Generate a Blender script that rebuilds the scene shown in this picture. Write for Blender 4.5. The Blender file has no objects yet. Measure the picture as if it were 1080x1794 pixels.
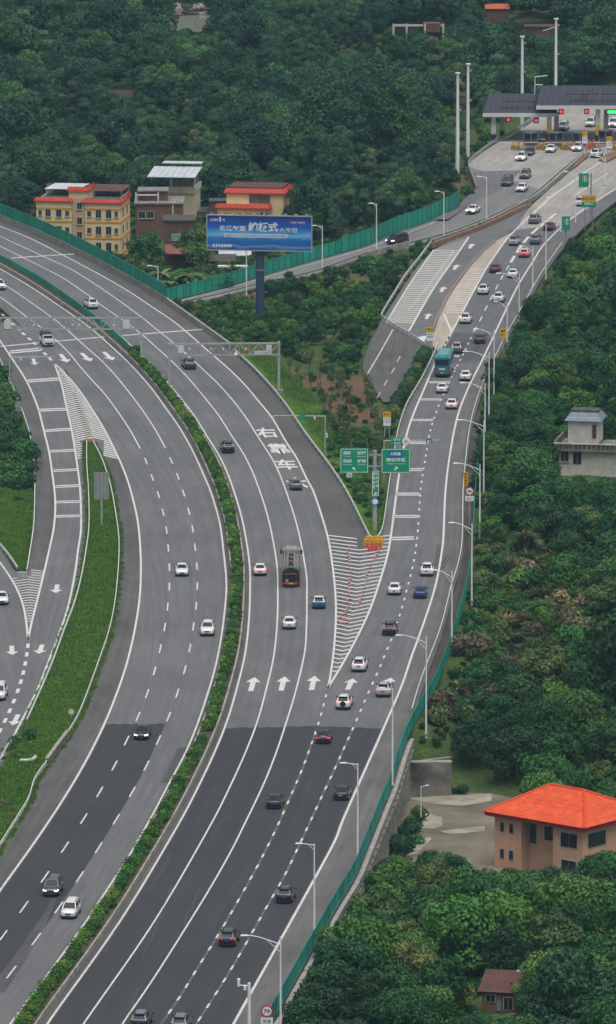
import bpy, bmesh, math, random
import numpy as np
from mathutils import Vector, Matrix
random.seed(7); np.random.seed(7)
scene = bpy.context.scene
COL = scene.collection
# ------------------------------------------------------------------ camera
CAM_H, F_PX, HOR = 196.0, 13600.0, -1480.0          # height, focal length and horizon in photo pixels (1080 x 1794)
PITCH = math.atan((897.0 - HOR) / F_PX)
CAM_Y = -1000.0
cam = bpy.data.cameras.new("camera"); cam_o = bpy.data.objects.new("camera", cam); COL.objects.link(cam_o)
cam_o.location = (0, CAM_Y, CAM_H); cam_o.rotation_euler = (math.pi/2 - PITCH, 0, 0)
cam.sensor_fit = 'HORIZONTAL'; cam.sensor_width = 36.0; cam.lens = 36.0 * F_PX / 1080.0
cam.clip_start = 5.0; cam.clip_end = 6000.0
scene.camera = cam_o
# ------------------------------------------------------------------ sky, sun, exposure (overcast day)
SUN_EL, SUN_AZ = math.radians(74), math.radians(160)
world = bpy.data.worlds.new("World"); scene.world = world; world.use_nodes = True
nt = world.node_tree; bg = nt.nodes["Background"]
sky = nt.nodes.new("ShaderNodeTexSky"); sky.sky_type = 'NISHITA'; sky.sun_disc = False
sky.sun_elevation = SUN_EL; sky.sun_rotation = SUN_AZ; sky.air_density = 1.0; sky.dust_density = 4.0; sky.ozone_density = 1.0
veil = nt.nodes.new("ShaderNodeHueSaturation"); veil.inputs["Saturation"].default_value = 0.35      # cloud cover takes the blue out of the sky
nt.links.new(sky.outputs[0], veil.inputs["Color"]); nt.links.new(veil.outputs[0], bg.inputs[0]); bg.inputs[1].default_value = 0.075
sun = bpy.data.lights.new("sun", 'SUN'); sun.energy = 1.5; sun.angle = math.radians(55); sun.color = (1.0, 0.97, 0.92)
sun_o = bpy.data.objects.new("sun", sun); COL.objects.link(sun_o)
sun_o.rotation_euler = (math.pi/2 - SUN_EL, 0, math.pi - SUN_AZ)
scene.view_settings.view_transform = 'Standard'; scene.view_settings.look = 'None'
scene.view_settings.exposure = 0.6; scene.view_settings.gamma = 1.0
try: scene.view_settings.use_curve_mapping = False
except Exception: pass
scene.cycles.max_bounces = 6; scene.cycles.diffuse_bounces = 3; scene.cycles.glossy_bounces = 2
scene.cycles.transmission_bounces = 3; scene.cycles.transparent_max_bounces = 6; scene.cycles.volume_bounces = 0
scene.cycles.caustics_reflective = False; scene.cycles.caustics_refractive = False

# ------------------------------------------------------------------ helpers
def P(u, v, z=0.0):
    """photo pixel -> world point on the level z"""
    dx = (u - 540.0) / F_PX; dy = -(v - 897.0) / F_PX
    c, s = math.cos(PITCH), math.sin(PITCH)
    d = Vector((dx, c + dy*s, -s + dy*c))
    t = (z - CAM_H) / d.z
    return Vector((d.x*t, CAM_Y + d.y*t, z))
def pxm(v, z=0.0):
    """pixels per metre at a point seen at row v on level z"""
    p = P(540, v, z); d = math.hypot(p.y - CAM_Y, p.z - CAM_H); return F_PX / d
MATS = {}
def mat(name, col, rough=0.85, var=0.12, scale=1.5, metal=0.0, spec=0.3, bump=0.0, world_space=False, emit=0.0, coat=0.0, detail=4, objvar=0.0):
    """procedural painted / mineral surface: base colour broken up by two noises"""
    if name in MATS: return MATS[name]
    m = bpy.data.materials.new(name); m.use_nodes = True; MATS[name] = m
    n, l = m.node_tree.nodes, m.node_tree.links
    b = n["Principled BSDF"]; b.inputs["Roughness"].default_value = rough; b.inputs["Metallic"].default_value = metal
    b.inputs["Specular IOR Level"].default_value = spec
    if coat: b.inputs["Coat Weight"].default_value = coat
    if var > 0:
        if world_space: co = n.new("ShaderNodeNewGeometry").outputs["Position"]
        else: co = n.new("ShaderNodeTexCoord").outputs["Object"]
        t = n.new("ShaderNodeTexNoise"); t.inputs["Scale"].default_value = scale; t.inputs["Detail"].default_value = detail; t.inputs["Roughness"].default_value = 0.65
        l.new(co, t.inputs["Vector"])
        r = n.new("ShaderNodeMapRange"); r.inputs["From Min"].default_value = 0.3; r.inputs["From Max"].default_value = 0.7
        r.inputs["To Min"].default_value = 1 - var; r.inputs["To Max"].default_value = 1 + var
        l.new(t.outputs["Fac"], r.inputs["Value"])
        val = r.outputs[0]
        if objvar:
            oi = n.new("ShaderNodeObjectInfo"); r2 = n.new("ShaderNodeMapRange"); r2.inputs["To Min"].default_value = 1-objvar; r2.inputs["To Max"].default_value = 1+objvar
            l.new(oi.outputs["Random"], r2.inputs["Value"]); mm = n.new("ShaderNodeMath"); mm.operation = 'MULTIPLY'
            l.new(val, mm.inputs[0]); l.new(r2.outputs[0], mm.inputs[1]); val = mm.outputs[0]
        x = n.new("ShaderNodeVectorMath"); x.operation = 'SCALE'; x.inputs[0].default_value = col[:3]
        l.new(val, x.inputs["Scale"]); l.new(x.outputs[0], b.inputs["Base Color"])
        if bump:
            bp = n.new("ShaderNodeBump"); bp.inputs["Strength"].default_value = bump; bp.inputs["Distance"].default_value = 0.05
            l.new(t.outputs["Fac"], bp.inputs["Height"]); l.new(bp.outputs[0], b.inputs["Normal"])
    else: b.inputs["Base Color"].default_value = (*col[:3], 1)
    if emit:
        b.inputs["Emission Color"].default_value = (*col[:3], 1); b.inputs["Emission Strength"].default_value = emit
    return m

class MB:
    """collects geometry for ONE mesh object"""
    def __init__(s): s.v = []; s.f = []; s.mi = []; s.uv = None
    def add(s, vs, fs, mi=0):
        o = len(s.v); s.v += [tuple(x) for x in vs]; s.f += [tuple(i+o for i in f) for f in fs]; s.mi += [mi]*len(fs)
        return s
    def box(s, c, d, rz=0.0, mi=0, top=None):
        x, y, z = d[0]/2, d[1]/2, d[2]/2; tx, ty = (x, y) if top is None else (x*top[0], y*top[1])
        R = Matrix.Rotation(rz, 3, 'Z'); c = Vector(c)
        vs = [c + R @ Vector(p) for p in ((-x,-y,-z),(x,-y,-z),(x,y,-z),(-x,y,-z),(-tx,-ty,z),(tx,-ty,z),(tx,ty,z),(-tx,ty,z))]
        return s.add(vs, [(0,3,2,1),(4,5,6,7),(0,1,5,4),(1,2,6,5),(2,3,7,6),(3,0,4,7)], mi)
    def tube(s, a, b, r0, r1=None, n=8, mi=0, cap=True):
        r1 = r0 if r1 is None else r1; a, b = Vector(a), Vector(b); d = (b-a).normalized()
        q = d.to_track_quat('Z', 'Y'); vs = []
        for p, r in ((a, r0), (b, r1)):
            for k in range(n):
                t = 2*math.pi*k/n; vs.append(p + q @ Vector((r*math.cos(t), r*math.sin(t), 0)))
        fs = [(k, (k+1) % n, n+(k+1) % n, n+k) for k in range(n)]
        if cap: fs += [tuple(range(n-1, -1, -1)), tuple(range(n, 2*n))]
        return s.add(vs, fs, mi)
    def path(s, pts, r, n=6, mi=0):
        for a, b in zip(pts[:-1], pts[1:]):
            ra, rb = (r, r) if not isinstance(r, (list, tuple)) else (r[0], r[0])
            s.tube(a, b, ra, rb, n, mi)
        return s
    def disc(s, c, r, nrm=(0,-1,0), n=20, th=0.04, mi=0):
        c = Vector(c); d = Vector(nrm).normalized(); return s.tube(c, c + d*th, r, r, n, mi)
    def quad(s, a, b, c, d, mi=0): return s.add([a, b, c, d], [(0,1,2,3)], mi)
    def ribbon(s, pts, w, z=0.0, mi=0):
        L, R = offs(pts, -w/2), offs(pts, w/2)
        vs = [(p.x, p.y, p.z+z) for p in L] + [(p.x, p.y, p.z+z) for p in R]; k = len(L)
        return s.add(vs, [(i, k+i, k+i+1, i+1) for i in range(k-1)], mi)
    def wall(s, pts, z0, z1, th, mi=0, shift=0.0):
        """upright band of thickness th along pts"""
        L, R = offs(pts, shift-th/2), offs(pts, shift+th/2); k = len(L); vs = []
        for arr, z in ((L, z0), (R, z0), (R, z1), (L, z1)):
            vs += [(p.x, p.y, p.z+z) for p in arr]
        fs = []
        for i in range(k-1):
            for a in range(4):
                b = (a+1) % 4; fs.append((a*k+i, a*k+i+1, b*k+i+1, b*k+i))
        fs += [(0, k, 2*k, 3*k), (k-1, 4*k-1, 3*k-1, 2*k-1)]
        return s.add(vs, fs, mi)
    def data(s, name, mats):
        me = bpy.data.meshes.new(name); me.from_pydata(s.v, [], s.f)
        for m in (mats if isinstance(mats, (list, tuple)) else [mats]): me.materials.append(m)
        if any(s.mi): me.polygons.foreach_set("material_index", s.mi)
        me.update(); return me
    def build(s, name, mats, parent=None, smooth=False, loc=None, fixn=True):
        me = s.data(name, mats)
        if fixn:
            bm = bmesh.new(); bm.from_mesh(me); bmesh.ops.recalc_face_normals(bm, faces=bm.faces); bm.to_mesh(me); bm.free()
        return place(name, me, parent, smooth, loc)
def place(name, me, parent=None, smooth=False, loc=None):
    if smooth and len(me.polygons): me.polygons.foreach_set("use_smooth", [True]*len(me.polygons))
    o = bpy.data.objects.new(name, me); COL.objects.link(o)
    if parent is not None: o.parent = parent
    if loc is not None: o.location = loc
    return o
def empty(name, loc=(0,0,0), rz=0.0):
    o = bpy.data.objects.new(name, None); COL.objects.link(o); o.location = loc; o.rotation_euler = (0,0,rz); o.empty_display_size = 0.5
    return o
def tag(o, label=None, cat=None, group=None, kind=None):
    if label: o["label"] = label
    if cat: o["category"] = cat
    if group: o["group"] = group
    if kind: o["kind"] = kind
    return o
def copy_tree(o, parent=None):
    c = o.copy(); COL.objects.link(c)
    if parent is not None: c.parent = parent
    for ch in [x for x in o.children]: copy_tree(ch, c)
    return c
# ---- lines
def catmull(pts, step=2.0):
    """smooth 3-D line through pts, resampled evenly"""
    p = [Vector(x) for x in pts]
    if len(p) == 2: dense = [p[0].lerp(p[1], t/40) for t in range(41)]
    else:
        q = [p[0]*2 - p[1]] + p + [p[-1]*2 - p[-2]]; dense = []
        for i in range(1, len(q)-2):
            p0, p1, p2, p3 = q[i-1], q[i], q[i+1], q[i+2]
            for k in range(12):
                t = k/12.0
                dense.append(0.5*((2*p1) + (p2-p0)*t + (2*p0-5*p1+4*p2-p3)*t*t + (3*p1-p0-3*p2+p3)*t**3))
        dense.append(p[-1])
    return resample(dense, step)
def length(l): return sum((b-a).length for a, b in zip(l[:-1], l[1:]))
def resample(l, step=None, n=None):
    cum = [0.0]
    for a, b in zip(l[:-1], l[1:]): cum.append(cum[-1] + (b-a).length)
    T = cum[-1]; n = n or max(2, int(round(T/step))+1); out = []; j = 0
    for i in range(n):
        s = T*i/(n-1)
        while j < len(l)-2 and cum[j+1] < s: j += 1
        d = cum[j+1]-cum[j]; out.append(l[j].lerp(l[j+1], 0 if d < 1e-9 else min(1, max(0, (s-cum[j])/d))))
    return out
def smooth_line(l, it=6):
    for _ in range(it):
        l = [l[0]] + [(l[i-1] + l[i]*2 + l[i+1])/4 for i in range(1, len(l)-1)] + [l[-1]]
    return l
def line(px, z=0.0, step=2.0, it=5): return smooth_line(catmull([P(u, v, z) for u, v in px], step), it)
def offs(l, d):
    """parallel line d metres to the right of the walking direction"""
    out = []
    for i, p in enumerate(l):
        a = l[max(0, i-1)]; b = l[min(len(l)-1, i+1)]; t = (b-a); t.z = 0; t.normalize()
        out.append(Vector((p.x + t.y*d, p.y - t.x*d, p.z)))
    return out
def at_len(l, s):
    for a, b in zip(l[:-1], l[1:]):
        d = (b-a).length
        if s <= d: return a.lerp(b, s/d if d else 0), (b-a).normalized()
        s -= d
    return l[-1].copy(), (l[-1]-l[-2]).normalized()
def sub(l, s0, s1, step=1.0):
    n = max(2, int((s1-s0)/step)+1); return [at_len(l, s0 + (s1-s0)*i/(n-1))[0] for i in range(n)]
def near_s(l, p):
    best, bs, s = 1e18, 0, 0.0
    for a, b in zip(l[:-1], l[1:]):
        ab = b-a; L2 = ab.length_squared; t = max(0, min(1, (p-a).dot(ab)/L2)) if L2 else 0
        d = (a + ab*t - p).length_squared
        if d < best: best, bs = d, s + t*math.sqrt(L2)
        s += math.sqrt(L2)
    return bs
def tangent(l, p): return at_len(l, near_s(l, p))[1]
def text_mesh(body, bold=0.0, ext=0.0):
    c = bpy.data.curves.new("lettering", 'FONT'); c.body = body; c.resolution_u = 1; c.offset = bold; c.extrude = ext
    c.align_x = 'CENTER'; c.align_y = 'CENTER'
    o = bpy.data.objects.new("lettering", c)
    tmp = bpy.data.scenes.get("type_setting") or bpy.data.scenes.new("type_setting"); tmp.collection.objects.link(o)   # small scratch scene, removed at the end
    with bpy.context.temp_override(scene=tmp, view_layer=tmp.view_layers[0]):
        dg = bpy.context.evaluated_depsgraph_get(); me = bpy.data.meshes.new_from_object(o.evaluated_get(dg))
    bpy.data.objects.remove(o); bpy.data.curves.remove(c)
    if len(me.vertices):
        co = np.empty(len(me.vertices)*3); me.vertices.foreach_get("co", co); co = co.reshape(-1, 3)
        lo, hi = co.min(0), co.max(0); co[:, :2] -= ((lo+hi)/2)[:2]; me.vertices.foreach_set("co", co.ravel()); me.update()
        me["w"], me["h"] = float(hi[0]-lo[0]), float(hi[1]-lo[1])
    return me
def letter(parent, body, pos, width, height, m, bold=0.0, name="lettering", rz=0.0):
    """upright lettering facing local -Y of parent, stretched to width x height, centred on pos"""
    me = text_mesh(body, bold); me.materials.clear(); me.materials.append(m)
    o = place(name, me, parent); o.location = pos; o.rotation_euler = (math.pi/2, 0, rz)
    o.scale = (width/max(me.get("w", 1), 1e-3), height/max(me.get("h", 1), 1e-3), 1)
    return o
# ================================================================== traced lines (photo pixels on the road plane)
L1 = line([(120,1840),(147,1794),(270,1616),(367,1450),(405,1375),(432,1315),(452,1262),(467,1207),(480,1150),(486,1090),(487,1035),(485,985),(472,915),(457,865),(442,825),(425,792),(405,762),(385,730),(367,707),(345,680),(325,657),(299,631),(270,605),(250,587),(207,555),(176,534),(160,521),(107,485),(50,456),(0,431),(-60,402),(-120,375)])
L2 = line([(188,1840),(215,1794),(270,1714),(358,1574),(404,1494),(426,1450),(462,1375),(485,1317),(500,1272),(517,1217),(533,1150),(537,1110),(538,1041),(537,1006),(523,930),(503,865),(482,813),(452,765),(430,730),(407,700),(380,670),(347,639),(332,625),(297,595),(270,574),(250,557),(185,510),(125,472),(75,449),(0,414),(-60,388),(-120,363)])
L3 = line([(575,1205),(579,1187),(586,1132),(589,1075),(587,1027),(580,970),(571,927),(550,862),(539,842),(520,802),(502,775),(477,732),(455,705),(430,675),(402,647),(372,621),(347,599),(307,565),(270,540),(225,510),(175,481),(107,445),(50,416),(0,396),(-60,371),(-120,347)])
L0 = smooth_line(offs(L1, -3.85), 8)
GR = line([(575,1205),(597,1170),(627,1115),(650,1065),(667,1015),(680,970),(687,927),(695,865),(700,830),(712,765),(725,725),(740,690),(757,650),(768,627),(785,595),(792,582),(809,550),(848,478),(865,452),(890,417),(920,387),(960,350),(1000,322),(1060,285),(1130,245)])
RR = line([(384,1840),(410,1794),(577,1494),(597,1447),(630,1372),(650,1327),(670,1282),(705,1200),(720,1155),(747,1080),(765,1020),(776,957),(778,927),(781,860),(789,795),(802,730),(820,682),(841,640),(852,617),(865,590),(885,547),(910,497),(935,457),(952,430),(985,397),(1020,369),(1080,330),(1150,290)])
D1 = line([(265,1820),(298,1773),(315,1748),(345,1699),(375,1651),(402,1606),(427,1562),(451,1519),(472,1478),(491,1438),(508,1399),(525,1360),(539,1324),(557,1272),(567,1237),(576,1202)])
D2 = line([(328,1820),(350,1786),(396,1714),(425,1665),(451,1619),(476,1575),(500,1533),(521,1489),(549,1429),(567,1390),(585,1352),(601,1316),(617,1281),(632,1246),(647,1211),(662,1179),(675,1147),(687,1118),(699,1084),(707,1057),(714,1031),(721,1004),(727,976),(732,936),(737,865),(742,825),(747,796),(753,761),(760,736),(773,701),(791,663),(801,642),(812,621),(822,600),(833,577),(843,559),(852,540),(871,503),(880,486),(890,469),(905,444),(922,420),(940,402),(965,382),(1000,352),(1060,310),(1120,272)])
N3 = line([(-120,405),(-60,437),(0,471),(45,497),(95,530),(155,572),(195,607),(225,635),(250,662),(270,686),(292,717),(312,745),(330,775),(345,805),(357,832),(370,863),(385,915),(392,967),(397,1020),(395,1060),(389,1110),(381,1154),(370,1197),(347,1267),(325,1320),(297,1372),(272,1420),(257,1447),(230,1494),(200,1541),(170,1586),(147,1621),(100,1686),(30,1779),(-20,1845)])
N2 = line([(-120,415),(-60,455),(10,500),(50,527),(92,557),(120,580),(147,605),(175,629),(200,655),(222,682),(247,715),(270,749),(290,785)])
N1 = line([(-120,432),(-60,477),(0,520),(52,559),(75,576),(96,594),(120,617),(140,642),(162,667),(185,692),(207,722),(227,752),(246,786)])
M1 = line([(95,636),(117,657),(140,685),(160,715),(180,747),(197,780),(210,807),(222,837),(230,863),(241,910),(246,960),(247,1010),(244,1055),(236,1105),(225,1153),(211,1198),(186,1262),(150,1335),(107,1407),(65,1470),(46,1497),(0,1561),(-40,1620)])
EX = line([(-120,447),(-60,497),(0,548),(41,585),(61,602),(79,620),(95,636)])
ER = line([(95,636),(107,670),(116,710),(125,750),(132,792),(137,827),(141,865),(142,927),(137,962),(131,1007),(119,1065),(102,1115),(82,1167),(65,1210),(32,1275),(15,1307),(-5,1340),(-40,1400)])
M0 = line([(-60,520),(-20,570),(0,597),(22,630),(45,665),(65,710),(77,755),(86,792),(91,825),(96,865),(97,890),(94,927),(86,965),(72,1025),(57,1085),(49,1120)])
FL = line([(-60,925),(-20,962),(0,986),(17,1010),(31,1035),(41,1062),(46,1090),(49,1120)])
FD = line([(49,1132),(47,1147),(41,1179),(31,1212),(17,1246),(9,1263),(-10,1300),(-40,1350)])
C1 = [(256,808),(267,837),(278,867),(286,898),(292,929),(295,960),(297,994),(297,1028),(294,1063),(289,1099),(281,1137),(271,1176),(258,1216),(242,1256),(222,1298),(201,1342),(175,1388),(147,1435),(114,1485),(79,1537),(42,1590),(5,1641)]
C2 = [(300,807),(312,835),(322,864),(331,896),(338,927),(342,959),(345,992),(346,1027),(344,1062),(339,1098),(333,1136),(324,1174),(311,1215),(296,1256),(278,1297),(257,1342),(232,1388),(204,1436),(173,1486),(140,1537),(103,1591),(64,1646),(20,1704),(-25,1764)]
C1L = line(C1 + [(-40,1700)]); C2L = line(C2)
# kerb, barrier and rail lines
MED_L = smooth_line(offs(N3, -0.75), 4)     # walking towards the camera, right is image left: negative goes to the median
MED_R = smooth_line(offs(L0, -0.85), 4)
PAR = line([(-120,338),(-60,361),(0,385),(60,409),(135,444),(200,478),(270,517),(291,531),(355,577),(397,607),(420,627),(450,655),(485,694),(512,730),(537,767),(577,820),(610,871),(645,941),(651,952)])
RAIL_C = line([(768,606),(764,618),(740,668),(715,710),(702,745),(695,775),(685,836),(680,871),(671,932),(661,950)])
RAIL_R = line([(722,1252),(736,1205),(755,1155),(775,1100),(791,1035),(802,1000),(810,956),(812,865),(816,815),(822,765),(830,727),(842,690),(857,655),(868,632),(890,588),(915,545),(940,500),(962,465),(985,432)])
FENCE = line([(455,1830),(490,1765),(550,1658),(572,1619),(597,1576),(622,1535),(650,1465),(668,1420),(685,1379),(700,1330),(713,1295),(738,1248),(760,1212),(777,1172),(790,1135),(805,1085),(817,1040),(824,1000),(829,940),(832,880),(837,830),(842,790),(848,745),(855,715)])
ISL_L = line([(152,776),(152,820),(155,865),(156,927),(151,970),(142,1020),(130,1065),(112,1112),(95,1160),(71,1217),(47,1270)])
ISL_R = line([(161,776),(175,802),(185,828),(195,862),(206,927),(209,968),(206,1022),(200,1072),(190,1117),(172,1170),(155,1217),(137,1262),(120,1290)])
ISL_R2 = line([(84,1341),(60,1373),(52,1405),(27,1446),(0,1489),(-30,1535)])
LEFT_RAIL = line([(-30,575),(0,636),(12,664),(25,691),(37,721),(50,759),(55,786),(60,824),(61,869),(59,927),(53,970),(47,1007)])
F_RAIL = line([(-60,905),(-25,935),(0,961),(16,980),(31,1003)])
# road D: ramp down from the toll plaza, passing behind the main road
DZ = lambda u: -4.2*min(1, max(0, (800-u)/480.0))
def dline(px, dz=0.0, step=2.0): return smooth_line(catmull([P(u, v, DZ(u)+dz) for u, v in px], step), 4)
D_FAR = dline([(820,285),(826,299),(838,335),(828,345),(795,366),(745,390),(690,408),(640,431),(540,459),(460,483),(377,509),(302,527),(230,547)])
D_NEAR = dline([(1030,268),(985,306),(945,341),(910,360),(853,388),(778,416),(712,432),(640,450),(540,484),(457,502),(385,521),(330,533),(250,552)])
D_LINE_F = dline([(800,371),(745,397),(690,417),(640,436),(540,464),(460,488),(377,511),(302,530)])
D_LINE_N = dline([(900,361),(853,383),(778,411),(712,428),(640,446),(540,479),(457,498),(385,517),(330,529)])

# ================================================================== materials of the road
def road_mat(name, col, var=0.20, patch=0.13):
    m = bpy.data.materials.new(name); m.use_nodes = True; n, l = m.node_tree.nodes, m.node_tree.links
    b = n["Principled BSDF"]; b.inputs["Roughness"].default_value = 0.78; b.inputs["Specular IOR Level"].default_value = 0.25
    uv = n.new("ShaderNodeUVMap"); uv.uv_map = "track"
    geo = n.new("ShaderNodeNewGeometry")
    def noise(vec, sc, det, mul=None):
        if mul:
            mp = n.new("ShaderNodeMapping"); mp.inputs["Scale"].default_value = mul; l.new(vec, mp.inputs["Vector"]); vec = mp.outputs[0]
        t = n.new("ShaderNodeTexNoise"); t.inputs["Scale"].default_value = sc; t.inputs["Detail"].default_value = det; t.inputs["Roughness"].default_value = 0.6
        l.new(vec, t.inputs["Vector"]); return t.outputs["Fac"]
    def rng(x, a, bb, lo=0.3, hi=0.7):
        r = n.new("ShaderNodeMapRange"); r.inputs["From Min"].default_value = lo; r.inputs["From Max"].default_value = hi
        r.inputs["To Min"].default_value = a; r.inputs["To Max"].default_value = bb; l.new(x, r.inputs["Value"]); return r.outputs[0]
    def mul(a, bb):
        k = n.new("ShaderNodeMath"); k.operation = 'MULTIPLY'; l.new(a, k.inputs[0]); l.new(bb, k.inputs[1]); return k.outputs[0]
    streak = rng(noise(uv.outputs[0], 1.0, 3, (1.1, 0.012, 1)), 1-var, 1+var)          # wheel tracks worn along the lanes
    big = rng(noise(geo.outputs["Position"], 0.045, 4), 1-patch, 1+patch)
    mid = rng(noise(uv.outputs[0], 1.0, 3, (0.5, 0.09, 1)), 1-patch*0.9, 1+patch*0.9)
    fine = rng(noise(geo.outputs["Position"], 5.0, 3), 0.86, 1.14)
    val = mul(mul(streak, big), mul(mid, fine))
    x = n.new("ShaderNodeVectorMath"); x.operation = 'SCALE'; x.inputs[0].default_value = col; l.new(val, x.inputs["Scale"]); l.new(x.outputs[0], b.inputs["Base Color"])
    return m
ASPHALT = road_mat("worn_asphalt", (0.122, 0.123, 0.127), .13, .12)
ASPHALT_SH = road_mat("shoulder_asphalt", (0.094, 0.090, 0.088), 0.14, 0.2)
ASPHALT_DK = road_mat("new_asphalt", (0.041, 0.042, 0.047), 0.12, 0.08)
ASPHALT_LT = road_mat("pale_asphalt", (0.165, 0.162, 0.158), 0.14, 0.12)
CONC_RD = road_mat("concrete_paving", (0.285, 0.27, 0.25), 0.12, 0.14)
BEIGE = road_mat("beige_paving", (0.36, 0.315, 0.255), 0.10, 0.14)
def worn_paint(name, col, wear):
    m = mat(name, col, .75, .14, 1.1, world_space=True); n, l = m.node_tree.nodes, m.node_tree.links; b = n["Principled BSDF"]; src = b.inputs["Base Color"].links[0].from_socket
    g = n.new("ShaderNodeNewGeometry"); t = n.new("ShaderNodeTexNoise"); t.inputs["Scale"].default_value = 1.7; t.inputs["Detail"].default_value = 6; t.inputs["Roughness"].default_value = .75; l.new(g.outputs["Position"], t.inputs["Vector"])
    r = n.new("ShaderNodeMapRange"); r.inputs["From Min"].default_value = .54; r.inputs["From Max"].default_value = .70; r.inputs["To Max"].default_value = wear; l.new(t.outputs["Fac"], r.inputs["Value"])
    k = n.new("ShaderNodeMix"); k.data_type = 'RGBA'; l.new(r.outputs[0], k.inputs[0]); l.new(src, k.inputs[6]); k.inputs[7].default_value = (.16,.157,.15,1); l.new(k.outputs[2], b.inputs["Base Color"]); return m
PAINT = worn_paint("road_paint", (0.57,0.565,0.54), .75)
PAINT_OLD = mat("worn_paint", (0.46, 0.45, 0.43), 0.8, 0.35, 0.9, world_space=True)

ROAD_POLY = []
def strip(name, A, B, z, m, n=None, skirt=0.35, parent=None, cross=1, poly=True, kind='structure', ref='A'):
    """road surface between two lines, with edge faces down into the ground"""
    n = n or max(2, int(max(length(A), length(B))/3.0)); A, B = resample(A, n=n), resample(B, n=n); c = cross+1
    vs, uvs, fs = [], [], []; s = 0.0
    for i in range(n):
        if i: s += ((A[i]+B[i])/2 - (A[i-1]+B[i-1])/2).length
        w = (B[i]-A[i]).length
        for j in range(c):
            p = A[i].lerp(B[i], j/cross); vs.append((p.x, p.y, p.z+z)); uvs.append((w*j/cross if ref == 'A' else w*(1-j/cross), s))
    for i in range(n-1):
        for j in range(cross): fs.append((i*c+j, i*c+j+1, (i+1)*c+j+1, (i+1)*c+j))
    top = len(fs)
    if skirt:
        o = len(vs)
        for j in (0, cross):
            for i in range(n): x = vs[i*c+j]; vs.append((x[0], x[1], x[2]-skirt)); uvs.append(uvs[i*c+j])
        for k, j in enumerate((0, cross)):
            for i in range(n-1): fs.append((i*c+j, (i+1)*c+j, o+k*n+i+1, o+k*n+i))
    me = bpy.data.meshes.new(name); me.from_pydata(vs, [], fs); me.materials.append(m)
    uvl = me.uv_layers.new(name="track"); li = np.empty(len(me.loops), dtype=np.int32); me.loops.foreach_get("vertex_index", li)
    uvl.data.foreach_set("uv", np.array(uvs, dtype=np.float32)[li].ravel()); me.update()
    # keep top faces up
    if len(me.polygons) and me.polygons[0].normal.z < 0: me.flip_normals()
    o = place(name, me, parent)
    if parent is None: tag(o, kind=kind)
    if poly: ROAD_POLY.append(np.array([(p.x, p.y) for p in A] + [(p.x, p.y) for p in B[::-1]]))
    return o
# ---- road surfaces
M1ext = line([(-130,436),(-60,487),(0,538),(41,575),(80,610),(120,655),(150,720),(164,776),(175,800),(187,828),(197,862),(207,927),(210,968),(207,1022),(201,1072),(191,1117),(173,1170),(156,1217),(138,1262),(121,1287),(83,1341),(60,1372),(52,1404),(27,1445),(0,1488),(-40,1552),(-70,1600)])
road_in = strip("expressway_inbound", M1ext, MED_L, 0.0, ASPHALT, ref="B")
SH_OUT = offs(PAR, 0.0)
# outbound carriageway: left = median, right = the parapet / rail line above the gore, dashed line below it
OUT_R = line([(265,1840)] + [(298,1773),(345,1699),(402,1606),(451,1519),(491,1438),(525,1360),(557,1272),(576,1202),(615,1100),(640,1020),(650,955)]) 
OUT_R = OUT_R + PAR[::-1][2:]
road_out = strip("expressway_outbound", MED_R, OUT_R, 0.0, ASPHALT)
RAMP_L = line([(262,1840),(296,1773),(343,1699),(400,1606),(449,1519),(489,1438),(523,1360),(555,1272),(574,1202),(612,1100),(638,1020),(652,957),(662,950),(671,930),(680,871),(685,836),(695,775),(702,745),(715,710),(740,668),(762,620),(775,590),(800,540),(845,468),(880,425),(915,387),(960,346),(1000,318),(1060,280),(1130,240)])
RAMP_R = line([(455,1834),(490,1769),(550,1662),(597,1580),(622,1539),(650,1469),(685,1383),(700,1334),(713,1299),(727,1252),(742,1205),(760,1155),(779,1100),(795,1035),(806,1000),(813,956),(815,865),(819,815),(825,765),(833,727),(845,690),(860,655),(871,632),(893,588),(918,545),(943,500),(965,465),(990,432),(1030,392),(1090,345),(1160,300)])
road_ramp = strip("exit_ramp", RAMP_L, RAMP_R, 0.012, ASPHALT, ref="B")
E_L = LEFT_RAIL + line([(45,1030),(47,1060),(49,1100),(47,1147),(41,1179),(31,1212),(9,1263),(-40,1350)])
E_R = line([(20,560),(60,590),(98,622),(122,668),(136,720),(153,776),(153,820),(156,865),(157,927),(152,970),(143,1020),(131,1065),(113,1112),(96,1160),(72,1217),(48,1270),(20,1322),(-10,1375),(-30,1410)])
road_e = strip("inbound_exit_ramp", E_L, E_R, 0.012, ASPHALT)
road_f = strip("joining_ramp", [P(-110,850), P(-110,1000), P(-110,1150), P(-110,1350)], line([(-60,903),(0,960),(31,1003),(48,1010),(49,1060),(50,1100),(48,1150),(40,1185),(29,1217),(8,1268),(-35,1345)]), -0.012, ASPHALT)
road_d = strip("toll_exit_road", D_FAR, D_NEAR, 0.0, ASPHALT_LT)
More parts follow.
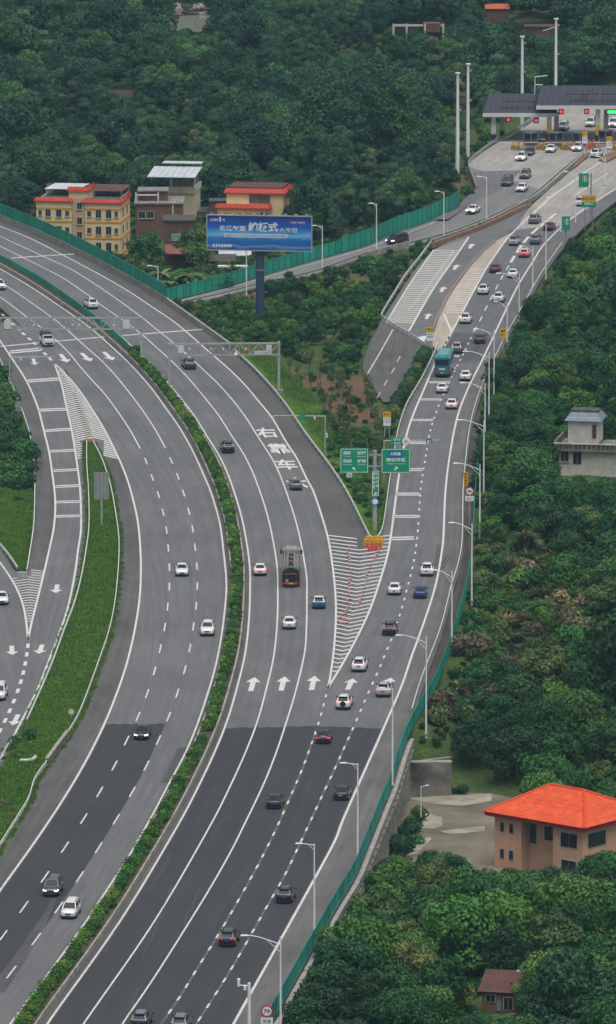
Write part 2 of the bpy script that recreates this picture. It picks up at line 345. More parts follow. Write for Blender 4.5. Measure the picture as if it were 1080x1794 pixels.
# toll plaza paving
PL_L = [P(820,291), P(829,279), P(868,252), P(893,240), P(938,210), P(975,185), P(1000,165)]
PL_R = [P(1000,292), P(1040,266), P(1090,240), P(1140,220), P(1180,205), P(1200,190), P(1210,170)]
plaza = strip("toll_plaza", catmull(PL_L, 4), catmull([P(955,334), P(990,305), P(1030,276), P(1100,245), P(1180,215), P(1230,190), P(1240,165)], 4), 0.012, CONC_RD)
plaza2 = strip("toll_entry_plaza", line([(905,402),(925,368),(948,345),(987,311),(1027,279),(1062,257),(1105,236),(1190,205)]), line([(985,395),(1020,372),(1080,332),(1130,303),(1180,277),(1220,255),(1260,235)]), 0.024, CONC_RD)
strip("old_asphalt", [P(824,300), P(834,330), P(800,362), P(760,384)], [P(914,298), P(882,330), P(835,352), P(785,384)], 0.024, road_mat("aged_asphalt", (0.13,0.127,0.13)), parent=plaza, skirt=0, poly=False)
# closed road stub and hatched area right of the hollow
HA_L = line([(761,437),(722,492),(677,565)]); HA_R = line([(822,415),(795,455),(757,510),(717,580)])
strip("closed_lane_paving", line([(960,345),(905,374),(853,399),(778,427),(742,455),(715,490),(668,562)]), line([(1000,322),(930,385),(890,422),(848,478),(809,540),(785,570),(757,610)]), 0.0, ASPHALT)
stub = strip("closed_road_stub", line([(668,562),(645,610),(636,645),(652,675),(672,704)]), line([(756,606),(742,640),(726,665),(712,690),(702,706)]), -0.012, ASPHALT_SH)
G2 = strip("beige_median_strip", line([(965,340),(935,372),(905,402),(866,425),(831,460),(803,497),(782,530),(766,567),(757,604)]), line([(1000,320),(960,351),(920,387),(889,417),(848,478),(809,550),(791,582),(778,606),(768,617)]), 0.03, BEIGE)
# resurfaced dark asphalt
def ragged(o):
    me = o.data; far = max(v.co.y for v in me.vertices)
    for v in me.vertices:
        if v.co.y > far-1.5: v.co.y += random.uniform(-.5, .5)
    return o
def along(l, v0, v1):
    """part of a line between photo rows v0 (far) and v1 (near)"""
    y1, y0 = P(540, v0).y, P(540, v1).y
    q = [p for p in l if y0 <= p.y <= y1]; return q
V_IN = along(offs(M1, 0), 1266, 1640); C2seg = along(C2L, 1266, 1790)
ragged(strip("resurfaced_lane", along(offs(M1, -0.25), 1266, 1840) , along(offs(C2L, 0.05), 1266, 1800), 0.012, ASPHALT_DK, parent=road_in, skirt=0, poly=False, cross=14))
ragged(strip("resurfaced_lanes", along(offs(L0, 0.22), 1272, 1900), along(offs(D1, 0.0), 1272, 1900), 0.022, ASPHALT_DK, parent=road_out, skirt=0, poly=False, cross=18))
ragged(strip("resurfaced_lanes", along(offs(D1, -0.02), 1272, 1900), along(offs(RR, -0.25), 1272, 1900), 0.024, ASPHALT_DK, parent=road_ramp, skirt=0, poly=False, cross=14))
strip("resurfaced_patch", [P(797,583), P(778,612), P(766,640)], [P(868,583), P(856,610), P(845,632)], 0.016, road_mat("patched_asphalt", (0.085,0.085,0.09)), parent=road_ramp, skirt=0, poly=False)
# darker hard shoulders
strip("hard_shoulder", offs(L3, 0.2)[4:], resample(PAR[::-1], n=len(L3))[4:], 0.013, ASPHALT_SH, parent=road_out, skirt=0, poly=False)
strip("hard_shoulder", along(offs(RR, 0.2), 420, 1840), along(RAMP_R, 430, 1840), 0.014, road_mat("shoulder_paving", (0.118,0.114,0.112), 0.15, 0.18), parent=road_ramp, skirt=0, poly=False)
strip("hard_shoulder", along(M1ext, 800, 1600), along(offs(M1, 0.1), 800, 1640), 0.013, ASPHALT_SH, parent=road_in, skirt=0, poly=False)
strip("hard_shoulder", along(LEFT_RAIL, 600, 1000), along(offs(M0, 0.1), 600, 1000), 0.013+0.012, ASPHALT_SH, parent=road_e, skirt=0, poly=False)
strip("median_gutter", offs(N3, -0.12), MED_L, 0.011, ASPHALT_SH, parent=road_in, skirt=0, poly=False)
strip("median_gutter", MED_R, offs(L0, -0.12), 0.011, ASPHALT_SH, parent=road_out, skirt=0, poly=False)

# ================================================================== road markings (each a part of its road)
ZP = 0.034
def mark_line(parent, l, w=0.24, m=PAINT, z=ZP, name="lane_line"):
    return MB().ribbon(l, w, z).build(name, m, parent, fixn=True)
for l, w in ((L0, .24), (L1, .21), (L2, .21), (L3, .27)): mark_line(road_out, l, w, name="edge_line" if l in (L0, L3) else "lane_line")
mark_line(road_ramp, GR[:-30], .30, name="edge_line"); mark_line(road_ramp, RR, .28, name="edge_line")
for l, w in ((N3, .24), (N2, .21), (N1, .21), (M1, .27)): mark_line(road_in, l, w, name="edge_line" if l in (N3, M1) else "lane_line")
for l in (ER, M0): mark_line(road_e, l, .28, name="edge_line")
mark_line(road_e, FL, .28, name="edge_line")
mark_line(road_d, D_LINE_F, .22, PAINT_OLD, name="edge_line"); mark_line(road_d, D_LINE_N, .22, PAINT_OLD, name="edge_line")
def dash_at(parent, l, s, ln, w, m=PAINT, name="lane_dash", z=ZP): return MB().ribbon(sub(l, s-ln/2, s+ln/2, 1.5), w, z).build(name, m, parent)
for lst, l in ((C1, C1L), (C2, C2L)):
    for u, v in lst: dash_at(road_in, l, near_s(l, P(u, v)), 6.0, .20)
def dashes(parent, l, s0, s1, period, ln, w, m=PAINT, name="lane_dash"):
    s = s0
    while s < s1: dash_at(parent, l, s, ln, w, m, name); s += period
dashes(road_out, D1, near_s(D1, P(298,1773)), length(D1)-3, 6.0, 2.0, .24)
d2a, d2b = near_s(D2, P(350,1786)), near_s(D2, P(828,588))
dashes(road_ramp, D2, d2a, d2b, 6.0, 2.0, .24)
for u, v in ((833,577),(843,559),(852,540),(862,521),(871,503),(880,486),(890,469)): dash_at(road_ramp, D2, near_s(D2, P(u,v)), 6.0, .22)
for u, v in ((899,454),(910,437),(924,420),(938,404),(953,391),(968,379)): dash_at(road_ramp, D2, near_s(D2, P(u,v)), 8.5, .55, PAINT)
for lst in ([(1004,345),(1022,333),(1043,318),(1065,304)], [(905,402),(920,387),(938,371),(958,354)], [(985,332),(1003,318),(1025,302),(1048,287),(1068,276)]):
    l = line(lst); mark_line(plaza2, l, .5, PAINT_OLD, .05, "lane_line")
WORN = mat("scraped_asphalt", (0.11, 0.108, 0.105), 0.9, 0.3, 0.6, world_space=True)
MB().ribbon(along(D1, 1275, 1900), 0.28, 0.029).build("scraped_old_line", WORN, road_out); MB().ribbon(along(D2, 1275, 1900), 0.28, 0.029).build("scraped_old_line", WORN, road_ramp)
for u, v in ((0,551),(10,560),(20,568),(30,577),(41,585),(51,594),(61,602),(70,611),(79,620),(89,629)): dash_at(road_e, EX, near_s(EX, P(u, v)), 3.0, .5)
for u, v in ((49,1132),(47,1147),(45,1163),(41,1179),(37,1195),(31,1211),(24,1229),(17,1246),(9,1263),(0,1281)): dash_at(road_e, FD, near_s(FD, P(u, v)), 3.0, .45)
for u, v in ((783,600),(787,592),(779,608),(775,616)): dash_at(road_ramp, GR, near_s(GR, P(u, v)), 3.2, .5)
# transverse rumble bars: groups of thin stripes across a lane
def bar(parent, a, b, dep, m=PAINT, name="rumble_bar", z=ZP, k=2):
    a, b = P(*a), P(*b); mb = MB()
    for i in range(k):
        o = Vector((0, dep*(i/(k-0.5) - 0.5), 0)); w = dep/(k-0.5)*0.55
        mb.add([a+o+Vector((0,0,z)), b+o+Vector((0,0,z)), b+o+Vector((0,w,z)), a+o+Vector((0,w,z))], [(0,1,2,3)])
    return mb.build(name, m, parent)
for a, b, d in (((17,617),(72,612),3.4),((47,668),(104,664),3.0),((68,719),(116,717),2.6),((79,755),(124,752),2.4),((88,791),(130,789),2.2),((94,825),(135,823),2.2),((97,853),(138,851),2.2),((99,880),(141,879),2.0),((98,905),(142,904),2.0)): bar(road_e, a, b, d)
for a, b, d in (((752,670),(786,670),1.8),((738,700),(773,700),1.8),((723,736),(759,736),1.8),((715,776),(748,776),2.0),((702,823),(740,823),2.4),((694,866),(736,866),2.4),((690,905),(733,905),2.2),((687,944),(726,943),2.6),((796,624),(806,624),1.6),((788,645),(799,645),1.6)): bar(road_ramp, a, b, d)
for a, b in (((0,607),(187,590)),): bar(road_in, a, b, 1.0, PAINT_OLD, "expansion_joint", .03, 1)
for a, b in (((20,452),(130,445)),((215,588),(357,577))): bar(road_out, a, b, 1.0, PAINT_OLD, "expansion_joint", .03, 1)
# chevron hatching in the gores
def chevrons(parent, A, B, v0, v1, n, dv, w=0.55, m=PAINT, parent_z=ZP, skew=0.0, lim=None):
    """n stripes between lines A and B from photo row v0 to v1; the middle is dv metres nearer (+) or farther (-)"""
    y0, y1 = P(540, v0).y, P(540, v1).y
    def x_at(l, y):
        for a, b in zip(l[:-1], l[1:]):
            if (a.y-y)*(b.y-y) <= 0 and a.y != b.y: return a.x + (b.x-a.x)*(y-a.y)/(b.y-a.y)
        return None
    for i in range(n):
        y = y0 + (y1-y0)*(i+0.5)/n; xa, xb = x_at(A, y), x_at(B, y)
        if xa is None or xb is None or abs(xb-xa) < 0.7: continue
        wd = abs(xb-xa); k = min(1.0, wd/6.0)*dv; g = 0.16; s = 1 if xb > xa else -1
        a, b = Vector((xa+g*s, y, parent_z)), Vector((xb-g*s, y - skew*wd, parent_z)); c = Vector(((xa+xb)/2, y-k-skew*wd/2, parent_z)); W = Vector((0, w, 0))
        if lim and lim(i/n):
            f0, f1 = lim(i/n); p, q = a.lerp(c, f0), b.lerp(c, f1)
            MB().quad(a, p, p+W, a+W).build("hatch_stripe", m, parent); MB().quad(q, b, b+W, q+W).build("hatch_stripe", m, parent); continue
        MB().add([a, c, b, b+W, c+W, a+W], [(0,1,4,5),(1,2,3,4)]).build("hatch_stripe", m, parent)
chevrons(road_ramp, L3, GR, 1196, 936, 37, 3.0, .75, lim=lambda t: (0.92,0.5) if t > 0.9 else None)
chevrons(road_e, ER, M1, 806, 648, 44, -4.0, .95, lim=lambda t: (0.75-t*3,0.75-t*2.2) if t < 0.16 else None)
chevrons(road_e, FL, M0, 1092, 1000, 21, -2.2, .55, lim=lambda t: (0.0,0.7) if t > 0.85 else None)
HATCH = worn_paint("hatch_paint", (0.46,0.445,0.42), .6)
strip("pale_paving", offs(HA_L, 0), offs(HA_R, 0), 0.014, road_mat("pale_paving", (0.20,0.195,0.185), .12, .15), parent=plaza, skirt=0, poly=False)
chevrons(plaza, HA_L, HA_R, 570, 425, 44, 0.0, 1.15, HATCH, ZP, 0.16)
chevrons(G2, line([(831,460),(803,497),(782,530),(778,550)]), GR, 574, 470, 27, 0.0, 1.1, mat("pale_hatch", (0.5,0.47,0.42), 0.8, 0.2, .7, world_space=True), 0.05, 0.10)
mark_line(G2, line([(778,550),(785,566),(792,582)]), .35, PAINT, .055, "edge_line"); mark_line(plaza, HA_L, .28, PAINT, name="edge_line"); mark_line(plaza, HA_R, .34, PAINT, name="edge_line")
mark_line(plaza, line([(795,440),(755,495),(715,545)]), .22, HATCH, .05, name="lane_line")
mark_line(stub, line([(689,577),(665,620),(640,662)]), .24, PAINT_OLD, .02, name="edge_line")
for u, v in ((699,629),(689,649),(676,671),(664,692)): MB().ribbon([P(u-3, v+5), P(u+3, v-5)], .18, .02).build("lane_dash", PAINT_OLD, stub)
# arrows
def arrow(parent, u, v, l, ln=6.0, w=1.25, toward=False, bend=0.0, m=PAINT, z=ZP):
    c = P(u, v); t = tangent(l, c); t.z = 0; t.normalize()
    if (t.y > 0) == toward: t = -t
    r = Vector((t.y, -t.x, 0)); h = ln/2; q = lambda a, b: c + t*a + r*b + Vector((0,0,z))
    if not bend: mb = MB().add([q(-h,-.2*w), q(-h,.2*w), q(h*.25,.2*w), q(h*.25,.55*w), q(h,0), q(h*.25,-.55*w), q(h*.25,-.2*w)], [(0,1,2,3,4,5,6)])
    else:
        s = bend
        mb = MB().add([q(-h,-.2*w), q(-h,.2*w), q(-.1*h,.2*w), q(.4*h,.55*w*s), q(.15*h,.75*w*s), q(h,1.0*w*s), q(.75*h,.0), q(.6*h,.2*w*s), q(.0,-.2*w)], [(0,1,2,8),(2,3,7,8),(4,5,6),(3,4,6,7)])
    return mb.build("arrow_marking", m, parent)
for u, v in ((443,1199),(496,1198),(549,1197)): arrow(road_out, u, v, L2, 9.5, 1.75)
arrow(road_ramp, 614, 1199, D2, 7.5, 1.7); arrow(road_ramp, 681, 1197, D2, 7.0, 1.6)
for u, v, l in ((112,628,N1),(151,626,N2),(190,624,N3)): arrow(road_in, u, v, l, 9.5, 1.8, True)
arrow(road_e, 60, 634, ER, 7.0, 1.4, True)
for u, v, l in ((99,1032,ER),(71,1138,ER),(21,1140,FL)): arrow(road_e if u > 30 else road_f, u, v, l, 6.5, 1.6, True)
arrow(road_e, 27, 1262, ER, 7.0, 1.5, True)
for u, v, l in ((750,554,HA_R),(776,507,HA_R),(799,468,HA_R),(826,431,HA_R)): arrow(plaza, u, v, l, 6.5, 1.5)
arrow(plaza, 741, 593, HA_R, 6.0, 2.6)
# lane lettering (read from the far character to the near one)
for ch, (u, v) in zip("右靠车大", ((467,758),(489,786),(502,814),(520,846))):
    me = text_mesh(ch, 0.025); me.materials.clear(); me.materials.append(PAINT)
    o = place("lane_lettering", me, road_out); c = P(u, v); t = tangent(L2, c)
    if t.y < 0: t = -t
    o.location = (c.x, c.y, ZP+.004); o.rotation_euler = (0, 0, math.atan2(t.y, t.x)-math.pi/2 ); o.scale = (3.1/me["w"], 9.5/me["h"], 1)
# hairline cracks in the fresh surface
CRACK = mat("crack_sealant", (0.13,0.13,0.13), 0.9, 0.2)
for pts in ([(300,1554),(287,1590),(273,1625),(262,1650),(250,1680)], [(352,1550),(340,1580),(325,1605),(322,1630),(300,1650)], [(245,1730),(232,1760),(228,1790)], [(300,1495),(283,1530),(262,1560)], [(210,1620),(190,1655),(187,1670)], [(395,1430),(380,1455),(372,1470)]):
    q = catmull([P(u+random.uniform(-2,2), v) for u, v in pts], 0.8); q = [p + Vector((random.gauss(0,.08), 0, 0)) for p in q]
    MB().ribbon(q, .05, .036).build("crack", CRACK, road_out)

WORN2 = road_mat("worn_track", (0.085,0.085,0.088), .25, .25)
strip("worn_track", line([(92,1575),(70,1612),(30,1668),(-20,1735)]), line([(99,1575),(84,1612),(52,1672),(8,1740)]), 0.016, WORN2, parent=road_in, skirt=0, poly=False)
STAIN = road_mat("oil_stain", (0.088,0.086,0.086), .2, .3)
for a, b, par in (([(420,1120),(414,1160),(402,1215)],[(428,1120),(422,1160),(411,1215)],road_out),([(312,1310),(296,1345),(280,1372)],[(330,1310),(318,1345),(304,1372)],road_in)): strip("asphalt_stain", line(a), line(b), 0.016, STAIN, parent=par, skirt=0, poly=False)
TYRE_MK = mat("tyre_mark", (0.06,0.06,0.06), .9, .3, 1, world_space=True)
for a in ([(768,955),(764,985),(757,1010)],[(772,955),(769,985),(763,1012)],[(790,975),(780,990),(772,1000)],[(786,972),(776,986),(768,996)]): MB().ribbon(line(a), .18, .03).build("tyre_mark", TYRE_MK, road_ramp)
# ================================================================== terrain
def in_poly(px, py, poly):
    """vectorised even-odd test"""
    x, y = poly[:, 0], poly[:, 1]; inside = np.zeros(px.shape, bool); j = len(poly)-1
    for i in range(len(poly)):
        c = ((y[i] > py) != (y[j] > py)) & (px < (x[j]-x[i])*(py-y[i])/(y[j]-y[i]+1e-12)+x[i]); inside ^= c; j = i
    return inside
def seg_dist(px, py, pts):
    d = np.full(px.shape, 1e9); a = np.array([(p.x, p.y) for p in pts])
    for (x0, y0), (x1, y1) in zip(a[:-1], a[1:]):
        L2 = (x1-x0)**2+(y1-y0)**2+1e-12; t = np.clip(((px-x0)*(x1-x0)+(py-y0)*(y1-y0))/L2, 0, 1)
        d = np.minimum(d, np.hypot(px-(x0+t*(x1-x0)), py-(y0+t*(y1-y0))))
    return d
def pw(u, v, z): p = P(u, v, z); return (p.x, p.y, z)
CTRL = [pw(*c) for c in (
    # hollow between the main road and the ramp
    (455,577,-3),(420,560,-3),(500,590,-3),(540,560,-2.5),(600,540,-2),(560,640,-1.8),(610,700,-1.2),(640,760,-1.0),(640,480,-3),(690,480,-3.5),(520,520,-3.6),(400,545,-3.6),(640,560,-1.5),(655,850,-.5),(655,910,-.4),(620,820,-.7),(560,720,-1.2),
    # houses and ground beyond the main road
    (150,470,-7),(60,430,-7),(250,490,-7),(330,480,-7),(420,460,-7),(480,430,-7),(560,410,-6),(0,380,-7),(-80,350,-7),
    # background
    (640,380,-5),(700,340,-5),(760,320,-4),(500,350,-5.5),(300,340,-6),(100,320,-5),(-60,300,-4),(780,250,-4),(740,200,-4),(600,280,-4.5),(420,250,-3),(200,230,-2),(0,220,0),(700,140,-2),(850,130,-1),(960,120,-1),(1060,110,-1),(1180,120,-1),
    (330,30,-1),(310,60,-1),(370,60,-1),(150,100,3),(-40,90,5),(520,90,3),(640,60,4),(800,50,5),(950,40,6),(1100,20,6),(100,-40,6),(330,-60,3),(600,-60,8),(900,-80,9),(1150,-80,9),
    # right-hand forest
    (900,700,-5),(1000,700,-5.5),(1080,680,-5.5),(1150,650,-5),(950,600,-5),(1050,560,-5),(1000,480,-4),(1080,430,-3),(1150,400,-2),(930,850,-6),(1050,880,-6),(1150,880,-6),(860,900,-4.5),(900,1000,-6),(1000,1050,-6.5),(1120,1050,-6.5),(850,1120,-4.5),(920,1180,-6.5),(1050,1200,-6.8),(800,1250,-4.5),(900,1290,-6.5),(1080,1320,-7),(1160,1250,-7),
    (720,1420,-7),(780,1420,-7),(860,1440,-7),(960,1480,-7),(1080,1500,-7),(700,1530,-7),(800,1560,-7),(900,1620,-7),(1040,1620,-7),(660,1620,-7),(700,1720,-7),(820,1740,-7),(980,1740,-7),(620,1780,-7),(560,1840,-7),(760,1850,-7),(1000,1850,-7),(1150,1700,-7),
    # left verge
    (-60,760,-.6),(20,760,-.5),(0,840,-.5),(-90,640,-.6),(-60,1480,-2.4),(20,1400,-1.8),(-40,1400,-2.2),(40,1340,-1.2),(-120,1500,-2.6))]
for l, s in ((PAR, 8), (RAIL_C, 6), (RAIL_R, 8), (LEFT_RAIL, 8), (ISL_L, 8), (ISL_R, 8), (ISL_R2, 8), (M1ext, 12), (D_NEAR, 6), (D_FAR, 6)):
    for p in resample(l, step=s): CTRL.append((p.x, p.y, p.z-0.3))
CTRL = np.array(CTRL)
FEN = np.array([(p.x, p.y) for p in FENCE]); FEN = FEN[np.argsort(FEN[:, 1])]
WALL_Y = P(540, 1296).y
GX, GY = np.meshgrid(np.linspace(-95, 95, 96), np.linspace(-215, 960, 470))
def idw(px, py):
    px, py = np.atleast_1d(px).astype(float), np.atleast_1d(py).astype(float); out = np.zeros(px.shape)
    # depth is compressed so that neighbours across the road weigh more than along it
    for i in range(0, px.size, 4000):
        dx = px.ravel()[i:i+4000, None]-CTRL[None, :, 0]; dy = (py.ravel()[i:i+4000, None]-CTRL[None, :, 1])*0.55
        w = 1.0/((dx*dx+dy*dy+4.0)**1.7); out.ravel()[i:i+4000] = (w*CTRL[None, :, 2]).sum(1)/w.sum(1)
    return out
def wave(px, py): return np.sin(px*.11+py*.021)*np.sin(py*.043+1.3)*.6+np.sin(px*.31+2)*np.sin(py*.17)*.22
def raw_height(px, py):
    h = idw(px, py); far = np.clip((py-330)/150, 0, 1); h = h+wave(px, py)*(0.25+far*2.0)
    xf = np.interp(py, FEN[:, 0+1], FEN[:, 0]); wall = (py < WALL_Y) & (px > xf-0.9); h = np.where(wall, np.minimum(h, -6.6), h)
    return h
H = raw_height(GX.ravel(), GY.ravel()).reshape(GX.shape)
xf = np.interp(GY, FEN[:, 1], FEN[:, 0]); wallzone = (GY < WALL_Y) & (GX > xf-2.2)
onroad = np.zeros(GX.shape, bool)
for q in ROAD_POLY:
    lo, hi = q.min(0)-4, q.max(0)+4; box = (GX > lo[0]) & (GX < hi[0]) & (GY > lo[1]) & (GY < hi[1])
    if not box.any(): continue
    ii = np.where(box); m = in_poly(GX[ii], GY[ii], q)
    pts = [Vector((x, y, 0)) for x, y in q] + [Vector((q[0][0], q[0][1], 0))]
    m |= seg_dist(GX[ii], GY[ii], pts) < 2.6; onroad[ii] |= m
# under the ramp that sinks behind the main road the ground sinks too
dn = np.array([(p.x, p.y, p.z) for p in D_NEAR+D_FAR])
def rampz(px, py):
    o = np.zeros(px.shape)
    for i in range(px.size):
        d = (dn[:, 0]-px.ravel()[i])**2+(dn[:, 1]-py.ravel()[i])**2; k = d.argmin(); o.ravel()[i] = dn[k, 2] if d[k] < 900 else 0
    return o
low = np.zeros(GX.shape); ii = np.where(onroad & (GY > 280) & (GY < 560)); low[ii] = rampz(GX[ii], GY[ii])
MAINP = np.array([(p.x, p.y) for p in MED_R[::4]]+[(p.x, p.y) for p in OUT_R[::-1][::4]])
jj = np.where(onroad & (low < -0.2)); mm = in_poly(GX[jj], GY[jj], MAINP); tmp = low[jj]; tmp[mm] = tmp[mm]*1.0; low[jj] = tmp
H = np.where(onroad, np.minimum(H, low-0.4), H); H = np.where(wallzone, -6.6, H)
def ground_z(x, y):
    fx = (x+95)/190*95; fy = (y+215)/1175*469; i, j = int(min(max(fx, 0), 94)), int(min(max(fy, 0), 468)); a, b = fx-i, fy-j
    return float(H[j, i]*(1-a)*(1-b)+H[j, i+1]*a*(1-b)+H[j+1, i]*(1-a)*b+H[j+1, i+1]*a*b)
def G(u, v, z=0.0):
    """point where the pixel's ray meets the terrain"""
    for _ in range(6): p = P(u, v, z); z = ground_z(p.x, p.y)
    return P(u, v, z)
# soil mask: bare reddish earth has its own places
def soil_at(px, py):
    s = np.zeros(px.shape)
    for u, v, r, k in ((600,720,6,.75),(630,690,7,.9),(560,680,6,.7),(640,740,6,.7),(520,660,5,.5),(610,480,8,.6),(690,470,8,.7),(560,510,7,.5),(820,310,8,.6),(800,330,6,.6),(1050,1130,6,1.2),(440,500,9,.5),(600,560,7,.4)):
        c = P(u, v, -1.5); s = np.maximum(s, k*np.exp(-((px-c.x)**2+((py-c.y)*.32)**2)/(r*r*.35)))
    return s
nv = GX.size; ny, nx = GX.shape
verts = np.stack([GX.ravel(), GY.ravel(), H.ravel()], 1)
idx = np.arange(nv).reshape(ny, nx); quads = np.stack([idx[:-1, :-1], idx[:-1, 1:], idx[1:, 1:], idx[1:, :-1]], -1).reshape(-1, 4)
# skirt of far ground so that the sheet runs on past the picture
me = bpy.data.meshes.new("terrain"); n0 = len(verts)
ext = []; extf = []
def ring(idl, ddx, ddy):
    base = n0+len(ext)
    for k in idl: ext.append((verts[k][0]+ddx, verts[k][1]+ddy, verts[k][2]-1))
    for a in range(len(idl)-1): extf.append((idl[a], idl[a+1], base+a+1, base+a))
ring(list(idx[:, 0][::6]), -1500, 0); ring(list(idx[:, -1][::6]), 1500, 0); ring(list(idx[-1, ::4]), 0, 2500)
me.from_pydata(verts.tolist()+[tuple(map(float, e)) for e in ext], [], quads.tolist()+[tuple(map(int, f)) for f in extf])
at = me.attributes.new("soil", 'FLOAT', 'POINT'); sv = np.zeros(len(me.vertices), np.float32); sv[:nv] = soil_at(GX.ravel(), GY.ravel()); at.data.foreach_set("value", sv)
me.update(); me.polygons.foreach_set("use_smooth", [True]*len(me.polygons))
def ground_mat(name, green, green2, soil, use_attr=True, base=0.0, sc=0.35):
    m = bpy.data.materials.new(name); m.use_nodes = True; n, l = m.node_tree.nodes, m.node_tree.links; b = n["Principled BSDF"]
    b.inputs["Roughness"].default_value = 0.95; b.inputs["Specular IOR Level"].default_value = 0.1
    geo = n.new("ShaderNodeNewGeometry")
    def noise(s, d=5):
        t = n.new("ShaderNodeTexNoise"); t.inputs["Scale"].default_value = s; t.inputs["Detail"].default_value = d; t.inputs["Roughness"].default_value = 0.7; l.new(geo.outputs["Position"], t.inputs["Vector"]); return t.outputs["Fac"]
    def ramp(x, a, c):
        r = n.new("ShaderNodeMapRange"); r.inputs["From Min"].default_value = a; r.inputs["From Max"].default_value = c; l.new(x, r.inputs["Value"]); return r.outputs[0]
    def mix(f, a, c):
        k = n.new("ShaderNodeMix"); k.data_type = 'RGBA'; l.new(f, k.inputs[0])
        for i, q in ((6, a), (7, c)):
            if isinstance(q, tuple): k.inputs[i].default_value = (*q, 1)
            else: l.new(q, k.inputs[i])
        return k.outputs[2]
    g = mix(ramp(noise(sc), .35, .65), green, green2); g = mix(ramp(noise(sc*7, 3), .42, .7), g, tuple(x*.55 for x in green))
    add = n.new("ShaderNodeMath"); add.operation = 'ADD'; add.inputs[1].default_value = base
    if use_attr:
        a = n.new("ShaderNodeAttribute"); a.attribute_name = "soil"; k = n.new("ShaderNodeMath"); k.operation = 'MULTIPLY_ADD'; l.new(noise(.5, 4), k.inputs[0]); k.inputs[1].default_value = .9; l.new(a.outputs["Fac"], k.inputs[2]); l.new(k.outputs[0], add.inputs[0])
        f = ramp(add.outputs[0], .72, 1.0)
    else: l.new(noise(.6, 4), add.inputs[0]); f = ramp(add.outputs[0], .62, .8)
    c = mix(f, g, mix(noise(2.5), soil, tuple(x*.6 for x in soil))); l.new(c, b.inputs["Base Color"])
    bp = n.new("ShaderNodeBump"); bp.inputs["Strength"].default_value = .6; bp.inputs["Distance"].default_value = .25; l.new(noise(1.8, 4), bp.inputs["Height"]); l.new(bp.outputs[0], b.inputs["Normal"])
    return m
GROUND = ground_mat("rough_ground", (0.045,0.085,0.024), (0.085,0.115,0.036), (0.17,0.10,0.062))
LAWN = ground_mat("verge_turf", (0.046,0.125,0.012), (0.098,0.178,0.022), (0.15,0.12,0.055), False, .03)
me.materials.append(GROUND); tag(place("terrain", me), kind='structure')
# grass islands: surface a little above the road edge
def verge(name, A, B, z, n=None, cross=6, hump=0.25):
    n = n or max(2, int(max(length(A), length(B))/1.6)); A, B = resample(A, n=n), resample(B, n=n); vs, fs = [], []; c = cross+1
    for i in range(n):
        for j in range(c):
            t = j/cross; p = A[i].lerp(B[i], t); vs.append((p.x, p.y, p.z+z+hump*4*t*(1-t)+(random.uniform(-.07,.07) if 0 < j < cross else 0)))
    for i in range(n-1):
        for j in range(cross): fs.append((i*c+j, i*c+j+1, (i+1)*c+j+1, (i+1)*c+j))
    me = bpy.data.meshes.new(name); me.from_pydata(vs, [], fs); me.materials.append(LAWN); me.polygons.foreach_set("use_smooth", [True]*len(fs))
    if me.polygons[0].normal.z < 0: me.flip_normals()
    return tag(place(name, me), kind='structure')
TURF = []
def turf(A, B, dens, z=0.1, hump=.25): TURF.append((resample(A, n=200), resample(B, n=200), dens, z, hump))
ISL_L2 = ISL_L + line([(47,1270),(30,1310),(5,1350),(-30,1400)])[1:]
ISL_RX = ISL_R + line([(119,1293),(100,1318),(84,1341)])[1:] + ISL_R2
verge("grass_island", offs(resample(ISL_L2, n=120), 0.35), offs(resample(ISL_RX, n=120), -0.35), 0.03); turf(offs(ISL_L2, .4), offs(ISL_RX, -.4), 20)
FI_A = line([(-60,880),(-20,915),(0,945),(20,970),(30,1000)]); FI_B = line([(-40,600),(0,645),(25,700),(50,765),(57,830),(57,927),(50,970),(45,1004)])
verge("grass_wedge", line([(-110,560),(-95,640),(-90,720),(-90,800),(-70,880),(0,955),(29,999)]), offs(resample(LEFT_RAIL, n=100), 0.0), -0.05, cross=8); turf(line([(-60,640),(-50,720),(-50,800),(-40,880),(0,950),(28,997)]), offs(LEFT_RAIL, .3), 9, 0.0)
PARseg = along(PAR, 615, 945); turf(offs(PARseg, -0.6), offs(PARseg, -6.0), 9, -.1, 0.0)
verge("grass_verge", offs(PARseg, -0.4), [Vector((p.x, p.y, p.z-0.75)) for p in offs(PARseg, -6.5)], -0.05, cross=5, hump=0.0)
# concrete yard and track below the road, right
YZ = -6.45
def yard_poly(name, px, z, m, parent=None):
    pts = [P(u, v, z) for u, v in px]; me = bpy.data.meshes.new(name); me.from_pydata([tuple(p) for p in pts], [], [tuple(range(len(pts)))]); me.materials.append(m)
    if me.polygons[0].normal.z < 0: me.flip_normals()
    return place(name, me, parent)
YARD = mat("yard_earth", (0.165,0.148,0.108), 0.95, 0.5, 0.09, world_space=True, detail=6)
yard = tag(yard_poly("yard", [(660,1470),(700,1392),(850,1388),(905,1400),(905,1470),(880,1530),(760,1530),(690,1510)], YZ, YARD), kind='structure')
SLAB = mat("yard_slab", (0.29,0.265,0.215), 0.95, 0.4, 0.35, world_space=True, detail=6)
yard_poly("concrete_slab", [(722,1428),(748,1425),(775,1432),(776,1446),(762,1452),(730,1450)], YZ+.02, SLAB, yard)
yard_poly("concrete_slab", [(712,1398),(800,1394),(862,1391),(862,1404),(810,1412),(760,1409)], YZ+.02, SLAB, yard)
yard_poly("concrete_slab", [(770,1456),(850,1447),(850,1456),(790,1462)], YZ+.025, SLAB, yard)
yard_poly("concrete_slab", [(712,1484),(752,1466),(757,1470),(730,1496),(712,1500)], YZ+.02, SLAB, yard)
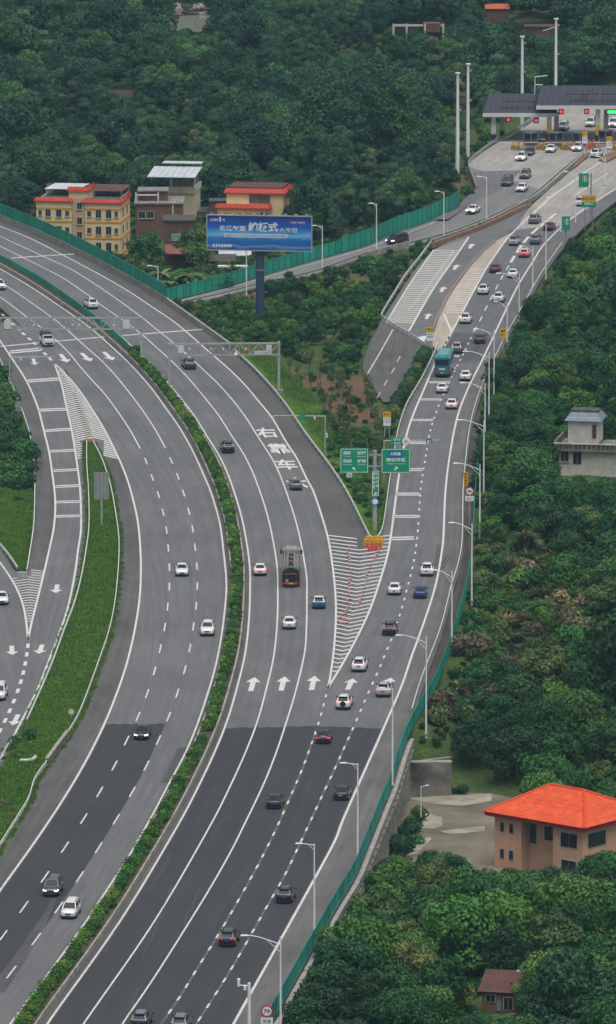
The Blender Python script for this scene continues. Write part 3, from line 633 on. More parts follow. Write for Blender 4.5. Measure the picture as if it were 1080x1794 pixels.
# pond and its stony bank far behind
PZ = 0.2
pond_c = P(336, 38, PZ)
WATER = bpy.data.materials.new("pond_water"); WATER.use_nodes = True; wb = WATER.node_tree.nodes["Principled BSDF"]; wb.inputs["Base Color"].default_value = (0.22,0.225,0.19,1); wb.inputs["Roughness"].default_value = 0.16  # pale base colour stands in for sky reflected on the water
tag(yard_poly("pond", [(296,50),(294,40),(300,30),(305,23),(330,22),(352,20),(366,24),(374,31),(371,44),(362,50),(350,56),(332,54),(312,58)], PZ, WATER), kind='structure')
bank = tag(yard_poly("stony_bank", [(294,25),(298,8),(330,4),(372,10),(376,20),(355,22),(320,25)], PZ+.25, mat("bank_earth", (0.24,0.21,0.17), .95, .3, .8, world_space=True)), kind='structure')
STONE = mat("rubble_stone", (0.34,0.31,0.27), .95, .35, 1.2, objvar=.3)
ms = MB(); ms.box((0,0,0), (1,1,.8), top=(.6,.7)); stone_me = ms.data("stone", STONE)
for i in range(150):
    u, v = random.uniform(297, 372), random.uniform(6, 23); p = P(u, v, PZ+.35); o = place("stone", stone_me, bank); s = random.uniform(.35, .9)
    o.location = p; o.scale = (s*1.3, s*1.2, s); o.rotation_euler = (random.uniform(-.3,.3), random.uniform(-.3,.3), random.uniform(0,6))
# ================================================================== median planter, walls, rails, fences
CONC = mat("stained_concrete", (0.29,0.275,0.245), .92, .38, .9, world_space=True, bump=.3, detail=7)
CONC_D = mat("dirty_concrete", (0.17,0.16,0.14), .95, .5, .55, world_space=True, bump=.3, detail=7)
WHITE_M = mat("galvanised_white", (0.62,0.63,0.61), .5, .12, 1.2, metal=.0, spec=.4)
GALV = mat("galvanised_steel", (0.42,0.43,0.43), .5, .18, 1.5, metal=.25, spec=.5)
GREY_ST = mat("grey_steel", (0.30,0.31,0.32), .5, .15, 1.0, metal=.2)
DARKM = mat("dark_metal", (0.03,0.03,0.032), .6, .1, 2)
def thing(name, label, cat, loc=(0,0,0), rz=0.0, group=None): return tag(empty(name, loc, rz), label, cat, group)
med = thing("median_planter", "long concrete median planter with hedge between the two carriageways", "planter")
seg0 = along(MED_R, 330, 1900)
MB().wall(MED_L, -.2, .62, .22).build("wall", CONC, med); MB().wall(MED_R, -.2, .74, .22).build("wall", CONC, med)
SOILM = mat("planter_soil", (0.07,0.06,0.035), .98, .4, 1.0, world_space=True)
strip("soil", [Vector((p.x,p.y,0)) for p in MED_L], [Vector((p.x,p.y,0)) for p in resample(MED_R[::-1], n=len(MED_L))], .5, SOILM, parent=med, skirt=0, poly=False)
# teal glare screen panels on the far part of the median
TEAL = mat("teal_panel", (0.012,0.27,0.185), .55, .22, .8, spec=.35, objvar=.16)
TEAL_D = mat("teal_post", (0.008,0.15,0.105), .55, .1, 1)
def mid_line(A, B, n): A, B = resample(A, n=n), resample(B, n=n); return [a.lerp(b, .5) for a, b in zip(A, B)]
MEDC = smooth_line(mid_line(MED_L, MED_R[::-1], 400), 3)
def panel_mesh(name, w, h, m, ribs=4, th=.06):
    b = MB().box((0,0,h/2), (w, th, h))
    for i in range(ribs): b.box((-w/2+w*(i+.5)/ribs, -th*.75, h/2), (w/ribs*.35, th*.5, h*.97))
    b.box((0,0,h+.02), (w, th*1.6, .05)); return b.data(name, m)
def panels(root, l, s0, s1, w, h, me, post_me, z=0.0, names=("panel", "post"), slack=.985):
    n = max(1, int((s1-s0)/w)); step = (s1-s0)/n
    for i in range(n):
        a, _ = at_len(l, s0+i*step); b, _ = at_len(l, s0+(i+1)*step); c = (a+b)/2; d = b-a
        hs = h((i+.5)/n) if callable(h) else 1.0
        o = place(names[0], me, root); o.location = (c.x, c.y, c.z+z); o.rotation_euler = (0, -math.atan2(d.z, math.hypot(d.x, d.y)) if abs(d.z) > .001 else 0, math.atan2(d.y, d.x)); o.scale = (d.length/w*slack, 1, hs)
        if post_me is not None:
            q = place(names[1], post_me, root); q.location = (a.x, a.y, a.z+z); q.rotation_euler = (0, 0, math.atan2(d.y, d.x)); q.scale = (1, 1, hs)
gs = thing("glare_screen", "low teal glare screen along the top of the far median wall", "screen")
sA, sB = near_s(MEDC, P(-110, 420)), near_s(MEDC, P(232, 618))
panels(gs, MEDC, min(sA, sB), max(sA, sB), 3.0, 1.0, panel_mesh("panel", 3.0, 1.0, TEAL, 3), None, .62)
gs2 = thing("broken_glare_screen", "single leaning teal glare panel in a gap of the median hedge", "screen", P(348,1307)+Vector((0,0,.5)), 1.3)
place("panel", panel_mesh("panel", 2.2, 1.2, TEAL, 3), gs2).rotation_euler = (.5, .1, 0); MB().box((0,.25,.5), (.08,.08,1.0)).build("post", TEAL_D, gs2)
# parapets along the outbound road and the noise barrier
par = thing("road_parapet", "weathered concrete parapet edging the outbound carriageway below the noise barrier", "parapet")
PA = along(PAR, 330, 612); PA = offs(PA, -.15)
MB().wall(PA, -.5, .85, .3).build("wall", CONC, par); MB().wall(PA, .85, .95, .4).build("coping", CONC, par)
rib = MB().box((0,-.19,.35), (.16,.1,.95)).data("rib", CONC); s = 1.0; Lp = length(PA)
while s < Lp:
    p, t = at_len(PA, s); o = place("rib", rib, par); o.location = p; o.rotation_euler = (0,0,math.atan2(t.y, t.x)+math.pi); s += 2.0
nb = thing("noise_barrier", "tall teal noise barrier of ribbed panels beside the outbound carriageway", "barrier")
sE = near_s(PA, P(291,531)); sa, sb = (0, sE) if at_len(PA, 0)[0].y > at_len(PA, sE)[0].y else (sE, Lp)
pm = panel_mesh("panel", 2.0, 2.05, TEAL, 5); pp = MB().box((0,0,1.05), (.14,.16,2.15)).data("post", TEAL_D)
panels(nb, PA, sa, sb, 2.0, None, pm, pp, .95)
nb2 = thing("noise_barrier", "teal noise barrier of ribbed panels along the far side of the toll exit road", "barrier")
parD = thing("road_parapet", "low concrete parapet along the far edge of the toll exit road", "parapet")
DF = D_FAR[near_s and 0:]; sD0, sD1 = near_s(D_FAR, P(797,364,DZ(797))), length(D_FAR)
DFs = sub(D_FAR, sD0, sD1, 2.0); MB().wall(offs(DFs, .2), -.6, .75, .3).build("wall", CONC, parD)
DFo = offs(sub(D_FAR, sD0-2, sD1, 2.0), -.35)
panels(nb2, DFo, 0, length(DFo), 2.0, lambda t: 1.35 if t < .45 else 1.15, pm, pp, .2)
# W-beam rails: one beam along the line, posts joined as a fine part
def guardrail(label, l, h=.78, side=1, step=4.0, m=WHITE_M, name="guardrail", wide=.32, double=False, posts=True, group=None):
    r = thing(name, label, "guardrail", group=group)
    q = offs(l, side*.12); b = MB()
    k = len(q); prof = ((0,h-wide),(.07,h-wide*.8),(.07,h-wide*.6),(.0,h-wide*.5),(.07,h-wide*.4),(.07,h-wide*.2),(0,h))
    rows = [[Vector((p.x, p.y, p.z+z)) for p in offs(l, side*x)] for x, z in prof]; vs = [p for row in rows for p in row]
    b.add(vs, [(a*k+i, a*k+i+1, (a+1)*k+i+1, (a+1)*k+i) for a in range(len(prof)-1) for i in range(k-1)])
    b.wall(l, h-.03, h+.03, .10)
    b.build("beam", m, r)
    pb = MB(); s = .5; T = length(l)
    while s < T:
        p, t = at_len(l, s); pb.box((p.x, p.y, p.z+h/2-.1), (.11,.11,h+.15), math.atan2(t.y, t.x)); s += step
    tag(pb.build("posts", GALV, r), kind='stuff'); return r
guardrail("pale guardrail curving along the outbound shoulder above the grass slope", along(PAR, 618, 952), side=1, wide=.45)
guardrail("guardrail on the left edge of the exit ramp above the gore nose", RAIL_C, side=1)
guardrail("guardrail along the right shoulder of the exit ramp beside the teal fence", RAIL_R, side=-1, step=2.0)
guardrail("guardrail along the left side of the narrow grass island", ISL_L, side=-1, step=2.0)
guardrail("guardrail along the right side of the narrow grass island", ISL_R, side=1, step=2.0)
guardrail("bent white guardrail at the left edge of the inbound shoulder near the camera", ISL_R2, side=1, wide=.5)
guardrail("guardrail along the far left edge of the inbound exit ramp", LEFT_RAIL, side=-1, step=2.0)
guardrail("guardrail on the left wedge of grass beside the joining ramp", F_RAIL, side=1, wide=.45)
guardrail("guardrail on the near edge of the toll exit road", sub(D_NEAR, near_s(D_NEAR, P(905,361,0)), length(D_NEAR), 2.0), side=1, step=2.0, m=GALV)
guardrail("low rail closing the end of the hatched lane", line([(670,560),(689,574),(715,588),(746,609)]), side=-1, step=3.0)
guardrail("guardrail on the left edge of the hatched lane", line([(757,427),(735,456),(710,488),(690,520),(673,548),(668,558)]), side=1, wide=.45)
guardrail("rail at the lower left between bushes and the joining ramp", [P(u, v) for u, v in ((15,1312),(2,1336),(-25,1385))], side=1)
guardrail("double rail between the toll plaza and the entry road", line([(1024,272),(985,303),(945,338),(925,352)]), side=1, step=2.0, m=GALV, wide=.5)
guardrail("rail along the outer edge of the toll plaza", line([(836,332),(824,300),(821,290),(832,276),(868,250),(893,238),(938,208)]), side=-1, step=3.0, m=GALV, wide=.6)
# concrete divider beyond the toll exit road and its red-brown toe wall
dv = thing("divider_wall", "long low concrete divider between the toll exit road and the entry lanes", "wall")
MB().wall(line([(1022,276),(985,308),(945,343),(905,366),(853,392),(778,420),(762,425)]), -.2, .8, .35).build("wall", CONC, dv)
REDW = mat("red_wash_wall", (0.30,0.155,0.12), .95, .25, .8, world_space=True)
MB().wall(line([(930,362),(905,372),(853,397),(778,425),(757,432)]), -.3, .75, .3).build("toe_wall", REDW, dv)
# bridge where the toll exit road crosses the hollow
br = thing("road_bridge", "short concrete road bridge with dark opening on the toll exit road", "bridge")
bl = sub(D_NEAR, near_s(D_NEAR, P(712,432,DZ(712))), near_s(D_NEAR, P(640,450,DZ(640))), 2.0)
MB().wall(offs(bl, -.2), -.15, .95, .3).build("parapet", CONC, br); MB().wall(offs(bl, -.15), -1.4, -.16, .4).build("girder", CONC_D, br)
for p in (bl[0], bl[-1]): MB().box((p.x, p.y-.2, p.z-2.0), (1.3,1.4,3.7)).build("abutment", CONC, br)
MB().wall(offs(bl[1:-1], 1.6), -4.2, -.5, .3).build("opening_shade", DARKM, br)  # dark sheet added behind the girder as painted shade of the opening
# retaining wall under the near right edge, its beam, pilasters and the wing wall
rw = thing("retaining_wall", "tall stained retaining wall below the teal fence at the right road edge", "wall")
FW = along(FENCE, 1292, 1900); FW = sorted(FW, key=lambda p: p.y)
MB().wall(offs(FW, .35), -7.2, -.35, .5).build("wall", CONC_D, rw)
MB().wall(offs(FW, .62), -.9, -.05, .5).build("beam", CONC, rw); MB().wall(offs(FW, .75), -1.75, -1.35, .3).build("pipe_ledge", CONC, rw)
pil = MB().box((0,0,-4.0), (.5,.5,6.0)).data("pilaster", CONC); s = 2.0
while s < length(FW):
    p, t = at_len(offs(FW, .7), s); o = place("pilaster", pil, rw); o.location = p; o.rotation_euler = (0,0,math.atan2(t.y, t.x)); s += 4.0
ww = thing("wing_wall", "stained grey concrete wing wall facing the yard under the road", "wall")
a, b = P(702,1398,YZ), P(791,1393,YZ)
mbw = MB(); za, zb = YZ-.6, -1.75
mbw.add([(a.x,a.y,za),(b.x,b.y,za),(b.x,b.y,zb+.15),(a.x,a.y,zb-.35),(a.x,a.y+.7,za),(b.x,b.y+.7,za),(b.x,b.y+.7,zb+.15),(a.x,a.y+.7,zb-.35)], [(0,1,2,3),(5,4,7,6),(3,2,6,7),(1,5,6,2),(4,0,3,7)])
mbw.build("wall", mat("streaked_concrete", (0.20,0.19,0.165), .95, .6, .35, world_space=True, bump=.3, detail=8), ww)
MB().box(((a.x+b.x)/2, a.y-.06, zb-.08), (b.x-a.x+.1,.9,.16)).build("coping", CONC, ww)
# teal mesh fence on the wall: panels of upright bars in a frame
tf = thing("roadside_fence", "teal barred fence along the right edge of the exit ramp above the forest", "fence")
def fence_panel(w, h):
    b = MB(); 
    for i in range(9): b.box((-w/2+w*(i+.5)/9, 0, h/2), (.14,.03,h))
    for z in (.08, h-.04): b.box((0,0,z), (w,.05,.08))
    return b.data("panel", mat("fence_teal", (0.012,0.23,0.18), .5, .12, 1.0, objvar=.4))
fpost = MB().box((0,0,.95), (.09,.09,1.95)).data("post", mat("fence_post", (0.05,0.42,0.33), .5, .1, 1))
FS = sorted(FENCE, key=lambda p: p.y); panels(tf, offs(FS, .05), 0, length(FS), 2.4, None, fence_panel(2.4, 1.85), fpost, 0.0)
# crash cushion, nose pieces
def nose(label, u, v, w, m, h=1.0):
    p = P(u, v); r = thing("crash_cushion", label, "crash cushion", p)
    b = MB(); n = 9
    pts = [(w/2*math.cos(math.pi+math.pi*k/(n-1)), w*.45*math.sin(math.pi+math.pi*k/(n-1))) for k in range(n)]
    pts = [(w/2, .6)]+pts[::-1]+[(-w/2, .6)]; k = len(pts)
    b.add([(x,y,0) for x,y in pts]+[(x,y,h) for x,y in pts], [(i,(i+1)%k,k+(i+1)%k,k+i) for i in range(k)]+[tuple(range(k,2*k))]); b.build("shell", m, r)
    MB().box((0,-w*.2,h+.05), (w*.7,.5,.1)).build("cap", m, r); return r
ORANGE = mat("orange_plastic", (0.62,0.20,0.07), .6, .15, 1.2); YEL = mat("yellow_plastic", (0.62,0.33,0.02), .6, .2, 2.5)
nose("orange rounded crash cushion at the tip of the narrow grass island", 156, 779, 1.3, ORANGE, .9)
nose("grey rail end cap at the point of the left grass wedge", 39, 1012, 1.4, GALV, .75)
# yellow water barrels at the ramp gore
BARREL_R = mat("red_white_barrel", (0.5,0.09,0.07), .6, .2, 3)
bar_me = MB().tube((0,0,0),(0,0,.95),.36,.3,10).tube((0,0,.95),(0,0,1.05),.12,.1,8).data("barrel", YEL); bar2 = MB().tube((0,0,0),(0,0,.45),.30,.26,10).tube((0,0,.45),(0,0,.8),.24,.2,10).data("barrel", BARREL_R)
k = 0
for row, n in enumerate((4,5,4,3)):
    for i in range(n):
        p = P(655+(i-(n-1)/2)*7.2, 951+row*5.0); yel = row < 2
        o = place("crash_barrel", bar_me if yel else bar2); o.location = p; o.rotation_euler = (0,0,k); k += 1
        tag(o, ("yellow water barrel clustered at the gore nose below the green signs" if yel else "red and white water barrel in front of the yellow gore barrels"), "barrel", "barrels at the gore nose")
# red and white marker posts on the hatching
RED = mat("marker_red", (0.55,0.06,0.05), .6, .1, 2); WHT = mat("marker_white", (0.75,0.73,0.70), .6, .1, 2)
def marker_mesh():
    b = MB().tube((0,0,0),(0,0,.06),.22,.18,8,2)
    for i in range(4): b.tube((0,0,.06+i*.18),(0,0,.24+i*.18),.085-.008*i,.077-.008*i,8,i % 2)
    return b.data("marker_post", [RED, WHT, DARKM])
mk = marker_mesh()
def marker(p, label, group): o = place("marker_post", mk); o.location = p; tag(o, label, "marker post", group)
lA = line([(608,964),(612,985),(614,1005),(612,1040),(611,1065),(608,1080)]); lB = line([(664,968),(655,985),(646,1005),(640,1030),(634,1055),(626,1065),(606,1078)])
for l, lb in ((lA, "red and white marker post in the left row on the gore hatching"), (lB, "red and white marker post in the slanting right row on the gore hatching")):
    s = 0
    while s < length(l): marker(at_len(l, s)[0]+Vector((random.gauss(0,.12),0,0)), lb, "marker posts on the gore"); s += 2.6
for u, v in ((604,1078),(597,1083),(605,1088),(612,1090),(594,1092),(600,1094),(608,1093),(597,1098)): marker(P(u, v), "red and white marker post clustered at the near end of the gore rows", "marker posts at the gore end")
lC = line([(868,425),(845,445),(831,460),(803,495),(782,527),(772,550),(762,570),(758,592)]); s = 0
while s < length(lC): marker(at_len(lC, s)[0], "red and white marker post in the long row beside the beige strip", "marker posts along the beige strip"); s += 2.0
# concrete wall piece and drain at the lower left, white pipe
cw = thing("end_wall", "short weathered concrete wall at the culvert beside the inbound shoulder", "wall")
MB().wall(line([(119,1293),(100,1318),(82,1343)]), -1.2, .95, .35).build("wall", CONC_D, cw); MB().wall(line([(119,1293),(100,1318),(82,1343)]), .95, 1.05, .45).build("coping", CONC, cw)
pz = -.2; pipe = MB(); q = [P(36,1333,pz+.5), P(50,1333,pz+.6), P(57,1331,pz+.9), P(64,1325,pz+1.3)]
for a, b in zip(q[:-1], q[1:]): pipe.tube(a, b, .24, .24, 8)
tag(pipe.build("drain_pipe", WHITE_M), "white bent drain pipe crossing the ditch at lower left", "pipe")

# bare drainage strip between the ramp shoulder and the fence
dr = strip("drainage_strip", along(offs(RAMP_R, .05), 715, 1262), along(offs(sorted(FENCE, key=lambda p: p.y), -.1), 720, 1262), -.12, road_mat("ditch_earth", (0.062,0.054,0.044), .3, .35), poly=False)
# ================================================================== vegetation
def leaf_mat(name, a, b, objhue=True, trans=.22):
    """leaf colour: per-leaf and per-plant variation between two greens"""
    m = bpy.data.materials.new(name); m.use_nodes = True; n, l = m.node_tree.nodes, m.node_tree.links
    for x in list(n): n.remove(x)
    out = n.new("ShaderNodeOutputMaterial"); at = n.new("ShaderNodeAttribute"); at.attribute_name = "tint"; oi = n.new("ShaderNodeObjectInfo")
    rp = n.new("ShaderNodeValToRGB"); l.new(oi.outputs["Random"], rp.inputs[0]); e = rp.color_ramp.elements; e[0].position = 0; e[0].color = (*a, 1); e[1].position = 1; e[1].color = (b[0]*1.35, b[1]*1.12, b[2], 1)
    x = e.new(.55); x.color = (*[(p+q)/2 for p, q in zip(a, b)], 1); x = e.new(.86); x.color = (*b, 1)
    tr = n.new("ShaderNodeMapRange"); tr.inputs["To Min"].default_value = .55; tr.inputs["To Max"].default_value = 1.5; l.new(at.outputs["Fac"], tr.inputs["Value"])
    mx = n.new("ShaderNodeVectorMath"); mx.operation = 'SCALE'; l.new(rp.outputs[0], mx.inputs[0]); l.new(tr.outputs[0], mx.inputs["Scale"])
    hs = n.new("ShaderNodeHueSaturation"); l.new(mx.outputs[0], hs.inputs["Color"])
    mr = n.new("ShaderNodeMapRange"); mr.inputs["To Min"].default_value = .492; mr.inputs["To Max"].default_value = .530
    fr = n.new("ShaderNodeMath"); fr.operation = 'FRACT'; m7 = n.new("ShaderNodeMath"); m7.operation = 'MULTIPLY'; m7.inputs[1].default_value = 7.31; l.new(oi.outputs["Random"], m7.inputs[0]); l.new(m7.outputs[0], fr.inputs[0]); l.new(fr.outputs[0], mr.inputs["Value"]); l.new(mr.outputs[0], hs.inputs["Hue"])
    d = n.new("ShaderNodeBsdfPrincipled"); d.inputs["Roughness"].default_value = .55; d.inputs["Specular IOR Level"].default_value = .25; l.new(hs.outputs[0], d.inputs["Base Color"])
    t = n.new("ShaderNodeBsdfTranslucent"); l.new(hs.outputs[0], t.inputs["Color"]); k = n.new("ShaderNodeMixShader"); k.inputs[0].default_value = trans
    l.new(d.outputs[0], k.inputs[1]); l.new(t.outputs[0], k.inputs[2]); l.new(k.outputs[0], out.inputs[0]); return m
LEAF_DK = leaf_mat("dark_leaf", (0.014,0.056,0.016), (0.048,0.135,0.030))
LEAF_MD = leaf_mat("mid_leaf", (0.022,0.084,0.016), (0.088,0.190,0.030))
LEAF_FD = leaf_mat("far_dark_leaf", (0.013,0.058,0.026), (0.044,0.124,0.046)); LEAF_FM = leaf_mat("far_mid_leaf", (0.022,0.080,0.030), (0.074,0.165,0.050)); LEAF_FO = leaf_mat("far_soft_leaf", (0.040,0.080,0.040), (0.105,0.150,0.065))  # far greens shifted to teal: distant haze put into the leaf colour
LEAF_OL = leaf_mat("olive_leaf", (0.045,0.088,0.020), (0.135,0.180,0.045))
LEAF_BR = leaf_mat("dry_leaf", (0.085,0.075,0.040), (0.22,0.19,0.10))
LEAF_BN = leaf_mat("banana_leaf", (0.035,0.095,0.025), (0.10,0.18,0.05), trans=.3)
LEAF_HG = leaf_mat("hedge_leaf", (0.030,0.095,0.012), (0.105,0.205,0.026))
GRASS_M = leaf_mat("grass_blade", (0.048,0.130,0.012), (0.135,0.225,0.032))
BARK = mat("bark", (0.12,0.10,0.075), .95, .3, 3); BARK_P = mat("pale_bark", (0.30,0.27,0.22), .95, .25, 3)
def leaves(centres, total, size, rng, flat=.7, up=.25, aspect=.62):
    """leaf-sized folded quads spread over clump shells; returns verts, faces, tint"""
    vs, fs, tn = [], [], []; A = np.array([r*r for _, r in centres]); A = A/A.sum()
    for (c, r), a in zip(centres, A):
        tone = rng.uniform(-.3, .3)
        for _ in range(max(6, int(total*a))):
            z = rng.uniform(-.55, 1.0); t = rng.uniform(0, 2*math.pi); q = math.sqrt(max(0, 1-z*z)); nrm = np.array((q*math.cos(t), q*math.sin(t), z))
            rr = r*rng.uniform(.72, 1.06); p = np.array(c)+nrm*rr*np.array((1, 1, flat))
            d = nrm+np.array((0, 0, up))+np.array([rng.gauss(0, .45) for _ in range(3)]); d /= np.linalg.norm(d)
            e = np.cross(d, (rng.gauss(0,1), rng.gauss(0,1), rng.gauss(0,.5))); e /= (np.linalg.norm(e)+1e-9); g = np.cross(d, e)
            s = size*rng.uniform(.6, 1.25); w = s*aspect*.5; o = len(vs)
            vs += [tuple(p-e*s*.5), tuple(p+g*w-d*s*.12), tuple(p+e*s*.5-d*s*.1), tuple(p-g*w-d*s*.12)]; fs.append((o, o+1, o+2, o+3)); tn += [min(1, max(0, .5+tone+rng.uniform(-.35, .35)))]*4
    return vs, fs, tn
def leaf_mesh(name, vs, fs, tn, m):
    me = bpy.data.meshes.new(name); me.from_pydata(vs, [], fs); a = me.attributes.new("tint", 'FLOAT', 'POINT'); a.data.foreach_set("value", np.array(tn, np.float32)); me.materials.append(m); me.update(); return me
def crown(name, seed, R, Hh, base, nclump, total, size, m, shape='round'):
    rng = random.Random(seed); C = []
    for i in range(nclump):
        t = rng.uniform(0, 2*math.pi); h = rng.random()
        if shape == 'round': rad = R*math.sqrt(max(.05, 1-(1.75*h-.75)**2))*rng.uniform(.35, .85); z = base+(Hh-base)*(.12+.72*h)
        elif shape == 'plume': rad = R*(.25+.75*math.sin(math.pi*min(1, .25+h*.75)))*rng.uniform(.2, .75); z = base+(Hh-base)*h*.92
        else: rad = R*(1-h*.7)*rng.uniform(.3, .9); z = base+(Hh-base)*h*.9
        C.append(((rad*math.cos(t), rad*math.sin(t), z), R*rng.uniform(.26, .46)))
    C.append(((0, 0, base+(Hh-base)*.55), R*.62)); C.append(((0, 0, base+(Hh-base)*.82), R*.42))
    return leaf_mesh(name, *leaves(C, total, size, rng), m), C
def trunk_mesh(C, Hh, r, m, rng, nl=5):
    b = MB(); top = Vector((rng.uniform(-.3,.3), rng.uniform(-.3,.3), Hh*.55)); mid = Vector((rng.uniform(-.2,.2), rng.uniform(-.2,.2), Hh*.28))
    b.tube((0,0,-.6), mid, r, r*.8, 7).tube(mid, top, r*.8, r*.5, 7)
    for c, _ in rng.sample(C, min(nl, len(C))): b.tube(top.lerp(mid, rng.random()*.8), c, r*.38, r*.12, 5)
    return b.data("trunk", m)
def proto(seed, R, Hh, base, nc, total, size, m, shape='round', tr=.22, bark=BARK):
    cm, C = crown("crown", seed, R, Hh, base, nc, total, size, m, shape); return cm, trunk_mesh(C, Hh, tr, bark, random.Random(seed+99))
NEAR = [proto(1, 4.0, 8.5, 1.4, 22, 4200, .52, LEAF_DK), proto(2, 3.6, 7.6, 1.2, 18, 3800, .50, LEAF_MD), proto(3, 4.4, 9.2, 1.6, 26, 4600, .54, LEAF_DK), proto(4, 3.2, 9.8, 1.8, 18, 3600, .5, LEAF_MD, 'plume'), proto(5, 3.8, 8.0, 1.2, 24, 4200, .5, LEAF_MD), proto(6, 3.3, 7.2, 1.0, 16, 3400, .52, LEAF_OL), proto(9, 5.2, 10.5, 2.0, 30, 6000, .55, LEAF_DK), proto(10, 4.6, 8.2, 1.2, 20, 4600, .5, LEAF_MD)]
TALL = [proto(7, 4.6, 17.5, 3.5, 34, 5200, .62, LEAF_MD, 'plume', .35, BARK_P), proto(8, 4.2, 15.5, 3.0, 30, 4800, .6, LEAF_DK, 'plume', .33, BARK_P)]
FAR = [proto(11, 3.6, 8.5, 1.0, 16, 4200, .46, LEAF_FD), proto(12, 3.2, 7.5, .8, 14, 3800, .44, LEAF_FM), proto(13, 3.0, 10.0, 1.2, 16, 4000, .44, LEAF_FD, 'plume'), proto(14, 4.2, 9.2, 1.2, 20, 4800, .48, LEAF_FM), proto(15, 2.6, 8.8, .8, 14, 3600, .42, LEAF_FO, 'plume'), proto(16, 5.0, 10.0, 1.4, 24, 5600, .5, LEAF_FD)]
BUSH = [leaf_mesh("foliage", *leaves([((random.uniform(-.6,.6), random.uniform(-.6,.6), random.uniform(.35,1.25)), random.uniform(.4,.7)) for _ in range(9)], 760, .30, random.Random(s), 1.0), m) for s, m in ((21, LEAF_MD), (22, LEAF_DK), (23, LEAF_OL), (24, LEAF_BR), (25, LEAF_MD))]
def pampas(seed, m):
    rng = random.Random(seed); vs, fs, tn = [], [], []
    for i in range(190):
        t = rng.uniform(0, 6.283); L = rng.uniform(1.0, 2.0); lean = rng.uniform(.15, .9); w = rng.uniform(.04, .09); d = np.array((math.cos(t), math.sin(t), 0)); s = np.array((-d[1], d[0], 0)); b = d*rng.uniform(0, .3); p = [b, b+d*lean*L*.35+np.array((0,0,L*.6)), b+d*lean*L+np.array((0,0,L*(.95-.4*lean)))]
        o = len(vs); vs += [tuple(p[0]-s*w), tuple(p[0]+s*w), tuple(p[1]+s*w), tuple(p[1]-s*w), tuple(p[2])]; fs += [(o,o+1,o+2,o+3),(o+3,o+2,o+4)]; tn += [rng.random()]*5
    return leaf_mesh("foliage", vs, fs, tn, m)
PAMPAS = [pampas(31, LEAF_OL), pampas(32, LEAF_BR)]
def project(p):
    """world point -> photo pixel"""
    c, s = math.cos(PITCH), math.sin(PITCH); dy, dz = p[1]-CAM_Y, p[2]-CAM_H; zc = dy*c-dz*s; yc = dy*s+dz*c
    return 540+F_PX*p[0]/zc, 897-F_PX*yc/zc
def poly_has(u, v, poly):
    r = False; j = len(poly)-1
    for i in range(len(poly)):
        (x0, y0), (x1, y1) = poly[i], poly[j]
        if (y0 > v) != (y1 > v) and u < (x1-x0)*(v-y0)/(y1-y0)+x0: r = not r
        j = i
    return r
KEEP_OUT = []       # (x, y, radius) of buildings, poles and the like
def keep(u, v, z, r): p = P(u, v, z); KEEP_OUT.append((p.x, p.y, r))
def near_road(x, y, m):
    P0 = np.array([x]), np.array([y])
    for q in ROAD_POLY:
        lo, hi = q.min(0)-m, q.max(0)+m
        if lo[0] < x < hi[0] and lo[1] < y < hi[1]:
            if in_poly(*P0, q)[0] or seg_dist(*P0, [Vector((a, b, 0)) for a, b in q[::2]])[0] < m: return True
    return False
# footprints left free of trees
for u, v, z, r in ((115,455,-7,9),(165,455,-7,9),(205,450,-7,9),(290,455,-7,8),(320,470,-7,8),(300,345,-6,9),(430,430,-7,9),(480,425,-7,9),(345,400,-7,6),(455,577,-3,3),(970,1520,-7,10),(900,1515,-7,8),(1040,1520,-7,10),(940,1545,-7,8),(1020,1550,-7,8),(880,1530,-7,7),(1020,860,-6,8),(1060,860,-6,8),(875,1775,-7,5),(310,16,0,5),(340,16,0,5),(362,16,0,4),(312,38,0,6),(335,40,0,7),(356,38,0,6),(720,68,4,4),(750,68,4,4),(935,70,5,4),(950,70,5,4),(872,34,6,3.5),(820,270,-3,2.5),(801,298,-3,2.5)): keep(u, v, z, r)
YARD_PX = [(640,1480),(690,1318),(800,1318),(870,1372),(925,1400),(915,1470),(880,1520),(760,1500),(690,1520)]
SLOPE_PX = [(828,890),(865,870),(940,950),(990,1030),(1060,1090),(1080,1180),(960,1220),(900,1270),(850,1320),(800,1318),(728,1296),(745,1250),(785,1150),(815,1050)]
FIELD_PX = [(720,205),(850,200),(860,245),(800,285),(735,275)]
# sight lines: plants standing in front of these features stay low enough to leave them in view (u0, u1, lowest visible row)
OPEN = ((296,370,51),(688,782,50),(912,978,56),(855,890,25),(196,232,160),(700,795,1397),(700,862,1492),(864,945,1506),(945,1100,1482),(838,912,1766),(980,1100,829),(60,240,440),(236,330,385),(296,345,418),(380,500,385),(800,812,292),(818,826,270))
def headroom(u, v, rpx):
    h = 1e9
    for a, b, vb in OPEN:
        if v > vb and a-rpx*.8 < u < b+rpx*.8: h = min(h, v-vb)
    return h
trees_ind, trees_far = [], []
rng = random.Random(5)
def free(x, y, pad=0.0): return all((x-a)**2+((y-b)*.6)**2 > (r+pad)**2 for a, b, r in KEEP_OUT)
FENX = lambda y: float(np.interp(y, FEN[:, 1], FEN[:, 0]))
RAILX = sorted([(p.y, p.x) for p in RAMP_R]); RYX = np.array(RAILX)
def right_edge(y): return float(np.interp(y, RYX[:, 0], RYX[:, 1]))
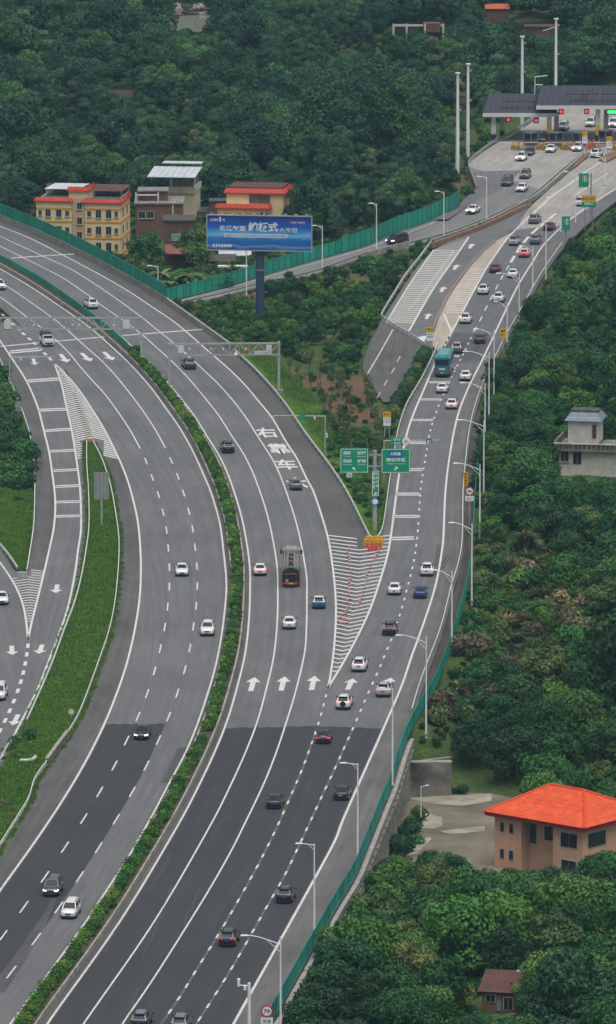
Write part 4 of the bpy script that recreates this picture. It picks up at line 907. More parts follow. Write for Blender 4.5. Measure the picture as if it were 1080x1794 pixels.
# --- forest on the right of the ramp
sp = 5.6; y = -205.0
while y < 430:
    lim = 540/F_PX*(y-CAM_Y)*1.12+4; e = max(right_edge(y), FENX(y) if y < 140 else -99); x = e+3.0+rng.uniform(0, 2)
    while x < lim:
        px, py = x+rng.uniform(-1.6, 1.6), y+rng.uniform(-2.6, 2.6); z = ground_z(px, py); u, v = project((px, py, z)); ok = px > max(right_edge(py), -99)+2.2
        if poly_has(u, v, YARD_PX) or not free(px, py): ok = False
        if poly_has(u, v, SLOPE_PX): ok = ok and rng.random() < .04
        if y > 300 and near_road(px, py, 4): ok = False
        if ok: (trees_ind if v > 430 and u < 1100 and v < 1850 else trees_far).append((px, py, z, u, v))
        x += sp*rng.uniform(.85, 1.15)
    y += sp*1.15
# --- background forest
y = 300.0
while y < 950:
    lim = 40*(y-CAM_Y)/790*1.15+8; x = -lim
    while x < lim:
        px, py = x+rng.uniform(-2, 2), y+rng.uniform(-2.5, 2.5); z = ground_z(px, py); u, v = project((px, py, z)); x += 5.2*rng.uniform(.85, 1.15)
        if not free(px, py, 1.0) or poly_has(u, v, FIELD_PX): continue
        bx = np.interp(u, (-200, 0, 52, 60, 240, 250, 380, 505, 520, 640, 700, 745, 797, 815, 850, 930, 1000, 1100), (372, 385, 395, 352, 352, 380, 385, 400, 440, 412, 392, 368, 334, 265, 235, 175, 160, 150))
        if v > bx-2: continue
        if px > right_edge(py)-60 and near_road(px, py, 4.5): continue
        trees_far.append((px, py, z, u, v))
    y += 5.6
def add_tree(p, pr, sc, label, group, name="broadleaf_tree", cat="tree", rz=None, up=1.0):
    r = tag(empty(name, p, rng.uniform(0, 6.28) if rz is None else rz), label, cat, group); r.scale = (sc*rng.uniform(.85, 1.18), sc*rng.uniform(.85, 1.18), sc*up*rng.uniform(.9, 1.12))
    place("crown", pr[0], r); place("trunk", pr[1], r); return r
ZONES = (([(500,1480),(860,1530),(860,1900),(500,1900)], "leafy tree in the thicket below the right retaining wall", "trees below the retaining wall"),
         ([(860,1490),(1400,1490),(1400,1900),(860,1900)], "bushy green tree in the grove in front of the orange-roofed house", "trees before the orange-roofed house"),
         ([(830,1230),(1400,1180),(1400,1490),(830,1490)], "dark green tree behind the orange-roofed house", "trees behind the orange-roofed house"),
         ([(690,880),(1400,860),(1400,1230),(690,1390)], "tree standing on the overgrown slope right of the street lamps", "trees on the overgrown slope"),
         ([(690,640),(1400,640),(1400,880),(690,900)], "tree around the small grey-white house at the right", "trees around the grey-white house"),
         ([(600,300),(1400,300),(1400,640),(600,640)], "tree in the dark wood beside the upper exit ramp", "trees beside the upper exit ramp"))
trees_ind.sort(key=lambda t: -t[4]); extra = trees_ind[285:]; trees_ind = trees_ind[:285]; trees_far += extra
for px, py, z, u, v in trees_ind:
    lb, gp = next(((l, g) for q, l, g in ZONES if poly_has(u, v, q)), ZONES[-1][1:]); e = px-max(right_edge(py), FENX(py) if py < 140 else -99)
    sc = rng.uniform(.68, 1.22)*(.62 if e < 5 and py > WALL_Y else 1.0)*(.85 if v < 1500 else 1.0); k = rng.choice((0, 1, 2, 4, 5, 6, 7, 7)) if v > 1300 else rng.choice((0, 2, 6, 2, 1, 3, 4, 5, 7))
    if 540 < v < 740: k = rng.choice((0, 2, 6, 3, 4))
    s_ = pxm(v, z); hr = headroom(u, v, 4.0*sc*s_)/s_/((8.5,7.6,9.2,9.8,8.0,7.2,10.5,8.2)[k]*1.16)
    if hr < .32: continue
    add_tree((px, py, z), NEAR[k], min(sc, hr), ("rounded dark green", "compact mid-green", "broad dark green", "slender upright", "bushy mid-green", "olive-tinted", "large spreading dark", "wide light green")[k]+" "+lb.replace("dark green tree", "tree").replace("bushy green tree", "tree").replace("leafy tree", "tree"), gp)
# single trees that stand out
keep_t = lambda u, v, z=0: G(u, v, z)
add_tree(P(255,489,-7), NEAR[2], 1.05, "large dark rounded tree beside the yellow four-storey house", None, rz=1.0)
add_tree(P(345,478,-7), NEAR[0], 1.05, "dark rounded tree left of the blue billboard", None, rz=2.0)
add_tree(P(700,318,-5), TALL[0], 1.18, "tall twin-crowned tree right of centre in the far forest, right crown", None, rz=.5)
add_tree(P(655,322,-5), TALL[1], 1.32, "tall twin-crowned tree right of centre in the far forest, left crown", None, rz=2.5)
add_tree(P(676,318,-5), TALL[0], .72, "mid-height tree between the two tall crowns of the far forest", None, rz=4.0)
add_tree(P(410,345,-6), NEAR[5], .8, "small olive tree behind the red-roofed cream house", None)
# --- the far forest reads as one mass: one object, trees instanced on points
pc = bpy.data.collections.new("forest_kinds"); kinds = []
for i, (cm, tm) in enumerate(FAR+[NEAR[0], NEAR[2]]):
    o = bpy.data.objects.new("kind%02d" % i, cm); pc.objects.link(o); kinds.append(o)
far_me = bpy.data.meshes.new("forest"); far_me.from_pydata([t[:3] for t in trees_far], [], [])
for nm, ty in (("scl", 'FLOAT_VECTOR'), ("rot", 'FLOAT'), ("kind_ix", 'INT')): far_me.attributes.new(nm, ty, 'POINT')
S, Rr, Ix = [], [], []
for px, py, z, u, v in trees_far:
    cl = math.sin(px*.07+1)*math.sin(py*.035)+math.sin(px*.19+py*.05)*.5; s = rng.uniform(.62, 1.2)*(1+.28*cl)
    if rng.random() < .08: s *= 1.4
    if 395 > v > 330: s *= .78
    near = v > 600; s_ = pxm(v, z); hr = headroom(u, v, 3.2*s*s_)/s_/10.5
    s = min(s, hr) if hr > .22 else 0.001
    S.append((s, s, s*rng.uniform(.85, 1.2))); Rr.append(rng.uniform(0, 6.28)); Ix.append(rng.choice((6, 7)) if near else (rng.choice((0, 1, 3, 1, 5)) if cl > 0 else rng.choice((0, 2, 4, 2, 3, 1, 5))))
far_me.attributes['scl'].data.foreach_set("vector", np.array(S, np.float32).ravel()); far_me.attributes['rot'].data.foreach_set("value", np.array(Rr, np.float32)); far_me.attributes['kind_ix'].data.foreach_set("value", np.array(Ix, np.int32))
def scatter_group(coll):
    g = bpy.data.node_groups.new("scatter", 'GeometryNodeTree'); g.interface.new_socket("Geometry", in_out='INPUT', socket_type='NodeSocketGeometry'); g.interface.new_socket("Geometry", in_out='OUTPUT', socket_type='NodeSocketGeometry')
    n, l = g.nodes, g.links; i, o = n.new("NodeGroupInput"), n.new("NodeGroupOutput"); mp = n.new("GeometryNodeMeshToPoints"); ci = n.new("GeometryNodeCollectionInfo"); ci.inputs["Collection"].default_value = coll; ci.inputs["Separate Children"].default_value = True; ci.inputs["Reset Children"].default_value = True
    ip = n.new("GeometryNodeInstanceOnPoints"); ip.inputs["Pick Instance"].default_value = True
    def named(nm, t): a = n.new("GeometryNodeInputNamedAttribute"); a.data_type = t; a.inputs[0].default_value = nm; return a.outputs["Attribute"]
    cx = n.new("ShaderNodeCombineXYZ"); l.new(named("rot", 'FLOAT'), cx.inputs["Z"]); er = n.new("FunctionNodeEulerToRotation"); l.new(cx.outputs[0], er.inputs[0])
    l.new(i.outputs[0], mp.inputs[0]); l.new(mp.outputs[0], ip.inputs["Points"]); l.new(ci.outputs[0], ip.inputs["Instance"]); l.new(named("kind_ix", 'INT'), ip.inputs["Instance Index"]); l.new(er.outputs[0], ip.inputs["Rotation"]); l.new(named("scl", 'FLOAT_VECTOR'), ip.inputs["Scale"]); l.new(ip.outputs[0], o.inputs[0]); return g
fo = place("forest", far_me); md = fo.modifiers.new("scatter", 'NODES'); md.node_group = scatter_group(pc)
tag(fo, "dense mixed green forest filling the whole background", "forest", kind='stuff')
# --- shrubs, pampas grass, saplings, bananas
def shrub(u, v, z, k, s, label, group, pam=False, name=None):
    p = G(u, v, z); r = place(name or ("pampas_grass" if pam else "shrub"), (PAMPAS if pam else BUSH)[k]); r.location = p; r.rotation_euler = (0, 0, rng.uniform(0, 6.28)); r.scale = (s, s, s*rng.uniform(.8, 1.2)); label = label if (pam or name or "dark shrub" in label or "bright green shrub" in label or "low shrub" in label) else label.replace("wild shrub", ("mid-green wild shrub", "dark green wild shrub", "olive wild shrub", "dry brown wild shrub", "light green wild shrub")[k]); return tag(r, label, "shrub" if not pam else "grass clump", group)
n = 0
while n < 150:
    u, v = rng.uniform(710, 1080), rng.uniform(860, 1400)
    if not poly_has(u, v, SLOPE_PX): continue
    p = G(u, v, -4); e = p.x-max(right_edge(p.y), FENX(p.y) if p.y < 140 else -99)
    if e < 1.6: continue
    n += 1
    if rng.random() < .42 and u < 985: shrub(u, v, -4, rng.choice((0, 0, 1)), rng.uniform(1.1, 2.0), "feathery straw-coloured grass clump on the slope right of the ramp", "pampas grass on the slope", True)
    else: shrub(u, v, -4, rng.choice((0, 0, 2, 2, 2, 3, 4, 1)), rng.uniform(1.1, 2.2), "wild shrub on the overgrown slope right of the ramp", "shrubs on the slope")
# --- undergrowth: knee-high scrub covering the rough ground, one mass
uc = bpy.data.collections.new("scrub_kinds")
for i, b in enumerate(BUSH+PAMPAS): uc.objects.link(bpy.data.objects.new("scrub%02d" % i, b))
UG, US, UK = [], [], []
ROADS_BB = [(q.min(0)-1.2, q.max(0)+1.2, q) for q in ROAD_POLY]
ux, uy = [], []
y = -205.0
while y < 560:
    lim = 540/F_PX*(y-CAM_Y)*1.1+3; x = -lim
    while x < lim: ux.append(x+rng.uniform(-.8, .8)); uy.append(y+rng.uniform(-1.2, 1.2)); x += 1.7
    y += 2.3
ux, uy = np.array(ux), np.array(uy); ok = np.ones(ux.shape, bool)
for lo, hi, q in ROADS_BB:
    ii = np.where(ok & (ux > lo[0]) & (ux < hi[0]) & (uy > lo[1]) & (uy < hi[1]))[0]
    if len(ii) == 0: continue
    bad = in_poly(ux[ii], uy[ii], q) | (seg_dist(ux[ii], uy[ii], [Vector((a, b, 0)) for a, b in q]) < 1.0); ok[ii[bad]] = False
soil_u = soil_at(ux, uy); medp = np.array([(p.x, p.y) for p in MED_L]+[(p.x, p.y) for p in MED_R]); ok &= ~in_poly(ux, uy, medp)
islp = np.array([(p.x, p.y) for p in ISL_L2]+[(p.x, p.y) for p in ISL_RX[::-1]]); inisl = in_poly(ux, uy, islp)
for x, y, k, so, ii in zip(ux, uy, ok, soil_u, inisl):
    if not k or not free(x, y, -1.0): continue
    z = ground_z(x, y); u, v = project((x, y, z))
    if poly_has(u, v, YARD_PX) or (ii and v < 1300): continue
    if v > 600 and u < 560 and y > -60 and rng.random() < .93: continue                       # mown verges on the left
    e = x-max(right_edge(y), FENX(y) if y < 140 else -99)
    if e < .7 and e > -1.5: continue
    if e < 0:
        d = near_s(PAR, Vector((x, y, 0))); q, t = at_len(PAR, d); dd = math.hypot(q.x-x, q.y-y)
        if v > 610 and dd < 5.5 and rng.random() < .6: continue
        if rng.random() < so*1.25+.10: continue
    s = rng.uniform(.55, 1.15)*(.7 if e < 3 else 1.0); s_ = pxm(v, z); hr = headroom(u, v, s*s_)/s_/1.6
    if hr < .3: continue
    w = math.sin(x*.35+1)*math.sin(y*.11)+rng.uniform(-.6, .6)
    UG.append((x, y, z)); US.append(min(s, hr)); UK.append(rng.choice((5, 6, 5, 2)) if (w > .45 and e > 0 and 860 < v < 1300) else 3 if rng.random() < .06 else rng.choice((0, 1, 1, 2, 4)))
me = bpy.data.meshes.new("undergrowth"); me.from_pydata(UG, [], []); N = len(UG)
for nm, ty in (("scl", 'FLOAT_VECTOR'), ("rot", 'FLOAT'), ("kind_ix", 'INT')): me.attributes.new(nm, ty, 'POINT')
me.attributes["scl"].data.foreach_set("vector", np.repeat(np.array(US, np.float32), 3)); me.attributes["rot"].data.foreach_set("value", np.random.uniform(0, 6.28, N).astype(np.float32)); me.attributes["kind_ix"].data.foreach_set("value", np.array(UK, np.int32))
o = place("undergrowth", me); o.modifiers.new("scatter", 'NODES').node_group = scatter_group(uc); tag(o, "low mixed scrub and weeds covering the rough ground", "undergrowth", kind='stuff')
HOLLOW = [(372,545),(420,530),(500,510),(580,497),(640,470),(700,462),(712,480),(680,530),(660,555),(640,590),(628,640),(560,655),(500,625),(440,600),(400,580)]
n = 0
while n < 90:
    u, v = rng.uniform(370, 715), rng.uniform(460, 660)
    if not poly_has(u, v, HOLLOW): continue
    p = G(u, v, -2.5)
    if near_road(p.x, p.y, 1.2) or not free(p.x, p.y, -1.5): continue
    n += 1
    if rng.random() < .16 and v > 510: add_tree(p, NEAR[rng.choice((0, 1, 5, 3))], rng.uniform(.38, .55), "young tree growing in the hollow around the billboard pole", "young trees in the hollow")
    else: shrub(u, v, -2.5, rng.choice((0, 1, 1, 2, 4, 1)), rng.uniform(.9, 2.1), "wild shrub in the hollow between the carriageway and the ramp", "shrubs in the hollow")
def sapling_mesh(seed):
    rg = random.Random(seed); C = [((rg.uniform(-.3,.3), rg.uniform(-.3,.3), rg.uniform(1.6,3.0)), rg.uniform(.3,.5)) for _ in range(5)]
    return leaf_mesh("crown", *leaves(C, 130, .24, rg, 1.2), LEAF_OL), MB().tube((0,0,-.3),(rg.uniform(-.1,.1),0,2.4),.10,.06,6).tube((0,0,1.4),(.35,.1,2.6),.03,.015,5).tube((0,0,1.2),(-.3,-.15,2.4),.03,.015,5).data("trunk", BARK)
SAP = [sapling_mesh(s) for s in (41, 42, 43)]
rows = (([(512,664),(540,690),(562,709),(582,734),(605,762),(618,785)], 13, "first row beside the grass slope"), ([(545,655),(575,668),(590,682),(606,706),(612,722)], 9, "middle row on the brown earth"), ([(634,690),(647,704),(652,724),(656,746),(662,770),(668,800)], 13, "row beside the closed road stub"))
for px, k, wh in rows:
    l = catmull([G(u, v, -1.2) for u, v in px], .5); T = length(l)
    for i in range(k):
        p, _ = at_len(l, T*i/(k-1)); p = p+Vector((rng.uniform(-.5,.5), rng.uniform(-1,1), 0)); p.z = ground_z(p.x, p.y); s = SAP[i % 3]
        add_tree(p, s, rng.uniform(1.0, 1.35), "thin bare-stemmed sapling, "+wh, "saplings, "+wh, "sapling", "sapling")
def banana(seed):
    rg = random.Random(seed); vs, fs, tn = [], [], []
    for i in range(9):
        t = 6.283*i/9+rg.uniform(-.3,.3); L = rg.uniform(1.9, 2.8); d = np.array((math.cos(t), math.sin(t), 0)); s = np.array((-d[1], d[0], 0)); el = rg.uniform(.35, 1.2); o = len(vs); N = 6
        for k in range(N+1):
            f = k/N; a = el-f*1.5; x = L*f*math.cos(max(-.9, el-f*.9)); z = 1.5+L*(f*math.sin(el)-f*f*.75); w = .34*math.sin(math.pi*min(1, .12+f*.88))+.03; c = d*x+np.array((0, 0, z)); vs += [tuple(c-s*w+np.array((0,0,-.08))), tuple(c), tuple(c+s*w+np.array((0,0,-.08)))]; tn += [rg.random()]*3
        for k in range(N): fs += [(o+3*k, o+3*k+1, o+3*k+4, o+3*k+3), (o+3*k+1, o+3*k+2, o+3*k+5, o+3*k+4)]
    return leaf_mesh("leaves", vs, fs, tn, LEAF_BN), MB().tube((0,0,-.3),(0,0,1.7),.16,.11,8).data("stem", mat("banana_stem", (0.12,0.14,0.05), .9, .2, 3))
BAN = [banana(51), banana(52)]
def put_banana(u, v, z, s, label, group):
    r = tag(empty("banana_plant", G(u, v, z), rng.uniform(0, 6.28)), label, "banana plant", group); k = rng.choice(BAN); place("leaves", k[0], r); place("stem", k[1], r); r.scale = (s, s, s)
for u, v in ((880,800),(898,790),(915,805),(905,825),(890,835),(930,815),(945,830),(925,845),(870,820),(955,800),(885,775)): put_banana(u, v+30, -5, rng.uniform(1.0, 1.5), "banana plant with arching leaves left of the grey-white house", "banana plants by the grey-white house")
for u, v in ((1010,1190),(1030,1180),(1050,1192),(1068,1185),(1020,1205),(1055,1208)): put_banana(u, v+25, -6, rng.uniform(1.1, 1.6), "banana plant with drooping leaves above the orange-roofed house", "banana plants above the orange-roofed house")
for u, v in ((600,1760),(585,1775),(612,1790),(640,1780),(865,1800),(880,1790),(905,1800)): put_banana(u, v+25, -7, rng.uniform(1.0, 1.3), "banana plant among the trees at the bottom edge", "banana plants at the bottom edge")
for i in range(16): put_banana(285+i*7+rng.uniform(-5,5), rng.uniform(498, 512), -7, rng.uniform(.9, 1.4), "banana plant behind the noise barrier left of the billboard", "banana plants behind the noise barrier")
# --- median hedge bushes
HB = [leaf_mesh("hedge_bush", *leaves([((random.Random(s+i).uniform(-.35,.35), random.Random(s+i+50).uniform(-.5,.5), .35+.25*(i % 2)), .42) for i in range(5)], 420, .22, random.Random(s), 1.0), LEAF_HG) for s in (61, 62, 63)]
hl = [p for p in MEDC]; s0, s1 = near_s(MEDC, P(236, 628)), length(MEDC); s0, s1 = min(s0, s1), max(s0, s1); s = s0; k = 0
gapA = near_s(MEDC, P(348, 1300)); steps = (s1-s0)/275
while s < s1:
    if abs(s-gapA) > 3.2:
        p, t = at_len(MEDC, s); o = place("hedge_bush", HB[k % 3]); w = rng.uniform(.85, 1.25); o.location = (p.x+rng.uniform(-.12,.12)-.12, p.y, .5); o.rotation_euler = (0, 0, math.atan2(t.y, t.x)+rng.choice((0, math.pi))+math.pi/2); o.scale = (1.25*w, max(1.25, steps/1.15), rng.uniform(1.0, 1.45))
        y = P(540, 940).y
        tag(o, "clipped green hedge bush on the median, "+("far stretch beyond the arrows" if p.y > y else "near stretch beside the dark asphalt" if p.y < P(540,1266).y else "middle stretch"), "bush", "hedge bushes, "+("far" if p.y > y else "near" if p.y < P(540,1266).y else "middle")); k += 1
    s += steps
o = place("round_bush", BUSH[1]); o.location = P(236, 628)+Vector((0,0,.5)); o.scale = (1.15,1.15,1.0); tag(o, "single rounded bush at the end of the teal glare screen", "bush")
# hedge beside the closed stub
hs = line([(757,622),(742,650),(728,676),(712,702),(700,728)]); s = 0
while s < length(hs):
    p, t = at_len(hs, s); o = place("hedge_bush", BUSH[rng.choice((1, 2, 1))]); o.location = (p.x-1.0, p.y, -.3); o.scale = (.95, 1.2, 1.15); o.rotation_euler = (0,0,rng.uniform(0,6)); tag(o, "dark shrub in the hedge between closed stub and ramp", "bush", "hedge beside the closed stub"); s += 2.6
# lower-left bushes
for u, v, k, sz in ((20,1330,0,1.3),(35,1318,4,1.4),(50,1308,0,1.2),(12,1345,2,1.2),(30,1345,0,1.3),(60,1322,4,1.0),(5,1362,2,1.1),(45,1340,2,1.0),(15,1385,2,.9),(30,1400,4,.8),(8,1420,2,1.0),(20,1440,2,.8)): shrub(u, v, -.8, k, sz, "bright green shrub in the ditch at the lower left", "shrubs in the lower-left ditch")
for u, v in ((8,770),(22,760),(30,790),(15,800),(40,800),(5,830),(28,825),(45,840),(10,860),(35,865),(20,730),(5,745),(15,715),(3,715),(40,775),(48,815),(2,790),(25,850),(48,860),(12,690),(2,672)): shrub(u, v, -.4, rng.choice((1, 1, 0)), rng.uniform(1.3, 2.1), "dark shrub on the grass left of the inbound exit ramp", "shrubs left of the exit ramp")
for u, v, k, sz in ((714,1475,1,1.4),(722,1460,0,1.2),(708,1495,0,1.3),(735,1440,1,1.0),(700,1505,1,1.5),(730,1480,0,1.0),(800,1392,1,.6),(812,1392,1,.7)): shrub(u, v, YZ, k, sz, "low shrub growing at the edge of the concrete yard", "shrubs around the yard")
n = 0
while n < 45:          # shrubs at the foot of the retaining wall and fence
    t = rng.random(); p, _ = at_len(FS, length(FS)*t); q = p+Vector((rng.uniform(1.3, 2.6), 0, 0)); n += 1; q.z = ground_z(q.x, q.y)
    if poly_has(*project(q), YARD_PX): continue
    o = place("fence_shrub", BUSH[rng.choice((0, 1, 2, 4))]); o.location = q; sz = rng.uniform(.8, 1.4); o.scale = (sz, sz, sz); tag(o, "shrub growing along the foot of the teal roadside fence", "shrub", "shrubs along the fence foot")
# field of crops behind the tall trees
n = 0
while n < 70:
    u, v = rng.uniform(715, 860), rng.uniform(200, 290)
    if not poly_has(u, v, FIELD_PX): continue
    n += 1; shrub(u, v, -4, rng.choice((0, 4, 2)), rng.uniform(.7, 1.2), "low crop plant in the small field left of the white masts", "crop plants in the field", name="crop_plant")
# --- turf: grass tufts, one mass per verge
def tuft_mesh():
    rg = random.Random(3); vs, fs, tn = [], [], []
    for i in range(14):
        t = rg.uniform(0, 6.28); d = np.array((math.cos(t), math.sin(t), 0)); s = np.array((-d[1], d[0], 0)); b = np.array((rg.uniform(-.3,.3), rg.uniform(-.3,.3), 0)); L = rg.uniform(.14,.34); o = len(vs); vs += [tuple(b-s*.035), tuple(b+s*.035), tuple(b+d*L*.5+np.array((0,0,L)))]; fs.append((o,o+1,o+2)); tn += [rg.random()]*3
    return leaf_mesh("tuft", vs, fs, tn, GRASS_M)
tc = bpy.data.collections.new("tufts"); tc.objects.link(bpy.data.objects.new("tuft", tuft_mesh())); tg = scatter_group(tc)
for A, B, dens, z, hump in TURF:
    pts = []; area = length(A)*np.mean([(a-b).length for a, b in zip(A, B)]); N = min(14000, int(area*dens*.55))
    for _ in range(N):
        i = rng.randrange(199); f = rng.random(); t = rng.random(); a = A[i].lerp(A[i+1], f); b = B[i].lerp(B[i+1], f); p = a.lerp(b, t); zz = p.z+z-.07+hump*4*t*(1-t)*.9 if hump else ground_z(p.x, p.y)
        pts.append((p.x, p.y, max(zz, ground_z(p.x, p.y)) if not hump else zz))
    me = bpy.data.meshes.new("grass"); me.from_pydata(pts, [], [])
    a = me.attributes.new("scl", 'FLOAT_VECTOR', 'POINT'); a.data.foreach_set("vector", np.repeat(np.random.uniform(.6, 1.5, N), 3).astype(np.float32)); a = me.attributes.new("rot", 'FLOAT', 'POINT'); a.data.foreach_set("value", np.random.uniform(0, 6.28, N).astype(np.float32)); a = me.attributes.new("kind_ix", 'INT', 'POINT'); a.data.foreach_set("value", np.zeros(N, np.int32))
    o = place("grass", me); o.modifiers.new("scatter", 'NODES').node_group = tg; tag(o, "short bright green grass on the road verge", "grass", kind='stuff')
print("TREES", len(trees_ind), len(trees_far))
# ================================================================== vehicles
GLASS = mat("car_glass", (0.020,0.023,0.027), .28, .0, spec=.22); TYRE = mat("tyre", (0.018,0.018,0.018), .9, .1, 4); RIM = mat("wheel_rim", (0.32,0.32,0.33), .4, .1, 4, metal=.6)
TRIM = mat("black_trim", (0.02,0.02,0.021), .6, .1, 3); PLATE_B = mat("blue_plate", (0.03,0.10,0.45), .5, .1, 6); PLATE_G = mat("green_plate", (0.18,0.50,0.30), .5, .1, 6); PLATE_Y = mat("yellow_plate", (0.62,0.42,0.04), .5, .1, 6)
TAIL = mat("tail_light", (0.30,0.012,0.012), .3, .05, 5); TAIL_ON = mat("tail_light_lit", (1.0,0.06,0.035), .3, .05, 5, emit=.8); HEAD = mat("head_light", (0.55,0.57,0.58), .15, .05, 5, spec=.6); HEAD_ON = mat("head_light_lit", (1.0,0.88,0.62), .2, .05, 5, emit=3.0)
def paint(name, c, rough=.32): return mat("paint_"+name, c, rough, .05, .6, spec=.5, coat=.6)
PAINTS = {k: paint(k, c) for k, c in dict(white=(.70,.70,.69), offwhite=(.60,.60,.58), silver=(.36,.37,.37), grey=(.13,.135,.14), darkgrey=(.055,.058,.062), black=(.012,.012,.013), blue=(.012,.025,.16), teal=(.012,.105,.20), maroon=(.085,.006,.018), red=(.55,.10,.055), navy=(.022,.026,.07), brown=(.03,.018,.018), bronze=(.25,.24,.22)).items()}
def loft(st):
    """st: rows (y, half width, low, top, crown) from rear to front -> body shell"""
    b = MB(); rows = []
    for y, w, lo, tp, cr in st:
        half = [(w*.80, lo), (w*.97, lo+.10), (w, lo+(tp-lo)*.45), (w*.985, tp-(tp-lo)*.16), (w*.90, tp-.015), (w*.45, tp+cr*.8), (0, tp+cr)]
        rows.append([(-x, y, z) for x, z in half]+[(x, y, z) for x, z in half[:-1][::-1]])
    k = len(rows[0]); vs = [p for r in rows for p in r]; fs = [(i*k+j, i*k+j+1, (i+1)*k+j+1, (i+1)*k+j) for i in range(len(rows)-1) for j in range(k-1)]
    fs += [((i+1)*k, i*k, i*k+k-1, (i+1)*k+k-1) for i in range(len(rows)-1)]; fs += [tuple(range(k)), tuple(range((len(rows)-1)*k, len(rows)*k))[::-1]]
    return b.add(vs, fs)
def lerp(a, b, t): return tuple(x+(y-x)*t for x, y in zip(a, b))
def cabin(yr0, yr1, yf1, yf0, zb, zt, wb, wt):
    """greenhouse shell and its panes"""
    ym = (yr1+yf1)/2; B = [(-wb,yr0,zb),(wb,yr0,zb),(wb*1.02,ym,zb),(wb,yf0,zb),(-wb,yf0,zb),(-wb*1.02,ym,zb)]; T = [(-wt*.95,yr1,zt-.04),(wt*.95,yr1,zt-.04),(wt,ym,zt),(wt*.95,yf1,zt-.05),(-wt*.95,yf1,zt-.05),(-wt,ym,zt)]
    b = MB().add(B+T+[(0,yr1,zt-.005),(0,ym,zt+.045),(0,yf1,zt-.01)], [(0,1,7,6),(1,2,8,7),(2,3,9,8),(3,4,10,9),(4,5,11,10),(5,0,6,11),(6,7,12),(7,8,13,12),(6,12,13,11),(8,9,14,13),(11,13,14,10),(9,10,14)])
    def pane(a, b_, c, d, ix, iz, out):
        ce = lambda s, t: lerp(lerp(a, b_, s), lerp(d, c, s), t); o = Vector(out)*.016; return [tuple(Vector(ce(s, t))+o) for s, t in ((ix,iz),(1-ix,iz),(1-ix,1-iz*.8),(ix,1-iz*.8))]
    nF = Vector((0, zt-zb, yf0-yf1)).normalized(); nR = Vector((0, -(zt-zb), yr1-yr0)).normalized()
    panes = {"windscreen": [pane(B[4], B[3], T[3], T[4], .06, .08, nF)], "rear_window": [pane(B[0], B[1], T[1], T[0], .09, .14, nR)], "side_window": [pane(B[1], B[2], T[2], T[1], .16, .16, (1,0,.3)), pane(B[2], B[3], T[3], T[2], .06, .16, (1,0,.3)), pane(B[5], B[0], T[0], T[5], .16, .16, (-1,0,.3)), pane(B[4], B[5], T[5], T[4], .06, .16, (-1,0,.3))]}
    return b, panes
WHEEL = MB().tube((-.11,0,0),(.11,0,0),.335,.335,16).data("wheel", TYRE); RIM_ME = MB().tube((.105,0,0),(.125,0,0),.21,.20,12).tube((-.105,0,0),(-.125,0,0),.21,.20,12).data("rim", RIM)
CAR = {}
def car_proto(kind, L, W, st, cab, axle, rails=False, spoiler=False, nose_z=.62, tail_z=.82):
    w = W/2; d = {"L": L, "W": W, "axle": axle}; d["body"] = loft(st); d["cabin"], d["panes"] = cabin(*cab)
    d["meshes"] = m = []
    bm_ = d["body"].data("body", PAINTS["white"]); cm_ = d["cabin"].data("cabin", PAINTS["white"])
    for q in (bm_, cm_):
        x = bmesh.new(); x.from_mesh(q); bmesh.ops.recalc_face_normals(x, faces=x.faces); x.to_mesh(q); x.free()
    d["body_me"], d["cabin_me"] = bm_, cm_
    d["pane_me"] = {k: [MB().add(p, [(0,1,2,3)]).data(k, GLASS) for p in v] for k, v in d["panes"].items()}
    yb, yf = -L/2, L/2
    tl = [MB().add([(s*w*.50,yb-.015,tail_z-.09),(s*w*.93,yb+.06,tail_z-.10),(s*w*.93,yb+.06,tail_z+.10),(s*w*.50,yb-.005,tail_z+.07),(s*w*.985,yb+.30,tail_z-.06),(s*w*.98,yb+.30,tail_z+.09)], [(0,1,2,3),(1,4,5,2)]).data("tail_light", TAIL) for s in (-1, 1)]
    hl = [MB().add([(s*w*.50,yf+.012,nose_z-.07),(s*w*.88,yf-.07,nose_z-.08),(s*w*.88,yf-.10,nose_z+.10),(s*w*.52,yf-.02,nose_z+.06),(s*w*.97,yf-.40,nose_z+.02),(s*w*.965,yf-.42,nose_z+.15)], [(0,1,2,3),(1,4,5,2)]).data("headlight", HEAD) for s in (-1, 1)]
    d["tl"], d["hl"] = tl, hl
    d["plate_r"] = MB().box((0,yb-.02,tail_z-.13),(.44,.03,.14)).data("number_plate", PLATE_B); d["plate_f"] = MB().box((0,yf+.02,.43),(.44,.03,.14)).data("number_plate", PLATE_B)
    d["grille"] = MB().box((0,yf+.005,nose_z-.09),(w*.8,.03,.15)).box((0,yf-.0,.30),(w*1.35,.06,.14)).data("grille", TRIM); d["bump"] = MB().box((0,yb+.02,.30),(W*.84,.10,.20)).data("rear_bumper", TRIM)
    d["mirror"] = [MB().box((s*(w+.10),cab[3]-.35,cab[4]+.09),(.20,.11,.15)).data("mirror", TRIM) for s in (-1, 1)]
    d["rails"] = [MB().box((s*cab[7]*.86,(cab[1]+cab[2])/2,cab[5]+.06),(.05,(cab[2]-cab[1])*.9,.05)).data("roof_rail", TRIM) for s in (-1, 1)] if rails else []
    d["spoiler"] = MB().box((0,cab[1]-.08,cab[5]-.03),(cab[7]*1.8,.30,.05)).data("spoiler", TRIM) if spoiler else None
    CAR[kind] = d
